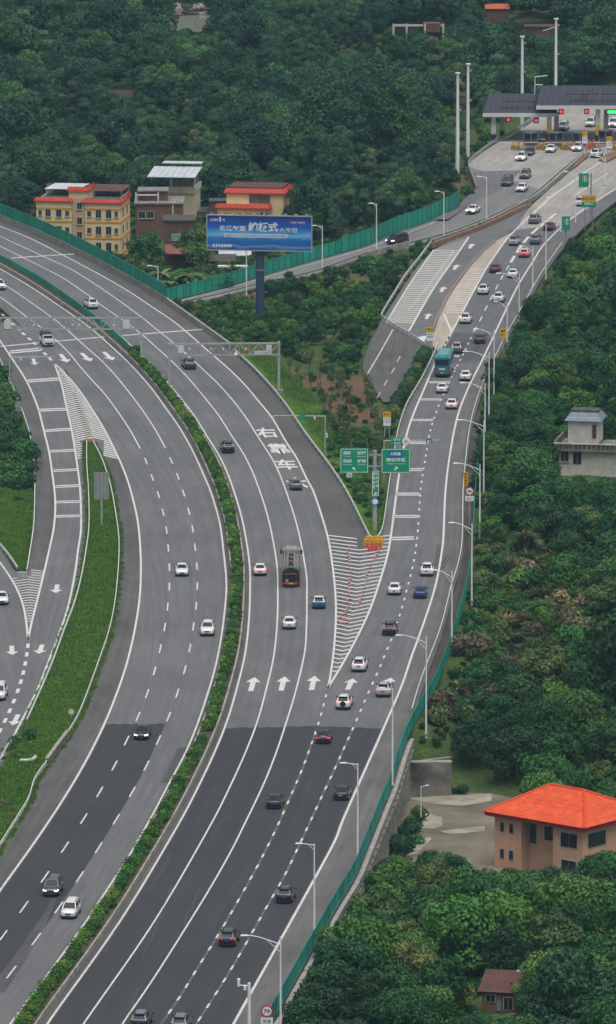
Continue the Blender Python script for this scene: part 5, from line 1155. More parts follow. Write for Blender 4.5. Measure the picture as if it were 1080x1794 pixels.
car_proto("sedan", 4.72, 1.82, [(-2.36,.66,.36,.86,.0),(-2.30,.80,.28,.95,.02),(-2.0,.88,.22,1.0,.03),(-1.3,.91,.20,1.0,.03),(0,.91,.18,.96,.03),(.9,.91,.18,.95,.03),(1.6,.89,.20,.88,.05),(2.1,.85,.24,.78,.05),(2.30,.76,.28,.68,.03),(2.36,.62,.36,.58,.0)], (-1.75,-.95,.30,1.12,.97,1.44,.80,.60), (-1.38, 1.42), tail_z=.80, nose_z=.64)
car_proto("suv", 4.66, 1.88, [(-2.33,.74,.40,1.0,.0),(-2.27,.86,.32,1.08,.02),(-1.9,.92,.26,1.10,.02),(-1.2,.94,.24,1.08,.02),(0,.94,.22,1.05,.03),(.9,.94,.22,1.05,.03),(1.6,.92,.24,1.01,.05),(2.1,.88,.28,.94,.05),(2.27,.80,.32,.84,.03),(2.33,.66,.40,.70,.0)], (-2.22,-1.78,.30,1.10,1.07,1.66,.83,.66), (-1.36, 1.38), True, True, nose_z=.78, tail_z=.95)
car_proto("hatch", 4.2, 1.78, [(-2.10,.70,.38,.95,.0),(-2.04,.82,.30,1.02,.02),(-1.7,.88,.24,1.02,.02),(-1.0,.89,.20,1.0,.02),(.3,.89,.18,.97,.03),(.9,.89,.18,.96,.03),(1.5,.87,.22,.90,.05),(1.9,.82,.26,.80,.04),(2.05,.74,.30,.70,.03),(2.10,.6,.38,.6,.0)], (-2.0,-1.5,.25,1.10,1.0,1.53,.80,.62), (-1.25, 1.28), False, True, tail_z=.88)
car_proto("mpv", 4.95, 1.90, [(-2.47,.80,.42,1.05,.0),(-2.42,.90,.34,1.12,.02),(-1.9,.95,.26,1.12,.02),(-1.2,.95,.24,1.10,.02),(0,.95,.22,1.08,.03),(1.1,.95,.22,1.08,.03),(1.8,.92,.24,1.02,.06),(2.25,.88,.28,.92,.05),(2.42,.80,.32,.80,.03),(2.47,.66,.42,.68,.0)], (-2.40,-2.15,.75,1.62,1.10,1.82,.86,.72), (-1.48, 1.48), True, False, nose_z=.76, tail_z=1.0)
def add_car(u, v, kind, col, away, curve, label, tail=False, head=False, roof=None, plate=None, group=None, z=0.0, cat="car", sc=1.0, name=None, extra=None):
    d = CAR[kind]; p = P(u, v, z); t = tangent(curve, p); t.z = 0; t.normalize()
    if t.y < 0: t = -t                                   # t points away from the camera
    c = p+t*(d["L"]/2*sc); h = t if away else -t; r = tag(empty(name or {"sedan": "sedan_car", "suv": "sport_utility_car", "hatch": "hatchback_car", "mpv": "minivan"}[kind], (c.x, c.y, z+.04), math.atan2(h.y, h.x)-math.pi/2), label, cat, group); r.scale = (sc, sc, sc)
    b = place("body", d["body_me"], r, True); b.material_slots[0].link = 'OBJECT'; b.material_slots[0].material = PAINTS[col]
    cb = place("cabin", d["cabin_me"], r); cb.material_slots[0].link = 'OBJECT'; cb.material_slots[0].material = PAINTS[roof or col]
    for k, ms in d["pane_me"].items():
        for m in ms: place(k, m, r)
    for m in d["tl"]:
        o = place("tail_light", m, r); o.material_slots[0].link = 'OBJECT'; o.material_slots[0].material = TAIL_ON if tail else TAIL
    for m in d["hl"]:
        o = place("headlight", m, r); o.material_slots[0].link = 'OBJECT'; o.material_slots[0].material = HEAD_ON if head else HEAD
    for m in (d["plate_r"], d["plate_f"]):
        o = place("number_plate", m, r); o.material_slots[0].link = 'OBJECT'; o.material_slots[0].material = plate or PLATE_B
    place("grille", d["grille"], r); place("rear_bumper", d["bump"], r)
    for m in d["mirror"]: o = place("mirror", m, r)
    for m in d["rails"]: place("roof_rail", m, r)
    if d["spoiler"] is not None: place("spoiler", d["spoiler"], r)
    for y in d["axle"]:
        for s in (-1, 1):
            o = place("wheel", WHEEL, r); o.location = (s*(d["W"]/2-.10), y, .335); q = place("rim", RIM_ME, o)
    if tail and kind != "mpv": place("brake_light", MB().box((0,-d["L"]/2+.25,1.15 if kind == "suv" else 1.02),(.5,.06,.06)).data("brake_light", TAIL_ON), r)
    return r
# outbound carriageway
add_car(164,542,"suv","white",True,L1,"white car with black rear window passing the far teal glare screen", roof="white")
add_car(335,648,"suv","darkgrey",True,L2,"dark grey car under the overhead gantry of the outbound lanes")
add_car(401,795,"suv","black",True,L1,"black car on the outbound lane left of the painted lettering")
add_car(520,860,"sedan","grey",True,L3,"grey sedan driving over the painted lane lettering", roof="grey")
add_car(456,1010,"sedan","white",True,L1,"white sedan beside the median hedge, left of the tanker truck", tail=True)
add_car(559,1068,"hatch","teal",True,L3,"blue small car with white roof right of the tanker truck", roof="offwhite")
add_car(507,1104,"sedan","white",True,L2,"white sedan following behind the tanker truck")
add_car(479,1419,"sedan","black",True,L2,"black sedan with blue plate on the dark asphalt, middle lane")
add_car(397,1661,"suv","black",True,L2,"black car with glowing red tail lights near the bottom of the dark asphalt", tail=True)
add_car(243,1806,"suv","black",True,L1,"black car cut off by the bottom edge, left of two", roof="grey")
add_car(313,1812,"suv","darkgrey",True,L2,"dark car with grey roof cut off by the bottom edge, right of two", roof="grey")
# exit ramp
add_car(566,1305,"sedan","black",True,D1,"black coupe with bright red brake lights at the start of the dark asphalt", tail=True)
add_car(597,1404,"sedan","black",True,D2,"black sedan with green plate beside the right edge line", plate=PLATE_G)
add_car(497,1585,"suv","black",True,D2,"black tall car with blue plate in the right lane of the dark asphalt")
x = add_car(601,1245,"suv","white",True,D2,"white car with spare wheel on its back and lit brake lights", tail=True, plate=PLATE_G); MB().tube((0,-2.36,.82),(0,-2.52,.82),.36,.34,14).build("spare_wheel", TYRE, x)
add_car(628,1179,"suv","white",True,D2,"white car with lit brake lights next to the tip of the gore hatching", tail=True)
add_car(671,1223,"suv","silver",True,RR,"silver car with lit brake lights near a street lamp", tail=True)
add_car(682,1115,"suv","black",True,D2,"black boxy car on the lane dashes right of the gore", tail=True)
add_car(691,1044,"sedan","white",True,D2,"white sedan left of the blue sedan on the ramp", )
add_car(736,1050,"sedan","blue",True,D2,"bright blue sedan in the right ramp lane")
add_car(748,1011,"suv","white",True,RR,"white tall car in front of the blue sedan")
add_car(791,718,"sedan","white",True,D2,"white sedan last of the three behind the teal bus", tail=True)
add_car(774,690,"sedan","white",True,D2,"white sedan directly behind the teal bus")
add_car(815,668,"sedan","white",True,D2,"white sedan to the right of the teal bus")
add_car(800,620,"suv","grey",True,D2,"dark grey car just ahead of the teal bus", roof="silver")
add_car(840,603,"sedan","brown",True,D2,"dark maroon-black sedan at the patch of darker ramp asphalt")
add_car(815,568,"suv","white",True,D2,"white car beside the tip of the beige hatched strip")
add_car(846,517,"suv","white",True,D2,"white car in the left lane beside the beige strip, nearer pair left")
add_car(873,531,"suv","white",True,D2,"white car in the right lane beside the beige strip, nearer pair right")
add_car(866,479,"sedan","maroon",True,D2,"dark red sedan beside the beige strip")
add_car(898,488,"sedan","white",True,D2,"white sedan right of the dark red sedan")
add_car(918,452,"sedan","red",True,D2,"orange-red taxi sedan with pale roof on the upper ramp", roof="offwhite", tail=True)
add_car(900,431,"suv","silver",True,D2,"silver-brown car left of the taxi on the upper ramp", roof="grey")
add_car(937,429,"suv","grey",True,D2,"dark grey car right of the taxi on the upper ramp")
add_car(960,405,"sedan","maroon",True,RR,"dark red car half hidden by the roadside tree on the upper ramp")
add_car(934,393,"suv","grey",True,D2,"grey car heading the upper ramp near the pale paving")
add_car(1015,362,"suv","white",True,RR,"white car with red lights beside the yellow and green toll sign", tail=True)
add_car(1042,277,"suv","white",True,D2,"white car driving into the toll gate past the brown island")
# coming out of the toll plaza
DM = mid_line(D_FAR, D_NEAR, 200); PLZ = line([(1010,230),(940,290),(880,340),(800,378)])
add_car(682,429,"mpv","black",False,DM,"black minivan on the toll exit road near the bridge", head=True, z=DZ(682), cat="van")
add_car(823,375,"sedan","white",False,DM,"white sedan leaving the toll plaza on the curved exit road", head=True, z=0)
add_car(911,337,"sedan","white",False,PLZ,"white sedan nearest the divider on the toll plaza")
add_car(886,327,"mpv","navy",False,PLZ,"dark minivan on the grey asphalt of the toll plaza", cat="van")
add_car(918,314,"suv","grey",False,PLZ,"grey car in the middle of the toll plaza")
add_car(911,283,"suv","white",False,PLZ,"white car with bright headlights on the upper toll plaza", head=True)
add_car(925,273,"sedan","navy",False,PLZ,"dark blue sedan just out of the toll gate")
add_car(963,268,"sedan","white",False,PLZ,"white sedan leaving the second toll lane")
add_car(1010,266,"suv","offwhite",False,PLZ,"pale blue-white car with lit headlights leaving the third toll lane", head=True)
add_car(948,251,"mpv","black",False,PLZ,"black van inside the toll lane under the left canopy", cat="van")
add_car(985,230,"mpv","white",False,PLZ,"white van queueing behind the toll canopy, left", cat="van")
add_car(1033,223,"mpv","offwhite",False,PLZ,"white minibus queueing behind the toll canopy, middle", cat="van")
add_car(1073,224,"mpv","white",False,PLZ,"white van queueing behind the toll canopy at the right edge", head=True, cat="van")
# inbound carriageway
add_car(3,509,"suv","white",False,N2,"white car cut off by the left edge on the far inbound lanes")
add_car(319,1011,"sedan","white",False,C2L,"white sedan between the lane dashes of the inbound carriageway")
add_car(363,1116,"suv","white",False,N3,"white car with dark grille in the lane beside the hedge", head=False)
add_car(247,1298,"sedan","black",False,C1L,"black sedan with lit headlights entering the inbound dark asphalt", head=True)
add_car(88,1573,"mpv","darkgrey",False,C1L,"dark grey minivan with lit headlights on the near inbound lanes", head=True, cat="van", sc=.97)
add_car(119,1612,"mpv","white",False,C2L,"white minivan on the pale inbound lane near the hedge", cat="van", sc=.93)
add_car(4,1061,"sedan","white",False,FL,"white sedan on the joining ramp at the left edge")
add_car(-4,1229,"mpv","white",False,FD,"white van cut off by the left edge on the joining ramp", cat="van")
# ---- bus
def vehicle_root(name, u, v, L, away, curve, label, cat):
    p = P(u, v); t = tangent(curve, p); t.z = 0; t.normalize(); t = t if t.y > 0 else -t; c = p+t*(L/2); h = t if away else -t
    return tag(empty(name, (c.x, c.y, .04), math.atan2(h.y, h.x)-math.pi/2), label, cat)
def bevel_box(c, d, bev, name, m, parent):
    me = MB().box(c, d).data(name, m); b = bmesh.new(); b.from_mesh(me); bmesh.ops.recalc_face_normals(b, faces=b.faces); bmesh.ops.bevel(b, geom=list(b.edges), offset=bev, segments=2, affect='EDGES'); b.to_mesh(me); b.free(); return place(name, me, parent, False)
BUSC = mat("bus_teal", (0.012,0.17,0.20), .35, .06, .5, coat=.5); BUST = mat("bus_roof", (0.10,0.30,0.30), .5, .1, .5)
bus = vehicle_root("coach_bus", 775, 662, 10.5, True, GR, "teal coach bus on the left lane of the exit ramp", "bus")
bevel_box((0,0,1.85),(2.5,10.5,2.9),.16,"body",BUSC,bus); bevel_box((0,.3,3.36),(1.7,7.0,.22),.07,"roof_unit",BUST,bus); MB().box((0,-4.0,3.33),(.9,.9,.12)).build("roof_hatch",BUST,bus); MB().box((0,3.6,3.33),(.9,.9,.12)).build("roof_hatch",BUST,bus)
MB().box((0,-5.245,2.50),(2.1,.04,.95)).build("rear_window",GLASS,bus); MB().box((0,5.245,2.2),(2.2,.04,1.5)).build("windscreen",GLASS,bus)
for s in (-1,1):
    for k in range(6): MB().box((s*1.252,-4.1+k*1.6,2.45),(.03,1.48,.85)).build("side_window",GLASS,bus)
    MB().box((s*1.0,-5.255,1.35),(.24,.04,.55)).build("tail_light",TAIL,bus); MB().box((s*1.45,5.05,2.6),(.3,.15,.45)).build("mirror",TRIM,bus)
    for y in (-3.2,3.3):
        o = place("wheel", MB().tube((-.15,0,0),(.15,0,0),.48,.48,16).data("wheel", TYRE), bus); o.location = (s*1.12,y,.48); place("rim", RIM_ME, o)
MB().box((0,-5.255,1.42),(1.0,.03,.28)).build("badge",WHITE_M,bus); MB().box((0,-5.27,.78),(.5,.03,.2)).build("number_plate",PLATE_Y,bus); MB().box((0,-5.2,.5),(2.3,.18,.3)).build("rear_bumper",TRIM,bus)
# ---- tanker truck
TANK = mat("tank_grimy", (0.21,0.185,0.165), .5, .25, .8, metal=.2); TANK_D = mat("tank_dirty", (0.085,0.082,0.07), .7, .3, 1.2); CABW = mat("cab_paint", (0.24,0.235,0.23), .5, .1, 1)
tk = vehicle_root("tanker_truck", 510, 1031, 14.6, True, L2, "grey tanker truck with red rear markings in the middle outbound lane", "truck")
bevel_box((0,4.2,2.0),(2.4,2.0,2.6),.15,"cab",CABW,tk); MB().box((0,5.21,2.3),(2.1,.03,1.0)).build("windscreen",GLASS,tk); MB().box((0,4.0,3.42),(1.9,1.3,.35),top=(.8,.7)).build("wind_deflector",CABW,tk)
def ell(y, rx, rz, n=20): return [(rx*math.cos(2*math.pi*k/n), y, 2.0+rz*math.sin(2*math.pi*k/n)) for k in range(n)]
R_ = [ell(-5.0,.95,.85), ell(-4.85,1.16,1.02), ell(2.7,1.16,1.02), ell(2.9,.95,.85)]; n_ = 20
MB().add([p for r in R_[1:] for p in r], [(i*n_+k, i*n_+(k+1) % n_, (i+1)*n_+(k+1) % n_, (i+1)*n_+k) for i in range(2) for k in range(n_)]+[tuple(range(2*n_,3*n_))]).build("tank",TANK,tk,True)
MB().add(R_[0]+R_[1], [(k,(k+1) % n_, n_+(k+1) % n_, n_+k) for k in range(n_)]+[tuple(range(n_))]).build("tank_end",TANK_D,tk)
MB().tube((0,-5.02,2.0),(0,-4.8,2.0),1.2,1.2,20).build("end_ring",TRIM,tk).scale = (1,1,.88)
wk = MB()
for s in (-1,1): wk.box((s*.42,-1.0,3.10),(.12,7.4,.14)).box((s*.95,-1.0,2.78),(.12,7.4,.10))
wk.build("walkway_rail",CABW,tk)
for k in range(6): MB().box((0,-4.2+k*1.3,3.06),(.76,.22,.12)).build("walkway_step",TRIM,tk)
MB().box((0,-1.0,3.02),(.72,7.2,.05)).build("walkway",TRIM,tk)
for y in (-2.8,-.6,1.6): MB().tube((0,y,3.0),(0,y,3.28),.26,.26,12).build("hatch_lid",TANK,tk)
REDM = mat("reflective_red", (0.55,0.06,0.03), .5, .15, 2)
MB().box((0,-5.06,1.95),(1.7,.03,.16)).build("warning_lettering_band",mat("faded_red", (0.32,0.07,0.045), .7, .35, 3),tk); MB().box((0,-5.15,.62),(2.4,.1,.22)).build("rear_bumper",REDM,tk); MB().box((0,-5.21,.62),(.6,.03,.2)).build("number_plate",PLATE_Y,tk); MB().box((-.55,-5.1,1.0),(.4,.08,.45)).build("side_box",CABW,tk)
MB().box((0,-.6,.75),(1.0,9.0,.25)).build("chassis",TRIM,tk)
for s in (-1,1):
    MB().box((s*1.0,-5.215,.62),(.3,.03,.2)).build("tail_light",TAIL,tk); MB().box((s*1.42,4.9,2.6),(.3,.15,.6)).build("mirror",TRIM,tk)
    for y in (-4.0,-2.7,3.9):
        o = place("wheel", MB().tube((-.2,0,0),(.2,0,0),.5,.5,16).data("wheel", TYRE), tk); o.location = (s*1.0,y,.5); place("rim", RIM_ME, o)
for c in tk.children:                 # long semi-tanker: the parts stretch along the road, the wheels only move
    if c.name.startswith("wheel"): c.location.y *= 1.38
    else: c.scale.y = 1.38
# ---- little lorry with a green load
lo = vehicle_root("pickup_truck", 86, 608, 5.2, False, N1, "small white pickup truck with a green load on the far inbound lanes", "truck")
bevel_box((0,1.5,.78),(1.78,2.1,1.0),.12,"bonnet",PAINTS["white"],lo); bevel_box((0,.75,1.42),(1.66,1.5,.75),.14,"cab",PAINTS["white"],lo); MB().box((0,1.52,1.48),(1.45,.05,.5)).build("windscreen",GLASS,lo); MB().box((0,-1.2,.85),(1.8,2.6,.6)).build("cargo_bed",PAINTS["white"],lo)
bevel_box((0,-.9,1.65),(1.75,2.9,1.1),.25,"load",mat("green_tarpaulin", (0.05,0.085,0.06), .8, .3, 1.5, bump=.4),lo); MB().box((0,2.57,.6),(1.3,.04,.22)).build("grille",TRIM,lo); MB().box((0,2.58,.38),(.44,.03,.14)).build("number_plate",PLATE_B,lo)
for s in (-1,1):
    MB().box((s*.7,2.57,.78),(.3,.04,.18)).build("headlight",HEAD,lo); MB().box((s*1.0,1.3,1.25),(.2,.1,.2)).build("mirror",TRIM,lo)
    for y in (-1.5,1.6):
        o = place("wheel", WHEEL, lo); o.location = (s*.8,y,.335); place("rim", RIM_ME, o)
# ================================================================== lamps, gantries, signs
LAMP_W = mat("lamp_white", (0.80,0.81,0.79), .45, .06, .6, spec=.4)
def street_lamp(u, vb, vt, tip, label, z=0.0, style='A', flip=1, group="street lamps"):
    p = P(u, vb, z); s = pxm(vb, z)*math.cos(PITCH); h = (vb-vt)/s; a = (u-tip)/pxm(vb, z)
    r = thing("street_lamp", label, "street lamp", p, 0, group)
    MB().tube((0,0,-.5),(0,0,h),.125,.075,10).build("pole", LAMP_W, r); MB().box((0,0,.1),(.5,.5,.25)).build("base", CONC, r)
    arm = MB(); d = -1 if a > 0 else 1; A = abs(a)
    if style == 'A':
        q = [Vector((d*A*t, 0, h-.9+1.25*math.sin(math.pi/2*t)*.85)) for t in (0, .2, .4, .6, .8, 1.0)]
        for x, y in zip(q[:-1], q[1:]): arm.tube(x, y, .055, .05, 6)
        arm.tube((0,0,h-1.7),(q[2].x,0,q[2].z),.04,.035,6)
    else:
        arm.tube((0,0,h-.15),(d*A,0,h+.12),.055,.05,6); arm.tube((0,0,h-.7),(d*A*.4,0,h-.05),.035,.03,6)
    arm.build("arm", LAMP_W, r)
    zt = q[-1].z if style == 'A' else h+.12
    MB().box((d*A-d*.1,0,zt-.03),(.85,.28,.12),top=(.8,.7)).build("lamp_head", LAMP_W, r)
    return r
for u, vb, vt, tip, st, lb in (
    (492,1812,1640,427,'A',"street lamp with long curved arm at the bottom edge by the 70 sign"),(551,1650,1478,523,'B',"short-armed street lamp second from the bottom on the right edge"),
    (627,1508,1337,600,'B',"short-armed street lamp beside the lower part of the teal fence"),(688,1378,1206,668,'B',"short-armed street lamp next to the wing wall"),
    (747,1287,1114,697,'A',"street lamp whose arm reaches the black boxy car"),(792,1137,1000,760,'A',"street lamp whose arm reaches the white tall car on the ramp"),
    (827,1054,917,790,'A',"street lamp right of the round 40 sign"),(841,948,813,798,'A',"street lamp standing above the yellow upright sign"),
    (848,866,737,804,'A',"street lamp left of the banana plants, nearer one"),(850,812,672,809,'A',"street lamp left of the banana plants, farther one"),
    (857,764,617,814,'A',"street lamp level with the teal bus"),(866,700,578,832,'A',"street lamp rising out of the trees beside the patched ramp asphalt"),
    (889,600,530,868,'A',"street lamp beside the small orange sign"),(910,568,480,872,'A',"street lamp near the white sedan on the upper ramp"),
    (934,505,432,912,'A',"street lamp near the taxi on the upper ramp"),(957,487,388,0,'P',"plain tall post at the road edge by the upper trees"),
    (983,408,347,960,'A',"street lamp left of the small green board"),(1009,392,302,990,'A',"street lamp left of the yellow and green toll sign"),
    (1061,325,275,1047,'A',"farthest street lamp on the pale entry plaza")):
    if st == 'P':
        p = P(u, vb); r = thing("plain_post", lb, "post", p); h = (vb-vt)/pxm(vb); MB().tube((0,0,-.5),(0,0,h),.11,.08,8).build("pole", LAMP_W, r); MB().box((0,0,h+.05),(.3,.3,.12)).build("cap", LAMP_W, r)
    else: street_lamp(u, vb, vt, tip, lb, 0.0, st)
for u, vb, vt, tip, lb in ((660,441,357,649,"street lamp on the toll exit road left of the black minivan"),(778,417,336,765,"street lamp on the toll exit road above the hatched lane"),(853,389,310,838,"street lamp on the divider below the grey minivan"),(565,487,396,549,"street lamp on the toll exit road just right of the billboard"),(432,518,440,430,"slim post in front of the left half of the billboard"),(277,520,466,261,"street lamp head peeping over the noise barrier corner")):
    street_lamp(u, vb, vt, tip, lb, DZ(u), 'B', group="street lamps on the toll exit road")
# tall white masts by the toll plaza
for u, vb, vt, wdt, lb in ((802,300,128,.42,"tall white mast, nearest of the four by the toll plaza"),(820,274,112,.40,"tall white mast, second of the four by the toll plaza"),(915,225,64,.38,"tall white mast behind the left toll canopy"),(974,205,33,.38,"tall white mast with lamp arm behind the main toll canopy")):
    p = P(u, vb, -1.5); h = (vb-vt)/pxm(vb, -1.5); r = thing("floodlight_mast", lb, "mast", p)
    MB().tube((0,0,-2),(0,0,h),wdt,.24,12).build("pole", LAMP_W, r); MB().tube((0,0,h),(0,0,h+.25),.5,.5,12).build("lamp_ring", LAMP_W, r)
    for k in range(2): MB().box((.45,-.1,h-1.2-k*6),(.5,.3,.35)).build("floodlight", GALV, r)
    if u == 974: MB().tube((0,0,h-1.5),(-2.8,0,h-2.4),.08,.06,6).build("arm", LAMP_W, r)
# overhead truss gantries
def truss(r, a, b, z0, z1, depth=.9, step=1.6):
    """lattice beam from a to b (local x), as chords and web"""
    ch = MB()
    for z in (z0, z1):
        for y in (-depth/2, depth/2): ch.box(((a+b)/2, y, z), (abs(b-a), .14, .14))
    ch.build("chords", GALV, r); n = max(2, int(abs(b-a)/step)); w = MB()
    for i in range(n):
        x0, x1 = a+(b-a)*i/n, a+(b-a)*(i+1)/n
        for y in (-depth/2, depth/2):
            w.tube((x0,y,z0),(x1,y,z1) if i % 2 else (x1,y,z1),.045,.045,5) if i % 2 == 0 else w.tube((x0,y,z1),(x1,y,z0),.045,.045,5); w.tube((x1,y,z0),(x1,y,z1),.04,.04,5)
        w.tube((x1,-depth/2,z1),(x1,depth/2,z1),.035,.035,5); w.tube((x1,-depth/2,z0),(x1,depth/2,z0),.035,.035,5)
    w.build("web", GALV, r)
def cam_box(r, x, z, name="camera"): MB().box((x,-.6,z),(.28,.5,.28)).tube((x,-.6,z-.3),(x,-.6,z-.12),.12,.12,8).build(name, WHITE_M, r)
p = P(248, 641); s = pxm(641); g1 = thing("overhead_gantry", "grey lattice gantry spanning the inbound carriageway at the left", "gantry", p)
wL = (248+70)/s; truss(g1, -wL, 0, 6.15, 8.0)
MB().box((0,0,4.0),(.35,.35,8.3)).build("post", GALV, g1); MB().box((-wL,0,4.0),(.35,.35,8.3)).build("post", GALV, g1)
for u, nm in ((14,"display"),(24,"camera"),(60,"camera"),(128,"sensor"),(140,"sensor"),(200,"camera"),(222,"display")):
    x = (u-248)/s
    if nm == "display": MB().box((x,-.55,7.0),(1.1,.2,1.5)).build("display", WHITE_M, g1)
    else: cam_box(g1, x, 6.9)
p = P(489, 687); s = pxm(687); g2 = thing("overhead_gantry", "grey lattice gantry with white plate over the outbound carriageway", "gantry", p, .05)
wL = (489-297)/s; truss(g2, -wL, 0, 6.15, 8.0); MB().box((0,0,4.0),(.38,.38,8.6)).build("post", GALV, g2); MB().box((-wL,0,3.8),(.38,.38,8.6)).build("post", GALV, g2); MB().box((0,0,.2),(1.2,1.2,.5)).build("base", CONC, g2)
MB().box(((461-489)/s,-.62,6.55),(2.8,.06,.62)).build("plate", WHITE_M, g2); letter(g2, "G107 出口", ((461-489)/s,-.66,6.55), 2.3, .4, mat("plate_text", (0.25,0.26,0.3), .6, 0))
for u, nm in ((317,"display"),(332,"camera"),(370,"camera"),(391,"camera"),(413,"dome"),(431,"camera"),(471,"display")):
    x = (u-489)/s
    if nm == "display": MB().box((x,-.55,7.2),(.9,.2,1.2)).build("display", WHITE_M, g2)
    elif nm == "dome": MB().tube((x,-.6,6.2),(x,-.6,6.7),.35,.12,10).build("dome_camera", WHITE_M, g2)
    else: cam_box(g2, x, 7.2)
MB().box(((433-489)/s,-.6,6.75),(.5,.25,.5)).build("warning_light", RED, g2)
# L-shaped camera poles
def arm_pole(u, vb, vt, tip, label, extras=(), z=0.0, rad=.11):
    p = G(u, vb, z); s = pxm(vb, p.z); h = (vb-vt)/s/math.cos(PITCH); a = (tip-u)/s; r = thing("camera_pole", label, "pole", p)
    MB().tube((0,0,-.4),(0,0,h),rad*1.15,rad*.9,8).build("post", GALV, r); MB().tube((0,0,h-.1),(a,0,h),rad*.7,rad*.45,6).build("arm", GALV, r)
    for f, k in extras: (MB().box((a*f,-.2,h-.35),(.3,.4,.3)) if k == 'c' else MB().disc((a*f,-.15,h-.1),.45,n=14)).build("camera" if k == 'c' else "round_sign", WHITE_M if k == 'c' else mat("sign_green", (0.006,0.30,0.16), .45, .06, 1), r)
    return r, h, a
r, h, a = arm_pole(570, 797, 728, 479, "grey arm pole with cameras on the grass slope of the outbound lanes", ((1.0,'c'),(.44,'s'),(.2,'c')))
MB().box((.25,-.1,h*.5),(.3,.25,.7)).build("cabinet", WHITE_M, r)
arm_pole(17, 688, 625, 96, "grey arm pole over the inbound exit ramp", ((.25,'c'),))
r, h, a = arm_pole(673, 845, 771, 770, "grey arm pole with cameras reaching over the exit ramp", ((.8,'c'),(.45,'c')))
SIGN_G = mat("sign_green", (0.006,0.30,0.16), .45, .06, 1); SIGN_W = mat("sign_white", (0.80,0.82,0.80), .5, .0); SIGN_BL = mat("sign_blue", (0.01,0.12,0.52), .45, .05, 1); SIGN_Y = mat("sign_yellow", (0.72,0.40,0.012), .5, .06, 1); SIGN_K = mat("sign_black", (0.03,0.03,0.03), .6, 0); SIGN_R = mat("sign_red", (0.55,0.03,0.03), .5, .05, 1); SIGN_BK = mat("sign_back", (0.26,0.28,0.28), .6, .15, 1.5)
def board(r, x, z, w, h, m, y=-.25, rim=True, name="sign_board"):
    b = MB().box((x,y,z),(w,.08,h)).build(name, m, r)
    if rim:
        q = MB(); t = .07
        for c, d in (((x,y-.045,z+h/2-.12),(w-.2,.02,t)),((x,y-.045,z-h/2+.12),(w-.2,.02,t)),((x-w/2+.12,y-.045,z),(t,.02,h-.24)),((x+w/2-.12,y-.045,z),(t,.02,h-.24))): q.box(c, d)
        q.build("sign_border", SIGN_W, r)
    return b
def sign_arrow(r, x, y, z, s, ang):
    ca, sa = math.cos(ang), math.sin(ang); pts = [(-.14,-.5),(.14,-.5),(.14,.05),(.42,.05),(0,.5),(-.42,.05),(-.14,.05)]
    MB().add([(x+s*(a*ca-b*sa), y, z+s*(a*sa+b*ca)) for a, b in pts], [tuple(range(7))]).build("arrow_symbol", SIGN_W, r)
MB().box((a*.28,-.2,h-.15),(2.5,.06,1.15)).build("sign_board", SIGN_G, r); letter(r, "清远城", (a*.24,-.25,h+.12), 1.2, .42, SIGN_W, .02); letter(r, "出口", (a*.24,-.25,h-.42), .9, .36, SIGN_W, .02); MB().disc((a*.40,-.24,h-.15),.62,n=16).build("round_plate", SIGN_W, r); letter(r, "40", (a*.40,-.30,h-.15), .6, .45, SIGN_BK, .02)
MB().box((a*.815,-.25,h-.1),(.95,.06,.62)).build("lane_display", mat("display_violet", (0.10,0.08,0.30), .5, .1, 2), r); letter(r, "01", (a*.815,-.29,h-.1), .6, .4, SIGN_W, .02)
# the pair of big green direction signs on one post
p = P(657, 926); s = pxm(926)*math.cos(PITCH); sg = thing("direction_signs", "pair of large green direction signs on a shared post at the gore", "road sign", p, 0)
Z = lambda v: (926-v)/s; X = lambda u: (u-657)/s
MB().tube((0,0,-.4),(0,0,Z(789)),.32,.28,12).build("post", GALV, sg)
for v in (797,817): MB().box((0,.0,Z(v)),(X(700)-X(614),.16,.2)).build("arm", GALV, sg)
def cx(a, b): return (X(a)+X(b))/2, X(b)-X(a)
x, w = cx(597,646); z = Z(806.5); hh = Z(785)-Z(828); board(sg, x, z, w, hh, SIGN_G)
for t, u, v, ww in (("清新",609.5,793,1.25),("湖南",634,793,1.25),("连州",609.5,807,1.25),("郴州",634,807,1.25)): letter(sg, t, (X(u),-.31,Z(v)), ww, .5, SIGN_W, .025)
for t, u, v, ww in (("Qingxin",609.5,799,1.0),("Hunan",634,799,1.35),("Lianzhou",609.5,813,1.15),("Chenzhou",634,813,1.15)): letter(sg, t, (X(u),-.31,Z(v)), ww, .2, SIGN_W, .01)
sign_arrow(sg, X(621), -.31, Z(820.5), .62, math.pi/4); board(sg, X(613), Z(832), .75, .62, SIGN_W, rim=False, name="camera_plate"); letter(sg, "测速", (X(613),-.31,Z(832)), .55, .4, SIGN_K)
x, w = cx(668,718); z = Z(807); hh = Z(785.5)-Z(828.5); board(sg, x, z, w, hh, SIGN_G); MB().box((X(692.5),-.32,Z(794.5)),(X(704)-X(681),.03,.82)).build("blue_field", SIGN_BL, sg); letter(sg, "人民路", (X(692.5),-.345,Z(794.5)), 1.55, .52, SIGN_W, .025)
letter(sg, "清远市区", (X(693),-.31,Z(805)), 2.85, .55, SIGN_W, .025); letter(sg, "Qingyuan  Downtown", (X(693),-.31,Z(812)), 2.6, .2, SIGN_W, .01); sign_arrow(sg, X(693.5), -.31, Z(820), .72, -math.pi/4)
x, w = cx(651.5,664.5); z = Z(846); hh = Z(823.5)-Z(869); board(sg, x, z, w, hh, SIGN_G, -.42)
for k, ch in enumerate("清远市区"): letter(sg, ch, (X(655.5),-.48,Z(829+k*7.5)), .42, .48, SIGN_W, .025)
for k, ch in enumerate("石角龙塘"): letter(sg, ch, (X(660.5),-.48,Z(829+k*7)), .28, .36, SIGN_W, .02)
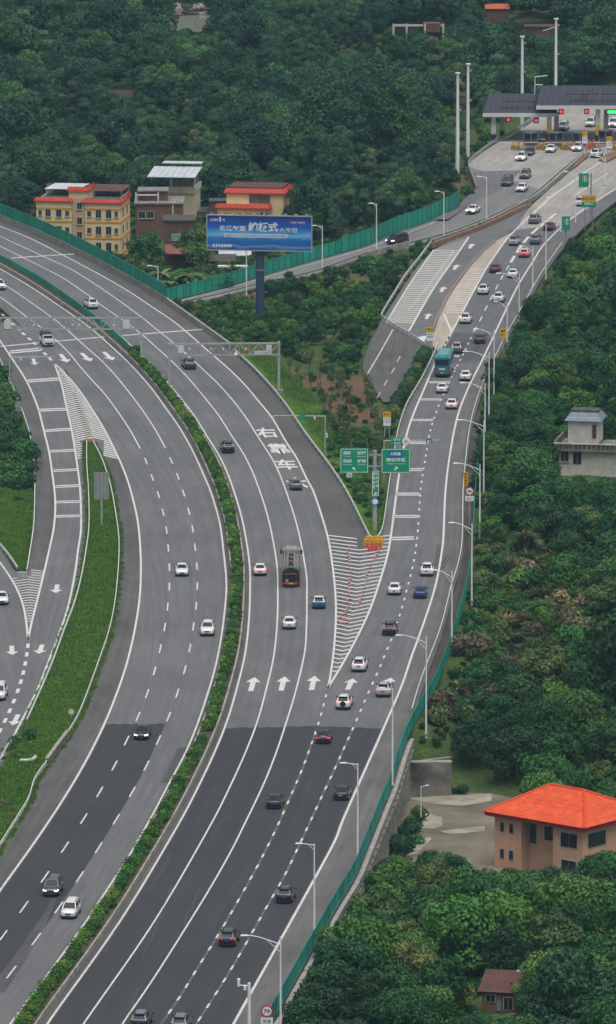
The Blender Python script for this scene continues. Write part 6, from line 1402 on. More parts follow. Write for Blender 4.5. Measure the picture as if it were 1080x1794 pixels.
sign_arrow(sg, X(658), -.48, Z(864), .55, -math.pi/4); MB().disc((X(657.5),-.38,Z(878)),.55,n=18).build("round_sign", SIGN_BL, sg); MB().disc((X(657.5),-.425,Z(878)),.42,n=18,th=.02).build("round_field", SIGN_W, sg); sign_arrow(sg, X(657.5), -.46, Z(878), .6, -math.pi/4)
# yellow-topped notice boards
def notice(u, vb, vt, wpx, split, label, lines, z=0.0):
    p = G(u, vb, z); s = pxm(vb, p.z)*math.cos(PITCH); H_ = (vb-vt)/s; w = wpx/s; hh = split/s; r = thing("notice_sign", label, "road sign", p)
    for q in (-.3, .3): MB().tube((q*w,0,-.4),(q*w,0,H_-.1),.07,.07,8).build("post", GALV, r)
    y1 = H_-hh*.19; board(r, 0, y1, w, hh*.38, SIGN_Y, -.12, False, "yellow_board"); letter(r, lines[0], (0,-.17,y1), w*.7, hh*.18, SIGN_K, .02); board(r, 0, H_-hh*.70, w, hh*.58, SIGN_W, -.12, False, "white_board")
    for k, t in enumerate(lines[1:]): letter(r, t, (0,-.17,H_-hh*(.54+.17*k)), w*.78, hh*.11, SIGN_BL, .02)
notice(678.5, 768, 721, 13, 25, "yellow and white lane notice standing in front of the closed road stub", ("ETC", "ETC专用", "小客车道"), -.8)
notice(754, 617, 573, 13, 24, "yellow and white lane notice at the end of the hatched lane", ("ETC", "专用", "通道"))
notice(1025, 276, 231, 9, 20, "yellow and white notice on the brown island before the toll gate", ("ETC", "专用", "车道"))
notice(1068, 280, 239, 10, 21, "yellow and white notice at the right edge before the toll gate", ("ETC", "专用", "车道"))
# orange upright signs on the ramp edge
def upright(u, vb, v0, v1, wpx, label, txt):
    p = P(u, vb); s = pxm(vb)*math.cos(PITCH); r = thing("upright_sign", label, "road sign", p); MB().tube((0,.1,-.3),(0,.1,(vb-v0)/s),.07,.07,8).build("post", GALV, r); zc, hh = ((vb-v0)+(vb-v1))/2/s, (v1-v0)/s
    board(r, 0, zc, wpx/s, hh, SIGN_Y, 0, False); n = len(txt)
    for k, ch in enumerate(txt): letter(r, ch, (0,-.06,zc+hh*(.5-(k+.7)/(n+.4))), wpx/s*.6, hh/(n+1)*.8, SIGN_K, .03)
upright(816.5, 872, 827, 851, 7.5, "orange upright sign beside the ramp rail above the 40 sign", "请系安全带"[:4]); upright(882, 615, 575, 592, 12, "small orange sign among the trees at the upper ramp edge", "慢行")
def round_sign(u, vb, vc, dia, num, label, plate=None):
    p = P(u, vb); s = pxm(vb)*math.cos(PITCH); r = thing("speed_limit_sign", label, "road sign", p); zc = (vb-vc)/s; R = dia/2/s; MB().tube((0,.1,-.3),(0,.1,zc),.07,.07,8).build("post", GALV, r)
    MB().disc((0,0,zc),R,n=24,th=.05).build("red_ring", SIGN_R, r); MB().disc((0,-.055,zc),R*.76,n=24,th=.02).build("white_field", SIGN_W, r); letter(r, num, (0,-.09,zc), R*1.05, R*.75, SIGN_K, .03)
    if plate: board(r, 0, zc-R-.45, R*2, .75, SIGN_W, 0, False, "plate"); letter(r, plate, (0,-.06,zc-R-.45), R*1.3, .4, SIGN_K)
round_sign(468, 1836, 1771.5, 21, "70", "round red-rimmed 70 speed limit sign at the bottom edge", "限速"); round_sign(823, 920, 860.5, 15, "40", "round red-rimmed 40 speed limit sign on the ramp edge", "出口")
# camera column at the bottom edge
p = P(437, 1830); s = pxm(1830); r = thing("camera_column", "white column with cameras at the bottom edge left of the 70 sign", "camera pole", p); hh = (1830-1720)/s; MB().tube((0,0,-.3),(0,0,hh),.2,.17,10).build("post", LAMP_W, r); MB().tube((0,0,hh-.3),(-1.1,0,hh-.25),.06,.06,6).build("arm", LAMP_W, r); MB().box((-1.1,-.2,hh+.1),(.3,.5,.75)).build("camera", LAMP_W, r); MB().tube((-.45,-.1,hh-.75),(-.45,-.1,hh-.3),.16,.16,8).build("dome_camera", LAMP_W, r)
# sign backs and small round signs at the left
p = P(178, 925); s = pxm(925); r = thing("sign_back", "large grey sign seen from behind on the narrow grass island", "road sign", p); MB().tube((0,.12,-.3),(0,.12,(925-828)/s),.14,.14,8).build("post", GALV, r); MB().box((0,0,(925-850)/s),(26/s,.08,48/s)).build("sign_panel", SIGN_BK, r)
for q in (-.55,0,.55): MB().box((q,-.07,(925-850)/s),(.08,.06,48/s)).build("stiffener", GALV, r)
p = P(32, 733); s = pxm(733); r = thing("round_sign_back", "round grey sign seen from behind on the left guardrail", "road sign", p); MB().tube((0,.1,-.3),(0,.1,(733-703)/s),.06,.06,8).build("post", GALV, r); MB().disc((0,0,(733-709)/s),.58,n=18).build("sign_disc", SIGN_BK, r); MB().box((0,0,(733-718)/s),(.9,.05,.4)).build("plate", SIGN_BK, r)
p = P(125, 1262); s = pxm(1262); r = thing("round_sign_back", "small pale round sign back on the grass island near the culvert wall", "road sign", p); MB().tube((0,.1,-.3),(0,.1,(1262-1243)/s),.05,.05,8).build("post", GALV, r); MB().disc((0,0,(1262-1247)/s),.36,n=16).build("sign_disc", WHITE_M, r)
p = P(369, 1243); s = pxm(1243); r = thing("kilometre_sign", "small round green sign on a stick in the median hedge", "road sign", p); MB().tube((0,.1,0),(0,.1,(1243-1222)/s),.05,.05,8).build("post", GALV, r); MB().disc((0,0,(1243-1224)/s),.34,n=16).build("sign_disc", SIGN_G, r)
# boards at the upper right
def green_board(u, vb, v0, v1, wpx, label, big):
    p = P(u, vb); s = pxm(vb)*math.cos(PITCH); r = thing("green_board", label, "road sign", p); w, hh, zc = wpx/s, (v1-v0)/s, (vb-(v0+v1)/2)/s; MB().tube((w*.75 if big else 0,.3,-.3),(w*.75 if big else 0,.3,zc+hh*.5),.14,.12,8).build("post", GREY_ST, r)
    if big:
        for q in (-.3,.3): MB().box((w*.4,.2,zc+hh*q),(w*.8,.1,.12)).build("arm", GREY_ST, r)
    board(r, 0, zc, w, hh, SIGN_G, 0, False)
    for k in range(3): MB().box((w*(-.1+k*.17),-.06,zc+hh*.12),(w*.07,.02,hh*.45)).build("lane_stripe", SIGN_W if k else SIGN_Y, r)
green_board(1023, 385, 304, 328, 17, "green lane board with white bars above the toll sign", True); green_board(992, 420, 379, 403, 14, "small green lane board half hidden by the roadside trees", False)
p = P(1032, 400); s = pxm(400)*math.cos(PITCH); r = thing("toll_sign", "yellow and green toll sign on posts at the right edge of the entry road", "road sign", p); Zt = lambda v: (400-v)/s
for q in (-.7,.7): MB().tube((q,.1,-.3),(q,.1,Zt(350)),.09,.09,8).build("post", GREY_ST, r)
board(r, 0, Zt(348), 25.5/s, 11.5/s, SIGN_Y, 0, False, "yellow_board"); board(r, 0, Zt(358.5), 25.5/s, 9/s, SIGN_G, 0, False, "green_board"); letter(r, "ETC 人工", (0,-.06,Zt(348)), 2.2, .6, SIGN_K, .03); letter(r, "收费站", (0,-.06,Zt(357)), 1.7, .5, SIGN_W, .02)
# ---- roadside billboard
BZ = -3.0; p = P(455, 577, BZ); s = pxm(577, BZ)*math.cos(PITCH); bb = thing("billboard", "large blue advertising billboard on a single dark blue column", "billboard", p, math.radians(-7)); Zb = lambda v: (577-v)/s; W_, H_ = 18.0, Zb(379.5)-Zb(438.5); zc = Zb(409)
MB().tube((0,.9,-1.5),(0,.9,Zb(436)),.75,.72,16).build("column", mat("column_blue", (0.035,0.065,0.13), .6, .15, .8), bb); MB().box((0,.9,Zb(437)),(W_*.9,1.2,.5)).build("platform", DARKM, bb); MB().tube((0,.9,Zb(475)),(0,.9,Zb(473)),.82,.82,16).build("flange", GREY_ST, bb)
def ad_mat():
    m = bpy.data.materials.new("printed_blue_sheet"); m.use_nodes = True; n, l = m.node_tree.nodes, m.node_tree.links; b = n["Principled BSDF"]; b.inputs["Roughness"].default_value = .5
    tc = n.new("ShaderNodeTexCoord"); sp = n.new("ShaderNodeSeparateXYZ"); l.new(tc.outputs["Object"], sp.inputs[0])
    mp = n.new("ShaderNodeMapping"); mp.inputs["Scale"].default_value = (.16,1,.55); l.new(tc.outputs["Object"], mp.inputs[0]); t = n.new("ShaderNodeTexNoise"); t.inputs["Scale"].default_value = 1.6; t.inputs["Detail"].default_value = 5; l.new(mp.outputs[0], t.inputs[0])
    z = n.new("ShaderNodeMapRange"); z.inputs["From Min"].default_value = -H_/2; z.inputs["From Max"].default_value = H_/2; l.new(sp.outputs["Z"], z.inputs[0]); a = n.new("ShaderNodeMath"); a.operation = 'MULTIPLY_ADD'; l.new(t.outputs["Fac"], a.inputs[0]); a.inputs[1].default_value = .30; a.inputs[2].default_value = -.15; ad = n.new("ShaderNodeMath"); ad.operation = 'ADD'; l.new(a.outputs[0], ad.inputs[0]); l.new(z.outputs[0], ad.inputs[1])
    r = n.new("ShaderNodeValToRGB"); l.new(ad.outputs[0], r.inputs[0]); e = r.color_ramp.elements; e[0].position = 0; e[0].color = (.02,.07,.30,1); e[1].position = 1; e[1].color = (.006,.03,.27,1)
    for ps, c in ((.10,(.14,.30,.58,1)),(.16,(.006,.10,.40,1)),(.33,(.008,.20,.56,1)),(.42,(.22,.52,.80,1)),(.52,(.05,.36,.74,1)),(.66,(.010,.12,.54,1))): x = e.new(ps); x.color = c
    l.new(r.outputs[0], b.inputs["Base Color"]); return m
o = MB().box((0,0,0),(W_,.25,H_)).build("advert_sheet", ad_mat(), bb); o.location = (0,-.1,zc); MB().box((0,.25,zc),(W_*.98,.35,H_*.96)).build("back_panel", SIGN_BK, bb)
fr = MB()
for c, d in (((0,-.1,zc+H_/2+.08),(W_+.3,.4,.16)),((0,-.1,zc-H_/2-.08),(W_+.3,.4,.16)),((-W_/2-.08,-.1,zc),(.16,.4,H_)),((W_/2+.08,-.1,zc),(.16,.4,H_))): fr.box(c, d)
fr.build("frame", GALV, bb)
bx = lambda u: (u-456)/182*W_
for t, u, v, w, h_, bd in (("北江封面",409,401,4.6,.95,.02),("纯板式",463,398.5,5.2,1.75,.035),("大平层",507,403,3.2,.85,.005),("北江壹号",377,387,1.4,.5,.02),("1",387.5,386,.3,.85,.04),("号",394,387,.5,.5,.0),("地铁旁 实景现房",523,389.5,2.6,.42,.0),("3398888",391,431.5,3.4,.6,.03)): letter(bb, t, (bx(u),-.24,Zb(v)), w, h_, SIGN_W, bd)
MB().box((bx(450),-.235,Zb(413.5)),(11.0,.02,.62)).build("text_strip", mat("strip_white", (.62,.70,.78), .6, .1, 1), bb); letter(bb, "建面约143-260平方米 瞰江大平层 纯板楼 南北通透", (bx(450),-.26,Zb(413.5)), 10.4, .3, SIGN_BL); MB().box((bx(511),-.235,Zb(389.5)),(.5,.02,.35)).build("red_mark", SIGN_R, bb)
for k in range(10): MB().tube((bx(374+k*18.5),-.2,zc+H_/2+.1),(bx(374+k*18.5),-1.2,zc+H_/2+.5),.04,.04,5).box((bx(374+k*18.5),-1.3,zc+H_/2+.5),(.5,.3,.2)).build("spotlight", GALV, bb)
# ================================================================== buildings
CREAM = mat("cream_render", (0.76,0.58,0.33), .9, .10, .5, bump=.05); CREAM_P = mat("pale_cream_render", (0.58,0.50,0.36), .9, .14, .5); OCHRE = mat("ochre_band", (0.62,0.33,0.05), .9, .1, 1); BEIGE_W = mat("beige_stair_render", (0.52,0.36,0.22), .9, .1, .6); RTILE = mat("red_glazed_tile", (0.50,0.05,0.028), .45, .16, 1.6); WIN = mat("window_glass", (0.022,0.026,0.03), .15, 0, spec=.5); FRAME_W = mat("window_frame", (0.42,0.42,0.40), .6, .1, 3); BRICK = mat("old_brick", (0.175,0.10,0.075), .95, .35, 1.3, bump=.3, detail=7); BRICK_D = mat("brick_dark", (0.14,0.075,0.06), .95, .4, 1.1, detail=7); RUST = mat("rusty_sheet", (0.10,0.045,0.038), .8, .3, .7); SHEET = mat("pale_roof_sheet", (0.46,0.50,0.52), .55, .15, .7); PEACH = mat("peach_render", (0.64,0.36,0.245), .9, .12, .35, detail=7); ORTILE = mat("orange_roof_tile", (0.68,0.092,0.028), .6, .22, 1.1, detail=8, objvar=.07); RDARK = mat("dark_red_fascia", (0.30,0.028,0.018), .6, .15, 1.5); WALLW = mat("weathered_white_wall", (0.56,0.54,0.49), .92, .22, .7, detail=7); MOULD = mat("mouldy_concrete", (0.20,0.195,0.175), .95, .5, .9, detail=8); SLATE = mat("grey_slate", (0.16,0.20,0.23), .7, .2, 1.6); ROOFDK = mat("dark_flat_roof", (0.075,0.07,0.065), .95, .4, .8)
def window(r, x, y, z, w, h, nrm='y', grid=True, name="window", sill=True, m=WIN):
    """recess-framed window on a wall facing local -y or +/-x: frame with glass panes"""
    if nrm == 'y':
        o = MB().box((x,y-.02,z),(w+.14,.10,h+.14)).build(name, FRAME_W, r)
        n = 2 if grid else 1
        for k in range(n): MB().box((x-w/2+w*(k+.5)/n,y-.08,z),(w/n-.06,.04,h-.06)).build("pane", m, o)
        if sill: MB().box((x,y-.12,z-h/2-.1),(w+.3,.22,.07)).build("sill", FRAME_W, o)
    else:
        s = nrm; o = MB().box((x+s*.02,y,z),(.10,w+.14,h+.14)).build(name, FRAME_W, r)
        for k in range(2): MB().box((x+s*.08,y-w/2+w*(k+.5)/2,z),(.04,w/2-.06,h-.06)).build("pane", m, o)
    return o
def eave(r, pts, z, out, drop, m=RTILE, name="tiled_eave"):
    """sloped tile apron along a polyline of wall corners; ribs mark the tile rolls"""
    for a, b in zip(pts[:-1], pts[1:]):
        a, b = Vector((*a, 0)), Vector((*b, 0)); d = (b-a).normalized(); n = Vector((d.y, -d.x, 0)); L = (b-a).length; mb = MB(); A, B = a-d*out*.0, b
        ao, bo = a+n*out-d*out, b+n*out+d*out
        up = Vector((0,0,z)); lo = Vector((0,0,z-drop)); mb.add([a+up, b+up, bo+lo, ao+lo, ao+lo-Vector((0,0,.18)), bo+lo-Vector((0,0,.18)), a+up-Vector((0,0,drop+.1)), b+up-Vector((0,0,drop+.1))], [(0,3,2,1),(3,4,5,2),(4,6,7,5)])
        k = max(2, int(L/.55))
        for i in range(k+1):
            p = a+d*L*i/k; q = ao.lerp(bo, i/k); mb.tube(p+up+Vector((0,0,.03)), q+lo+Vector((0,0,.03)), .07, .07, 5)
        mb.build(name, m, r)
# ---- yellow four-storey house (front faces the camera, right side turned into view)
YB = -7.0
p = P(150, 470, YB); s = pxm(470, YB)*math.cos(PITCH); yh = thing("apartment_house", "yellow four-storey house with red tiled roof edges behind the noise barrier", "house", p, math.radians(-8)); Zy = lambda v: (470-v)/s; Xy = lambda u: (u-150)/pxm(470, YB)
xl, xs0, xs1, xr = Xy(63), Xy(126), Xy(149), Xy(212); ztop = Zy(354); D = 11.0; H3 = (ztop+.0)/4
MB().box(((xl+xs0)/2,D/2,ztop/2-1),(xs0-xl,D,ztop+2)).build("wall", CREAM, yh); MB().box(((xs1+xr)/2,D/2,ztop/2-1),(xr-xs1,D,ztop+2)).build("wall", CREAM, yh)
zst = Zy(337); MB().box(((xs0+xs1)/2,.25+D*.25,zst/2-1),(xs1-xs0+1.2,D*.5,zst+2)).build("stair_tower", CREAM, yh); MB().box(((xs0+xs1)/2,-.02,zst/2-1.4),(xs1-xs0-.2,.1,zst+.4)).build("stair_front", BEIGE_W, yh)
fl = [Zy(366), Zy(389), Zy(417), Zy(444)]
for z in fl:
    MB().box(((xl+xs0)/2,-.04,z),(xs0-xl,.12,.28)).build("string_course", OCHRE, yh); MB().box(((xs1+xr)/2,-.04,z),(xr-xs1,.12,.28)).build("string_course", OCHRE, yh); MB().box((xr+.04,D/2,z),(.12,D,.28)).build("string_course", OCHRE, yh)
for v in (373,402,430):
    for u, w, h_ in ((70,.6,1.0),(84,.95,1.4),(103,.95,1.4),(118,.7,1.0),(157,.7,1.0),(173.5,.95,1.5),(191.5,.95,1.5),(205,.6,1.0)): window(yh, Xy(u), 0, Zy(v+1.5), w, h_)
    for k in (3.0, 7.5): window(yh, xr, k, Zy(v+1), .7, 1.5, 1)
for v in (361,387,412): window(yh, Xy(140), -.07, Zy(v), .9, 1.2)
eave(yh, [(xl,0),(xs0,0)], Zy(347.5), .35, .62); eave(yh, [(xs1-.3,0),(xr,0),(xr,D)], Zy(349), .35, .62); eave(yh, [(xs0-.6,.25),(xs1+.6,.25),(xs1+.6,D*.5)], zst+.95, .35, .7)
MB().box(((xl+xr)/2,D/2,ztop+.05),(xr-xl-.6,D-.6,.1)).build("flat_roof", ROOFDK, yh)
for c, d in ((((xl+xs0)/2,.12,ztop+.35),(xs0-xl,.24,.75)),(((xs1+xr)/2,.12,ztop+.35),(xr-xs1,.24,.75)),((xr-.12,D/2,ztop+.35),(.24,D,.75)),(((xl+xr)/2,D-.12,ztop+.9),(xr-xl,.24,1.8))): MB().box(c, d).build("roof_parapet", MOULD, yh)
MB().add([(Xy(66),D*.6,Zy(341)),(Xy(126),D*.6,Zy(341)),(Xy(140),D+.5,Zy(341)+.5),(Xy(78),D+.5,Zy(341)+.5)], [(0,1,2,3)]).build("roof_sheet", SHEET, yh); MB().add([(Xy(152),D*.6,Zy(343)),(Xy(206),D*.6,Zy(343)),(Xy(212),D+.8,Zy(343)+.6),(Xy(150),D+.8,Zy(343)+.6)], [(0,1,2,3)]).build("roof_sheet", RUST, yh)
for u in (70,122,155,204): MB().box((Xy(u),D*.6,ztop+.7),(.12,.12,1.4)).build("roof_post", GREY_ST, yh)
# ---- brick houses between
def block(name, label, u0, u1, vb, vt, z, depth, m, roofm, cat="house", rz=0.0, over=.3):
    p = P((u0+u1)/2, vb, z); s = pxm(vb, z); r = thing(name, label, cat, p, rz); w = (u1-u0)/s; h = (vb-vt)/s/math.cos(PITCH)
    MB().box((0,depth/2,h/2-1),(w,depth,h+2)).build("wall", m, r); MB().box((0,depth/2,h+.12),(w+2*over,depth+2*over,.24)).build("roof_slab", roofm, r); return r, w, h, s
r, w, h, s = block("brick_house", "two-level brown brick house right of the yellow house", 238, 320, 440, 358, -6.5, 9, BRICK, MOULD)
for x, z in ((-3.2,h-2.0),(-1.6,h-2.0)): window(r, x, 0, z, 1.2, 1.3)
window(r, 1.6, 0, h-3.1, 1.1, 2.0, m=mat("green_door", (0.06,0.17,0.09), .6, .1, 2), name="door", sill=False); MB().box((2.6,-.12,h-2.4),(.22,.22,5)).build("downpipe", WHITE_M, r)
for y in (2.5,5.5): window(r, w/2, y, h-2.0, .7, 1.2, 1)
MB().box((-1.2,5.5,h+1.0),(w*.62,5,2.0)).build("roof_room", BRICK_D, r); MB().box((-1.2,5.5,h+2.1),(w*.66,5.4,.2)).build("roof_room_slab", MOULD, r)
fm = MB(); fm.tube((-4.4,2.4,h+1.4),(-.2,2.4,h+1.4),.12,.12,6).tube((-4.4,2.4,h+1.9),(-4.4,2.4,h+.3),.14,.14,6).tube((-.2,2.4,h+1.9),(-.2,2.4,h+.3),.14,.14,6).build("white_rail_frame", WHITE_M, r)
r, w, h, s = block("brick_house", "lower dark brick house with green window between the two dark trees", 288, 340, 478, 388, -7, 7, BRICK_D, ROOFDK); window(r, -.5, 0, h-2.9, 1.5, 1.1, m=mat("green_pane", (0.16,0.32,0.20), .5, .1, 2))
MB().add([(-2.6,-.2,h-4.2),(3.2,-.2,h-4.2),(3.2,-3.4,h-5.6),(-2.6,-3.4,h-5.6)], [(0,1,2,3)]).build("lean_to_roof", mat("old_tile", (0.20,0.085,0.065), .9, .3, 1.5), r)
r, w, h, s = block("brick_shed", "reddish brick shed left of the yellow house", 22, 62, 400, 352, -6.5, 7, BRICK, ROOFDK)
r, w, h, s = block("white_shed", "small white shed with dark sagging roof left of the red-roofed house", 328, 376, 420, 373, -7, 6, WALLW, ROOFDK, over=.7); window(r, -1.6, 0, h-1.6, .8, 1.9, m=mat("red_door", (0.20,0.05,0.04), .7, .1, 2), name="door", sill=False); window(r, .8, 0, h-1.2, 1.3, .9); MB().box((3.2,2.2,h+1.0),(3.0,4,2.2)).build("brick_annex", BRICK_D, r); MB().box((3.2,2.2,h+2.2),(3.4,4.4,.18)).build("annex_roof", ROOFDK, r)
# cream house with pale metal canopy
p = P(305, 420, -6.5); s = pxm(420, -6.5)*math.cos(PITCH); ch = thing("cream_house", "tall cream house with pale metal roof canopy on its terrace", "house", p, math.radians(-8)); Zc = lambda v: (420-v)/s; Xc = lambda u: (u-305)/s
MB().box(((Xc(272)+Xc(340))/2,4,Zc(338)/2-1),(Xc(340)-Xc(272),8,Zc(338)+2)).build("wall", CREAM_P, ch)
for c, d in ((((Xc(288)+Xc(341))/2,-.15,Zc(333)),(Xc(342)-Xc(287),.3,1.2)),((Xc(340)+.05,4,Zc(332)),(.3,8.6,1.2))): MB().box(c, d).build("terrace_parapet", CREAM_P, ch)
MB().box(((Xc(288)+Xc(341))/2,-.05,Zc(337.5)),(Xc(342)-Xc(287)+.2,.3,.18)).build("ledge", BEIGE_W, ch); MB().box(((Xc(290)+Xc(338))/2,6,Zc(322)),(Xc(338)-Xc(290),3,3.4)).build("top_room", MOULD, ch)
for u in (300,341): MB().box((Xc(u),.4,Zc(322)),(.25,.25,3.4)).build("post", WHITE_M, ch)
zz = Zc(312); cn = MB()
for k in range(8):
    x0, x1 = Xc(262)+(Xc(346)-Xc(262))*k/8, Xc(262)+(Xc(346)-Xc(262))*(k+1)/8; MB().box(((x0+x1)/2,3.0,zz+.65),(x1-x0-.06,9.0,.10)).build("canopy_sheet", SHEET, ch).rotation_euler = (.10,0,0)
MB().box(((Xc(276)+Xc(345))/2,7.5,zz+2.0),(Xc(345)-Xc(276),3,.12)).build("upper_canopy", SHEET, ch)
# red-roofed cream house behind the billboard
p = P(440, 455, -7); s = pxm(455, -7)*math.cos(PITCH); rh = thing("cream_house", "cream house with two red tiled roof tiers behind the billboard", "house", p, math.radians(-9)); Zr = lambda v: (455-v)/s; Xr = lambda u: (u-440)/s
MB().box(((Xr(394)+Xr(493))/2,6.2,Zr(341)/2-1),(Xr(493)-Xr(394),8,Zr(341)+2)).build("wall", CREAM, rh); MB().box(((Xr(381)+Xr(470))/2,2.0,Zr(364)/2-1),(Xr(470)-Xr(381),3.6,Zr(364)+2)).build("front_wall", CREAM, rh)
eave(rh, [(Xr(394),2.2),(Xr(493),2.2),(Xr(493),10.2)], Zr(333.5), .5, .8); eave(rh, [(Xr(381),.2),(Xr(470),.2),(Xr(470),3.8)], Zr(358), .4, .75); MB().box(((Xr(394)+Xr(493))/2,6.2,Zr(333)),(Xr(493)-Xr(394)-.4,7.6,.3)).build("flat_roof", RUST, rh)
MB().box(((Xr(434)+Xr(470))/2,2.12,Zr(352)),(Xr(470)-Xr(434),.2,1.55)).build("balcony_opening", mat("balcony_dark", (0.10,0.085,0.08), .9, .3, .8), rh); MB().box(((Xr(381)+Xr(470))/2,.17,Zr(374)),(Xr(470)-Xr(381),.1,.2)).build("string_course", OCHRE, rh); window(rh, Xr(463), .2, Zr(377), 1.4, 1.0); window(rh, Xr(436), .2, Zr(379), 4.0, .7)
# low sheds under the billboard
for u, v, w, lb, mm in ((390,482,4.5,"dark low shed under the left end of the billboard",ROOFDK),(412,472,5.5,"low shed with pale sheet roof under the billboard",SHEET)):
    r = thing("low_shed", lb, "shed", P(u, v, -7)); MB().box((0,1.5,1.1),(w,3,3.2)).build("wall", BRICK_D, r); MB().add([(-w/2-.3,-.4,2.6),(w/2+.3,-.4,2.6),(w/2+.3,3.4,3.4),(-w/2-.3,3.4,3.4),(-w/2-.3,-.4,2.7),(w/2+.3,-.4,2.7),(w/2+.3,3.4,3.5),(-w/2-.3,3.4,3.5)], [(3,2,1,0),(4,5,6,7),(0,1,5,4),(1,2,6,5),(2,3,7,6),(3,0,4,7)]).build("roof_sheet", mm, r)
r = thing("flat_canopy", "thin white flat canopy behind the slim post at the billboard", "canopy", P(408, 500, -6)); MB().box((0,1,3.4),(5.4,1.6,.25)).build("roof", WHITE_M, r)
for q in (-2.3,2.3): MB().box((q,1,1.5),(.15,.15,3.8)).build("post", GREY_ST, r)
# ---- peach house with hipped orange roof at the lower right: corner to the left, turned so that front and side both show
p = P(867, 1524, -7.0); s = pxm(1524, -7.0)*math.cos(PITCH); oh = thing("peach_house", "peach two-storey house with bright orange hipped roof at the lower right", "house", p, math.radians(-40)); HH = (1524-1427)/s
W2, D2_ = 13.4, 11.0; xl, xr = 0.0, W2; fx = lambda u: (u-867)/158*W2
MB().box((fx(915)/2,D2_/2,HH/2-.7),(fx(915),D2_,HH+1.4)).build("wall", PEACH, oh); MB().box(((fx(915)+fx(972))/2,D2_/2+.8,HH/2-.7),(fx(972)-fx(915),D2_-1.6,HH+1.4)).build("recess_wall", PEACH, oh); MB().box(((fx(972)+W2)/2,D2_/2,HH/2-.7),(W2-fx(972),D2_,HH+1.4)).build("wall", PEACH, oh)
for u in (881,897.5):
    for z in (HH-1.35,HH-4.6): window(oh, fx(u), 0, z, .62, 1.15, grid=False, sill=False)
MB().box((fx(922),1.55,HH-1.75),(.9,.12,2.7)).build("recess_door", mat("blue_door", (0.03,0.05,0.08), .5, .2, 1.5), oh); window(oh, fx(956), 1.6, HH-1.5, 2.3, 1.9, name="recess_window", sill=False); window(oh, fx(1001), 0, HH-1.55, 2.5, 1.75, sill=False); window(oh, fx(1001), 0, HH-4.7, 2.2, 1.4, sill=False)
window(oh, W2, 2.7, HH-1.55, 3.4, 1.75, 1); window(oh, W2, 8.2, HH-1.55, 2.0, 1.6, 1)
MB().box((W2/2,D2_/2,HH+.12),(W2+1.7,D2_+1.7,.34)).build("soffit", RDARK, oh)
rf = MB(); e = .95; a0, a1, b0, b1 = xl-e, xr+e, -e, D2_+e; zr, ze = HH+3.35, HH+.42; r0, r1 = (W2/2-2.6, D2_/2), (W2/2+2.6, D2_/2)
V = [(a0,b0,ze),(a1,b0,ze),(a1,b1,ze),(a0,b1,ze),(r0[0],r0[1],zr),(r1[0],r1[1],zr)]; ro = rf.add(V, [(0,1,5,4),(1,2,5),(2,3,4,5),(3,0,4)]).build("roof", ORTILE, oh)
for a, b in ((0,4),(1,5),(2,5),(3,4),(4,5)): MB().tube(Vector(V[a])+Vector((0,0,.05)), Vector(V[b])+Vector((0,0,.05)), .16, .16, 6).build("ridge_tiles", mat("ridge_tile", (0.60,0.065,0.02), .55, .12, 2), ro)
def tile_rows(A, B, C, D_):
    """tile courses laid on a roof slope A-B (eave) to D-C (ridge), each row a thin overlapping batten"""
    A, B, C, D_ = map(Vector, (A, B, C, D_)); nr = 17; nrm = (B-A).cross(D_-A).normalized(); nrm = nrm if nrm.z > 0 else -nrm
    for i in range(nr):
        t0, t1 = i/nr, (i+.96)/nr; p0, p1, q0, q1 = A.lerp(D_, t0), B.lerp(C, t0), A.lerp(D_, t1), B.lerp(C, t1)
        MB().add([p0+nrm*.045, p1+nrm*.045, q1+nrm*.018, q0+nrm*.018, p0+nrm*.005, p1+nrm*.005], [(0,1,2,3),(4,5,1,0)]).build("tile_course", ORTILE, ro)
tile_rows(V[0], V[1], V[5], V[4]); tile_rows(V[1], V[2], V[5], V[5]); tile_rows(V[3], V[0], V[4], V[4])
for a, b in ((0,1),(1,2),(2,3),(3,0)): MB().tube(V[a], V[b], .09, .09, 6).build("gutter", RDARK, oh)
# ---- grey-white house at the right
p = P(1033, 846, -5.5); s = pxm(846, -5.5)*math.cos(PITCH); gh = thing("terrace_house", "weathered grey-white house with roof terrace and slate-capped room at the right", "house", p, math.radians(-10)); Zg = lambda v: (846-v)/s; Xg = lambda u: (u-1033)/s
x0, x1 = Xg(981), Xg(1078)+1.5; MB().box(((x0+x1)/2,4.5,Zg(789)/2-1.5),(x1-x0,9,Zg(789)+3)).build("wall", WALLW, gh); MB().box(((x0+x1)/2,-.1,-.5+Zg(834)/2),(x1-x0+.1,.2,Zg(834)+1)).build("plinth", MOULD, gh)
window(gh, Xg(990), 0, Zg(801), 1.25, 1.5); window(gh, Xg(1012), 0, Zg(803), 1.3, 1.9, name="door", sill=False); MB().box(((x0+x1)/2,4.3,Zg(788.5)),(x1-x0+1.6,10.2,.3)).build("terrace_slab", MOULD, gh)
n = 17
for k in range(n): MB().box((x0-.7+(x1-x0+1.4)*k/(n-1),-.65,Zg(783)),(.22,.2,.95)).build("baluster", MOULD, gh)
MB().box(((x0+x1)/2,-.65,Zg(777)),(x1-x0+1.7,.28,.18)).build("handrail", WALLW, gh); MB().box(((x0+x1)/2,-.6,Zg(783.5)),(x1-x0+1.4,.06,.9)).build("balustrade_panel", BRICK_D, gh); MB().box((x0-.7,4.2,Zg(781)),(.25,9.4,1.2)).build("side_parapet", MOULD, gh); MB().box((x1+.7,4.2,Zg(781)),(.25,9.4,1.2)).build("side_parapet", MOULD, gh)
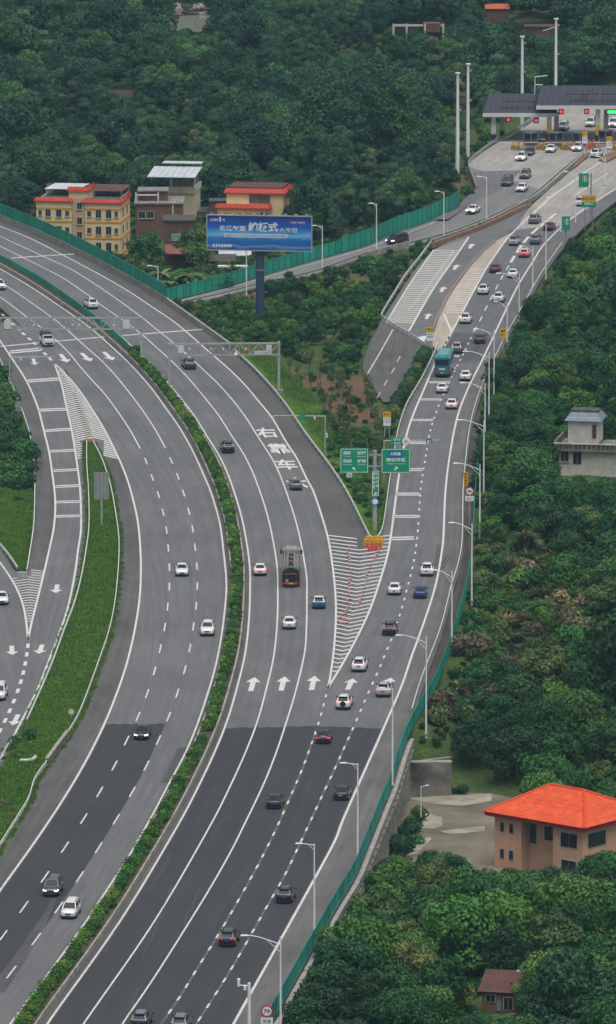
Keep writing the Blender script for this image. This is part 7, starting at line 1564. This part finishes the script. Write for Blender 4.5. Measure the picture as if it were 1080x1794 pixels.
xa, xb = Xg(993), Xg(1046); MB().box(((xa+xb)/2,4.2,Zg(762)+.4),(xb-xa,5.2,(Zg(741)-Zg(772))+1.2)).build("top_room", WALLW, gh); MB().box((Xg(1039),1.52,Zg(758.5)),(.6,.2,2.0)).build("door", mat("dark_door", (0.07,0.045,0.045), .7, .2, 2), gh)
zr = Zg(740.5); SL = MB(); e = .55; rm = [(xa-e,1.6-e,zr),(xb+e,1.6-e,zr),(xb+e,6.8+e,zr),(xa-e,6.8+e,zr),(xa+.3,1.9+.9,zr+1.15),(xb-.3,1.9+.9,zr+1.15),(xb-.3,6.2,zr+1.15),(xa+.3,6.2,zr+1.15)]
SL.add(rm, [(0,1,5,4),(1,2,6,5),(2,3,7,6),(3,0,4,7),(3,2,1,0)]).build("slate_roof", SLATE, gh); MB().box(((xa+xb)/2,4.4,zr+1.25),(xb-xa-.4,3.3,.3)).build("roof_top", ROOFDK, gh)
for q in (-1.2,.4): MB().box(((xa+xb)/2+q,3.0,zr+1.45),(1.3,.15,.4)).build("roof_vent", MOULD, gh)
# ---- brick hut at the bottom right
p = P(877, 1788, -7); s = pxm(1788, -7)*math.cos(PITCH); bh = thing("brick_hut", "small brick hut with dark red roof among the bottom trees", "hut", p, math.radians(-12)); hz = (1788-1736)/s
MB().box((0,2.2,hz/2-.5),(4.1,4.4,hz+1)).build("wall", BRICK, bh); window(bh, -1.1, 0, hz-.9, 1.1, .8, sill=False); window(bh, .9, 0, hz-1.4, 1.0, 1.4, sill=False); MB().box((-.15,-.05,hz-1.2),(.5,.14,2.2)).build("pier", CONC_D, bh)
MB().add([(-2.5,-.4,hz-.1),(2.5,-.4,hz-.1),(2.5,4.9,hz+.3),(-2.5,4.9,hz+.3),(-2.2,3.0,hz+1.7),(2.0,3.0,hz+1.7)], [(0,1,5,4),(1,2,5),(2,3,4,5),(3,0,4)]).build("roof", RUST, bh); MB().box((1.7,2.8,hz+1.65),(.7,.5,.2)).build("skylight", SHEET, bh)
# things at the right edge: parked van tail and sheds
r = thing("blue_awning", "blue and white awning corner at the right edge above the bottom trees", "awning", P(1076, 1722, -5)); MB().box((0,0,1.6),(1.8,2.4,.12)).build("blue_sheet", mat("blue_sheet", (0.05,0.14,0.32), .6, .15, 1), r).rotation_euler = (.25,0,0); MB().box((.3,-1.4,1.0),(1.4,1.6,.12)).build("white_sheet", SHEET, r).rotation_euler = (.3,.1,0); MB().box((0,.6,2.6),(1.4,1.5,.3)).build("dark_roof", ROOFDK, r)
for q in (-.6,.6): MB().box((q,.5,0),(.1,.1,3.6)).build("post", GREY_ST, r)
r = thing("small_van", "violet and white vehicle nose at the far right edge", "van", P(1083, 1632, -6)); bevel_box((0,0,1.0),(1.7,3.6,1.5),.2,"body",PAINTS["white"],r); MB().box((-.86,-.2,1.3),(.03,2.2,.6)).build("side_window",mat("violet_glass", (0.06,0.03,0.22), .2, .05, 1),r); MB().box((0,-1.82,1.25),(1.4,.04,.55)).build("windscreen",GLASS,r)
# yard lamp and cable
r = thing("yard_lamp", "slim lamp post standing in the concrete yard", "lamp post", P(738, 1446, YZ)); MB().tube((0,0,0),(0,0,4.9),.07,.05,8).build("pole", LAMP_W, r); MB().tube((0,0,0),(0,0,.9),.11,.11,8).build("dark_base", DARKM, r); MB().tube((0,0,4.8),(.75,0,5.0),.04,.04,6).box((.75,0,5.0),(.45,.2,.1)).build("lamp_head", LAMP_W, r)
# far ruins and roofs in the forest
RUST_DK = mat("dark_old_roof", (0.05,0.033,0.03), .9, .3, 1)
r = thing("ruined_house", "roofless white-framed ruin in the far forest right of centre", "ruin", P(735, 72, 4)); s = pxm(72, 4)
MB().box((0,2,1.6),(88/s,.3,3.0)).build("back_wall", RUST_DK, r); MB().box((0,.5,3.5),(85/s,.4,.4)).build("beam", WALLW, r)
for x in (-45,-22,10,42): MB().box((x/s,0,1.6),(.4,.4,4.6)).build("pillar", WALLW, r)
MB().box((22/s,1.5,3.0),(30/s,3,2.0)).build("brick_room", BRICK_D, r)
r = thing("far_shed", "brick shed with dark roof by the farthest mast", "shed", P(942, 75, 5)); MB().box((0,2,1.7),(5.4,4,3.6)).build("wall", BRICK_D, r); MB().box((.4,2,3.6),(6.6,4.6,.25)).build("roof", RUST, r)
r = thing("far_roof", "small orange-red roof in the far forest at upper right", "roof", P(872, 38, 6)); MB().box((0,1,1.5),(5,2.5,3)).build("wall", BRICK, r); MB().add([(-2.8,-.6,3),(2.8,-.6,3),(2.8,1,4.0),(-2.8,1,4.0),(2.8,2.6,3),(-2.8,2.6,3)], [(0,1,2,3),(3,2,4,5),(0,3,5),(1,4,2)]).build("roof", mat("far_red_tile", (0.42,0.11,0.05), .8, .2, 1), r)
RUST_DK = mat("dark_old_roof", (0.05,0.033,0.03), .9, .3, 1)
r = thing("forest_hut", "dark brown hut roof peeping out of the forest at upper left", "hut", P(212, 195, 0)); MB().box((0,2,1.6),(4,3.6,3.4)).build("wall", BRICK_D, r); MB().add([(-2.6,-.4,3.0),(2.6,-.4,3.0),(2.2,2,4.2),(-2.2,2,4.2),(2.6,4.4,3.0),(-2.6,4.4,3.0)], [(0,1,2,3),(3,2,4,5),(0,3,5),(1,4,2)]).build("roof", RUST_DK, r)
# ================================================================== toll station
TROOF = mat("toll_roof_sheet", (0.052,0.053,0.068), .75, .08, .5, spec=.15); FASC = mat("toll_fascia", (0.62,0.62,0.60), .6, .08, .6); COLW = mat("toll_column", (0.60,0.60,0.58), .6, .1, .8)
def canopy(name, label, u0, u1, v_eave, v_ridge, vb, rise, dep, cols, lean):
    p = P((u0+u1)/2, vb); s = pxm(vb)*math.cos(PITCH); r = thing(name, label, "toll canopy", p); w = (u1-u0)/s; ze = (vb-v_eave)/s; k = lean/s
    zr = ze+rise; d = dep
    t = MB(); t.add([(-w/2,-1.5,ze),(w/2,-1.5,ze),(w/2,-1.5+d,zr),(-w/2+k,-1.5+d,zr),(-w/2,-1.5+2*d,ze),(w/2,-1.5+2*d,ze)], [(0,1,2,3),(3,2,5,4),(0,3,4),(1,5,2)]); ro = t.build("roof", TROOF, r)
    nS = int(w/1.1)
    for i in range(nS+1):
        f = i/nS; MB().tube((-w/2+w*f,-1.5,ze+.04),(-w/2+k+(w-k)*f,-1.5+d,zr+.04),.05,.05,4).build("roof_seam", TROOF, ro)
    MB().box((0,-1.55,ze-.35),(w,.25,.75)).build("fascia", FASC, r); MB().box((0,-1.5+d,ze-.45),(w-.5,2*d-.6,.4)).build("soffit", FASC, r)
    for f0, f1 in ((.22,.48),(.52,.75)): MB().box((-w/2+w*(f0+f1)/2+k*.5,-1.5+d*.5,(ze+zr)/2+.16),(w*(f1-f0),.5,.10)).build("roof_vent", DARKM, ro).rotation_euler = (math.atan2(rise, d),0,0)
    for x, y in cols:
        c = MB().box(((x-(u0+u1)/2)/s,y,(ze-.7)/2-.1),(.95,.95,ze-.5)).build("column", COLW, r); MB().box(((x-(u0+u1)/2)/s,y,.75),(1.05,1.05,1.5)).build("column_base", DARKM, c)
    return r, s, ze
r, s, ze = canopy("toll_canopy", "lower grey toll canopy with white fascia at the left of the toll gate", 847, 975, 197, 161, 247, 3.0, 9.0, ((866,0),(882,6),(962,0),(976,6)), 12)
sgm = mat("signal_red", (1.0,0.03,0.02), .4, 0, emit=1.3); sgg = mat("signal_green", (0.05,0.9,0.2), .4, 0, emit=.9); XC = lambda u, m: (u-m)/s
def signal(r, x, z, m=sgm, w=.8, nm="lane_signal"): o = MB().box((x,-1.75,z),(w+.25,.2,1.05)).build(nm, DARKM, r); MB().disc((x,-1.86,z),.28,n=12,th=.03).build("signal_light", m, o) if w < 1 else MB().box((x,-1.87,z),(w,.03,.6)).build("signal_light", m, o)
signal(r, XC(891,911), ze-1.25); signal(r, XC(939,911), ze-1.45); MB().box((XC(962,911),-.55,2.6),(.9,.12,1.9)).build("yellow_sign", SIGN_Y, r)
r2, s, ze2 = canopy("toll_canopy", "higher main toll canopy with grey roof running out of the right edge", 941, 1150, 184, 145, 249, 3.0, 9.5, ((1048,0),(1064,6),(1130,0)), 11)
signal(r2, XC(984,1045.5), ze2-1.15); signal(r2, XC(1028,1045.5), ze2-1.1); signal(r2, XC(1072,1045.5), ze2-1.2, sgg, 1.9, "message_display"); MB().box((XC(1048,1045.5),-.55,2.7),(.9,.12,1.9)).build("yellow_sign", SIGN_Y, r2)
MB().box((XC(1025,1045.5),1.5,ze2+1.4),(1.3,.4,1.3)).build("roof_emblem", mat("bronze_emblem", (0.16,0.12,0.08), .6, .4, 3), r2); fm = MB()
for a, b in (((-12.2,9,ze2+1),(-12.2,9,ze2+4.6)),((-12.2,9,ze2+4.6),(-9.6,9,ze2+4.9)),((-12.2,9,ze2+3),(-10.6,9,ze2+3))): fm.tube(a, b, .12, .12, 6)
fm.build("maintenance_frame", WHITE_M, r2)
ISLC = mat("island_concrete", (0.22,0.20,0.18), .9, .25, 1); HAZ = bpy.data.materials.new("hazard_stripes"); HAZ.use_nodes = True
hn, hl_ = HAZ.node_tree.nodes, HAZ.node_tree.links; tc = hn.new("ShaderNodeTexCoord"); wv = hn.new("ShaderNodeTexWave"); wv.bands_direction = 'DIAGONAL'; wv.inputs["Scale"].default_value = .9; hl_.new(tc.outputs["Object"], wv.inputs["Vector"]); cr = hn.new("ShaderNodeValToRGB"); cr.color_ramp.interpolation = 'CONSTANT'; cr.color_ramp.elements[0].color = (.03,.03,.03,1); cr.color_ramp.elements[1].position = .5; cr.color_ramp.elements[1].color = (.62,.36,.03,1); hl_.new(wv.outputs["Fac"], cr.inputs[0]); hl_.new(cr.outputs[0], hn["Principled BSDF"].inputs["Base Color"])
BOOTH = mat("booth_panel", (0.10,0.105,0.12), .5, .15, 1.5)
for i, (u, v) in enumerate(((907,262),(951,262),(993,262),(1038,258),(1075,262))):
    p = P(u, v); q = ("first", "second", "third", "fourth", "fifth")[i]; isl = thing("toll_island", q+" toll island from the left with striped front end", "toll island", p, math.radians(-32)); MB().box((0,6,.14),(2.0,13,.35)).build("kerb", ISLC, isl)
    MB().box((0,-.6,.45),(2.1,.3,.9)).build("striped_front", HAZ, isl); MB().tube((.6,1.6,.3),(.6,1.6,1.4),.18,.18,10).build("bollard", ORANGE, isl); MB().tube((-.6,1.6,.3),(-.6,1.6,1.4),.18,.18,10).build("bollard", ORANGE, isl)
    bt = thing("toll_booth", q+" toll booth from the left under the canopy", "toll booth", p+Vector((2.1,3.6,.3)), math.radians(-32)); MB().box((0,1.4,.6),(1.7,2.8,1.2)).build("lower_panel", BOOTH, bt); MB().box((0,1.4,2.55),(1.9,3.0,.25)).build("roof", BOOTH, bt); MB().box((0,1.4,1.8),(1.5,2.6,1.25)).build("window", WIN, bt)
    for x in (-.8,.8):
        for y in (.1,2.7): MB().box((x,y,1.8),(.12,.12,1.3)).build("window_post", GREY_ST, bt)
    ba = thing("barrier_arm", q+" lane barrier arm beside its toll booth", "barrier", p+Vector((-.7,1.5,.3))); MB().box((0,0,.55),(.4,.4,1.1)).build("housing", ORANGE if i % 2 else YEL, ba); MB().box((-1.6,0,1.0),(3.0,.1,.12)).build("arm", WHT, ba)
# brown soil islands before the gate
for pts, lb in (([(1000,300),(1020,276),(1034,268),(1030,276),(1012,292)], "narrow brown earth island before the third toll lane"), ([(1050,282),(1068,270),(1090,262),(1085,274),(1062,286)], "brown earth island at the right edge before the toll gate")):
    b = [P(u, v) for u, v in pts]; n = len(b); o = MB().add([tuple(p+Vector((0,0,.05))) for p in b]+[tuple(p+Vector((0,0,.4))) for p in b], [(i,(i+1) % n, n+(i+1) % n, n+i) for i in range(n)]+[tuple(range(n,2*n))]).build("earth_island", mat("brown_earth", (0.20,0.11,0.07), .95, .35, 1.5, world_space=True)); tag(o, lb, "traffic island")
for u, v in ((1030,262),(1036,261),(1042,258)): o = place("traffic_drum", bar2); o.location = P(u, v); o.scale = (1.4,1.4,1.6); tag(o, "red and white drum beside the toll lane entrance", "drum", "drums at the toll lane")
# ================================================================== air
hz = bpy.data.materials.new("haze_air"); hz.use_nodes = True; n, l = hz.node_tree.nodes, hz.node_tree.links
for x in list(n):
    if x.type == 'BSDF_PRINCIPLED': n.remove(x)
pv = n.new("ShaderNodeVolumePrincipled"); pv.inputs["Color"].default_value = (0.45,0.76,1.0,1); pv.inputs["Density"].default_value = 0.000046; pv.inputs["Anisotropy"].default_value = 0.0
l.new(pv.outputs[0], n["Material Output"].inputs["Volume"])
o = MB().box((0, 400, 95), (3400, 2900, 226)).build("haze", hz); tag(o, "thin pale haze filling the air over the valley", "haze", kind='stuff')

if bpy.data.scenes.get("type_setting"): bpy.data.scenes.remove(bpy.data.scenes["type_setting"])
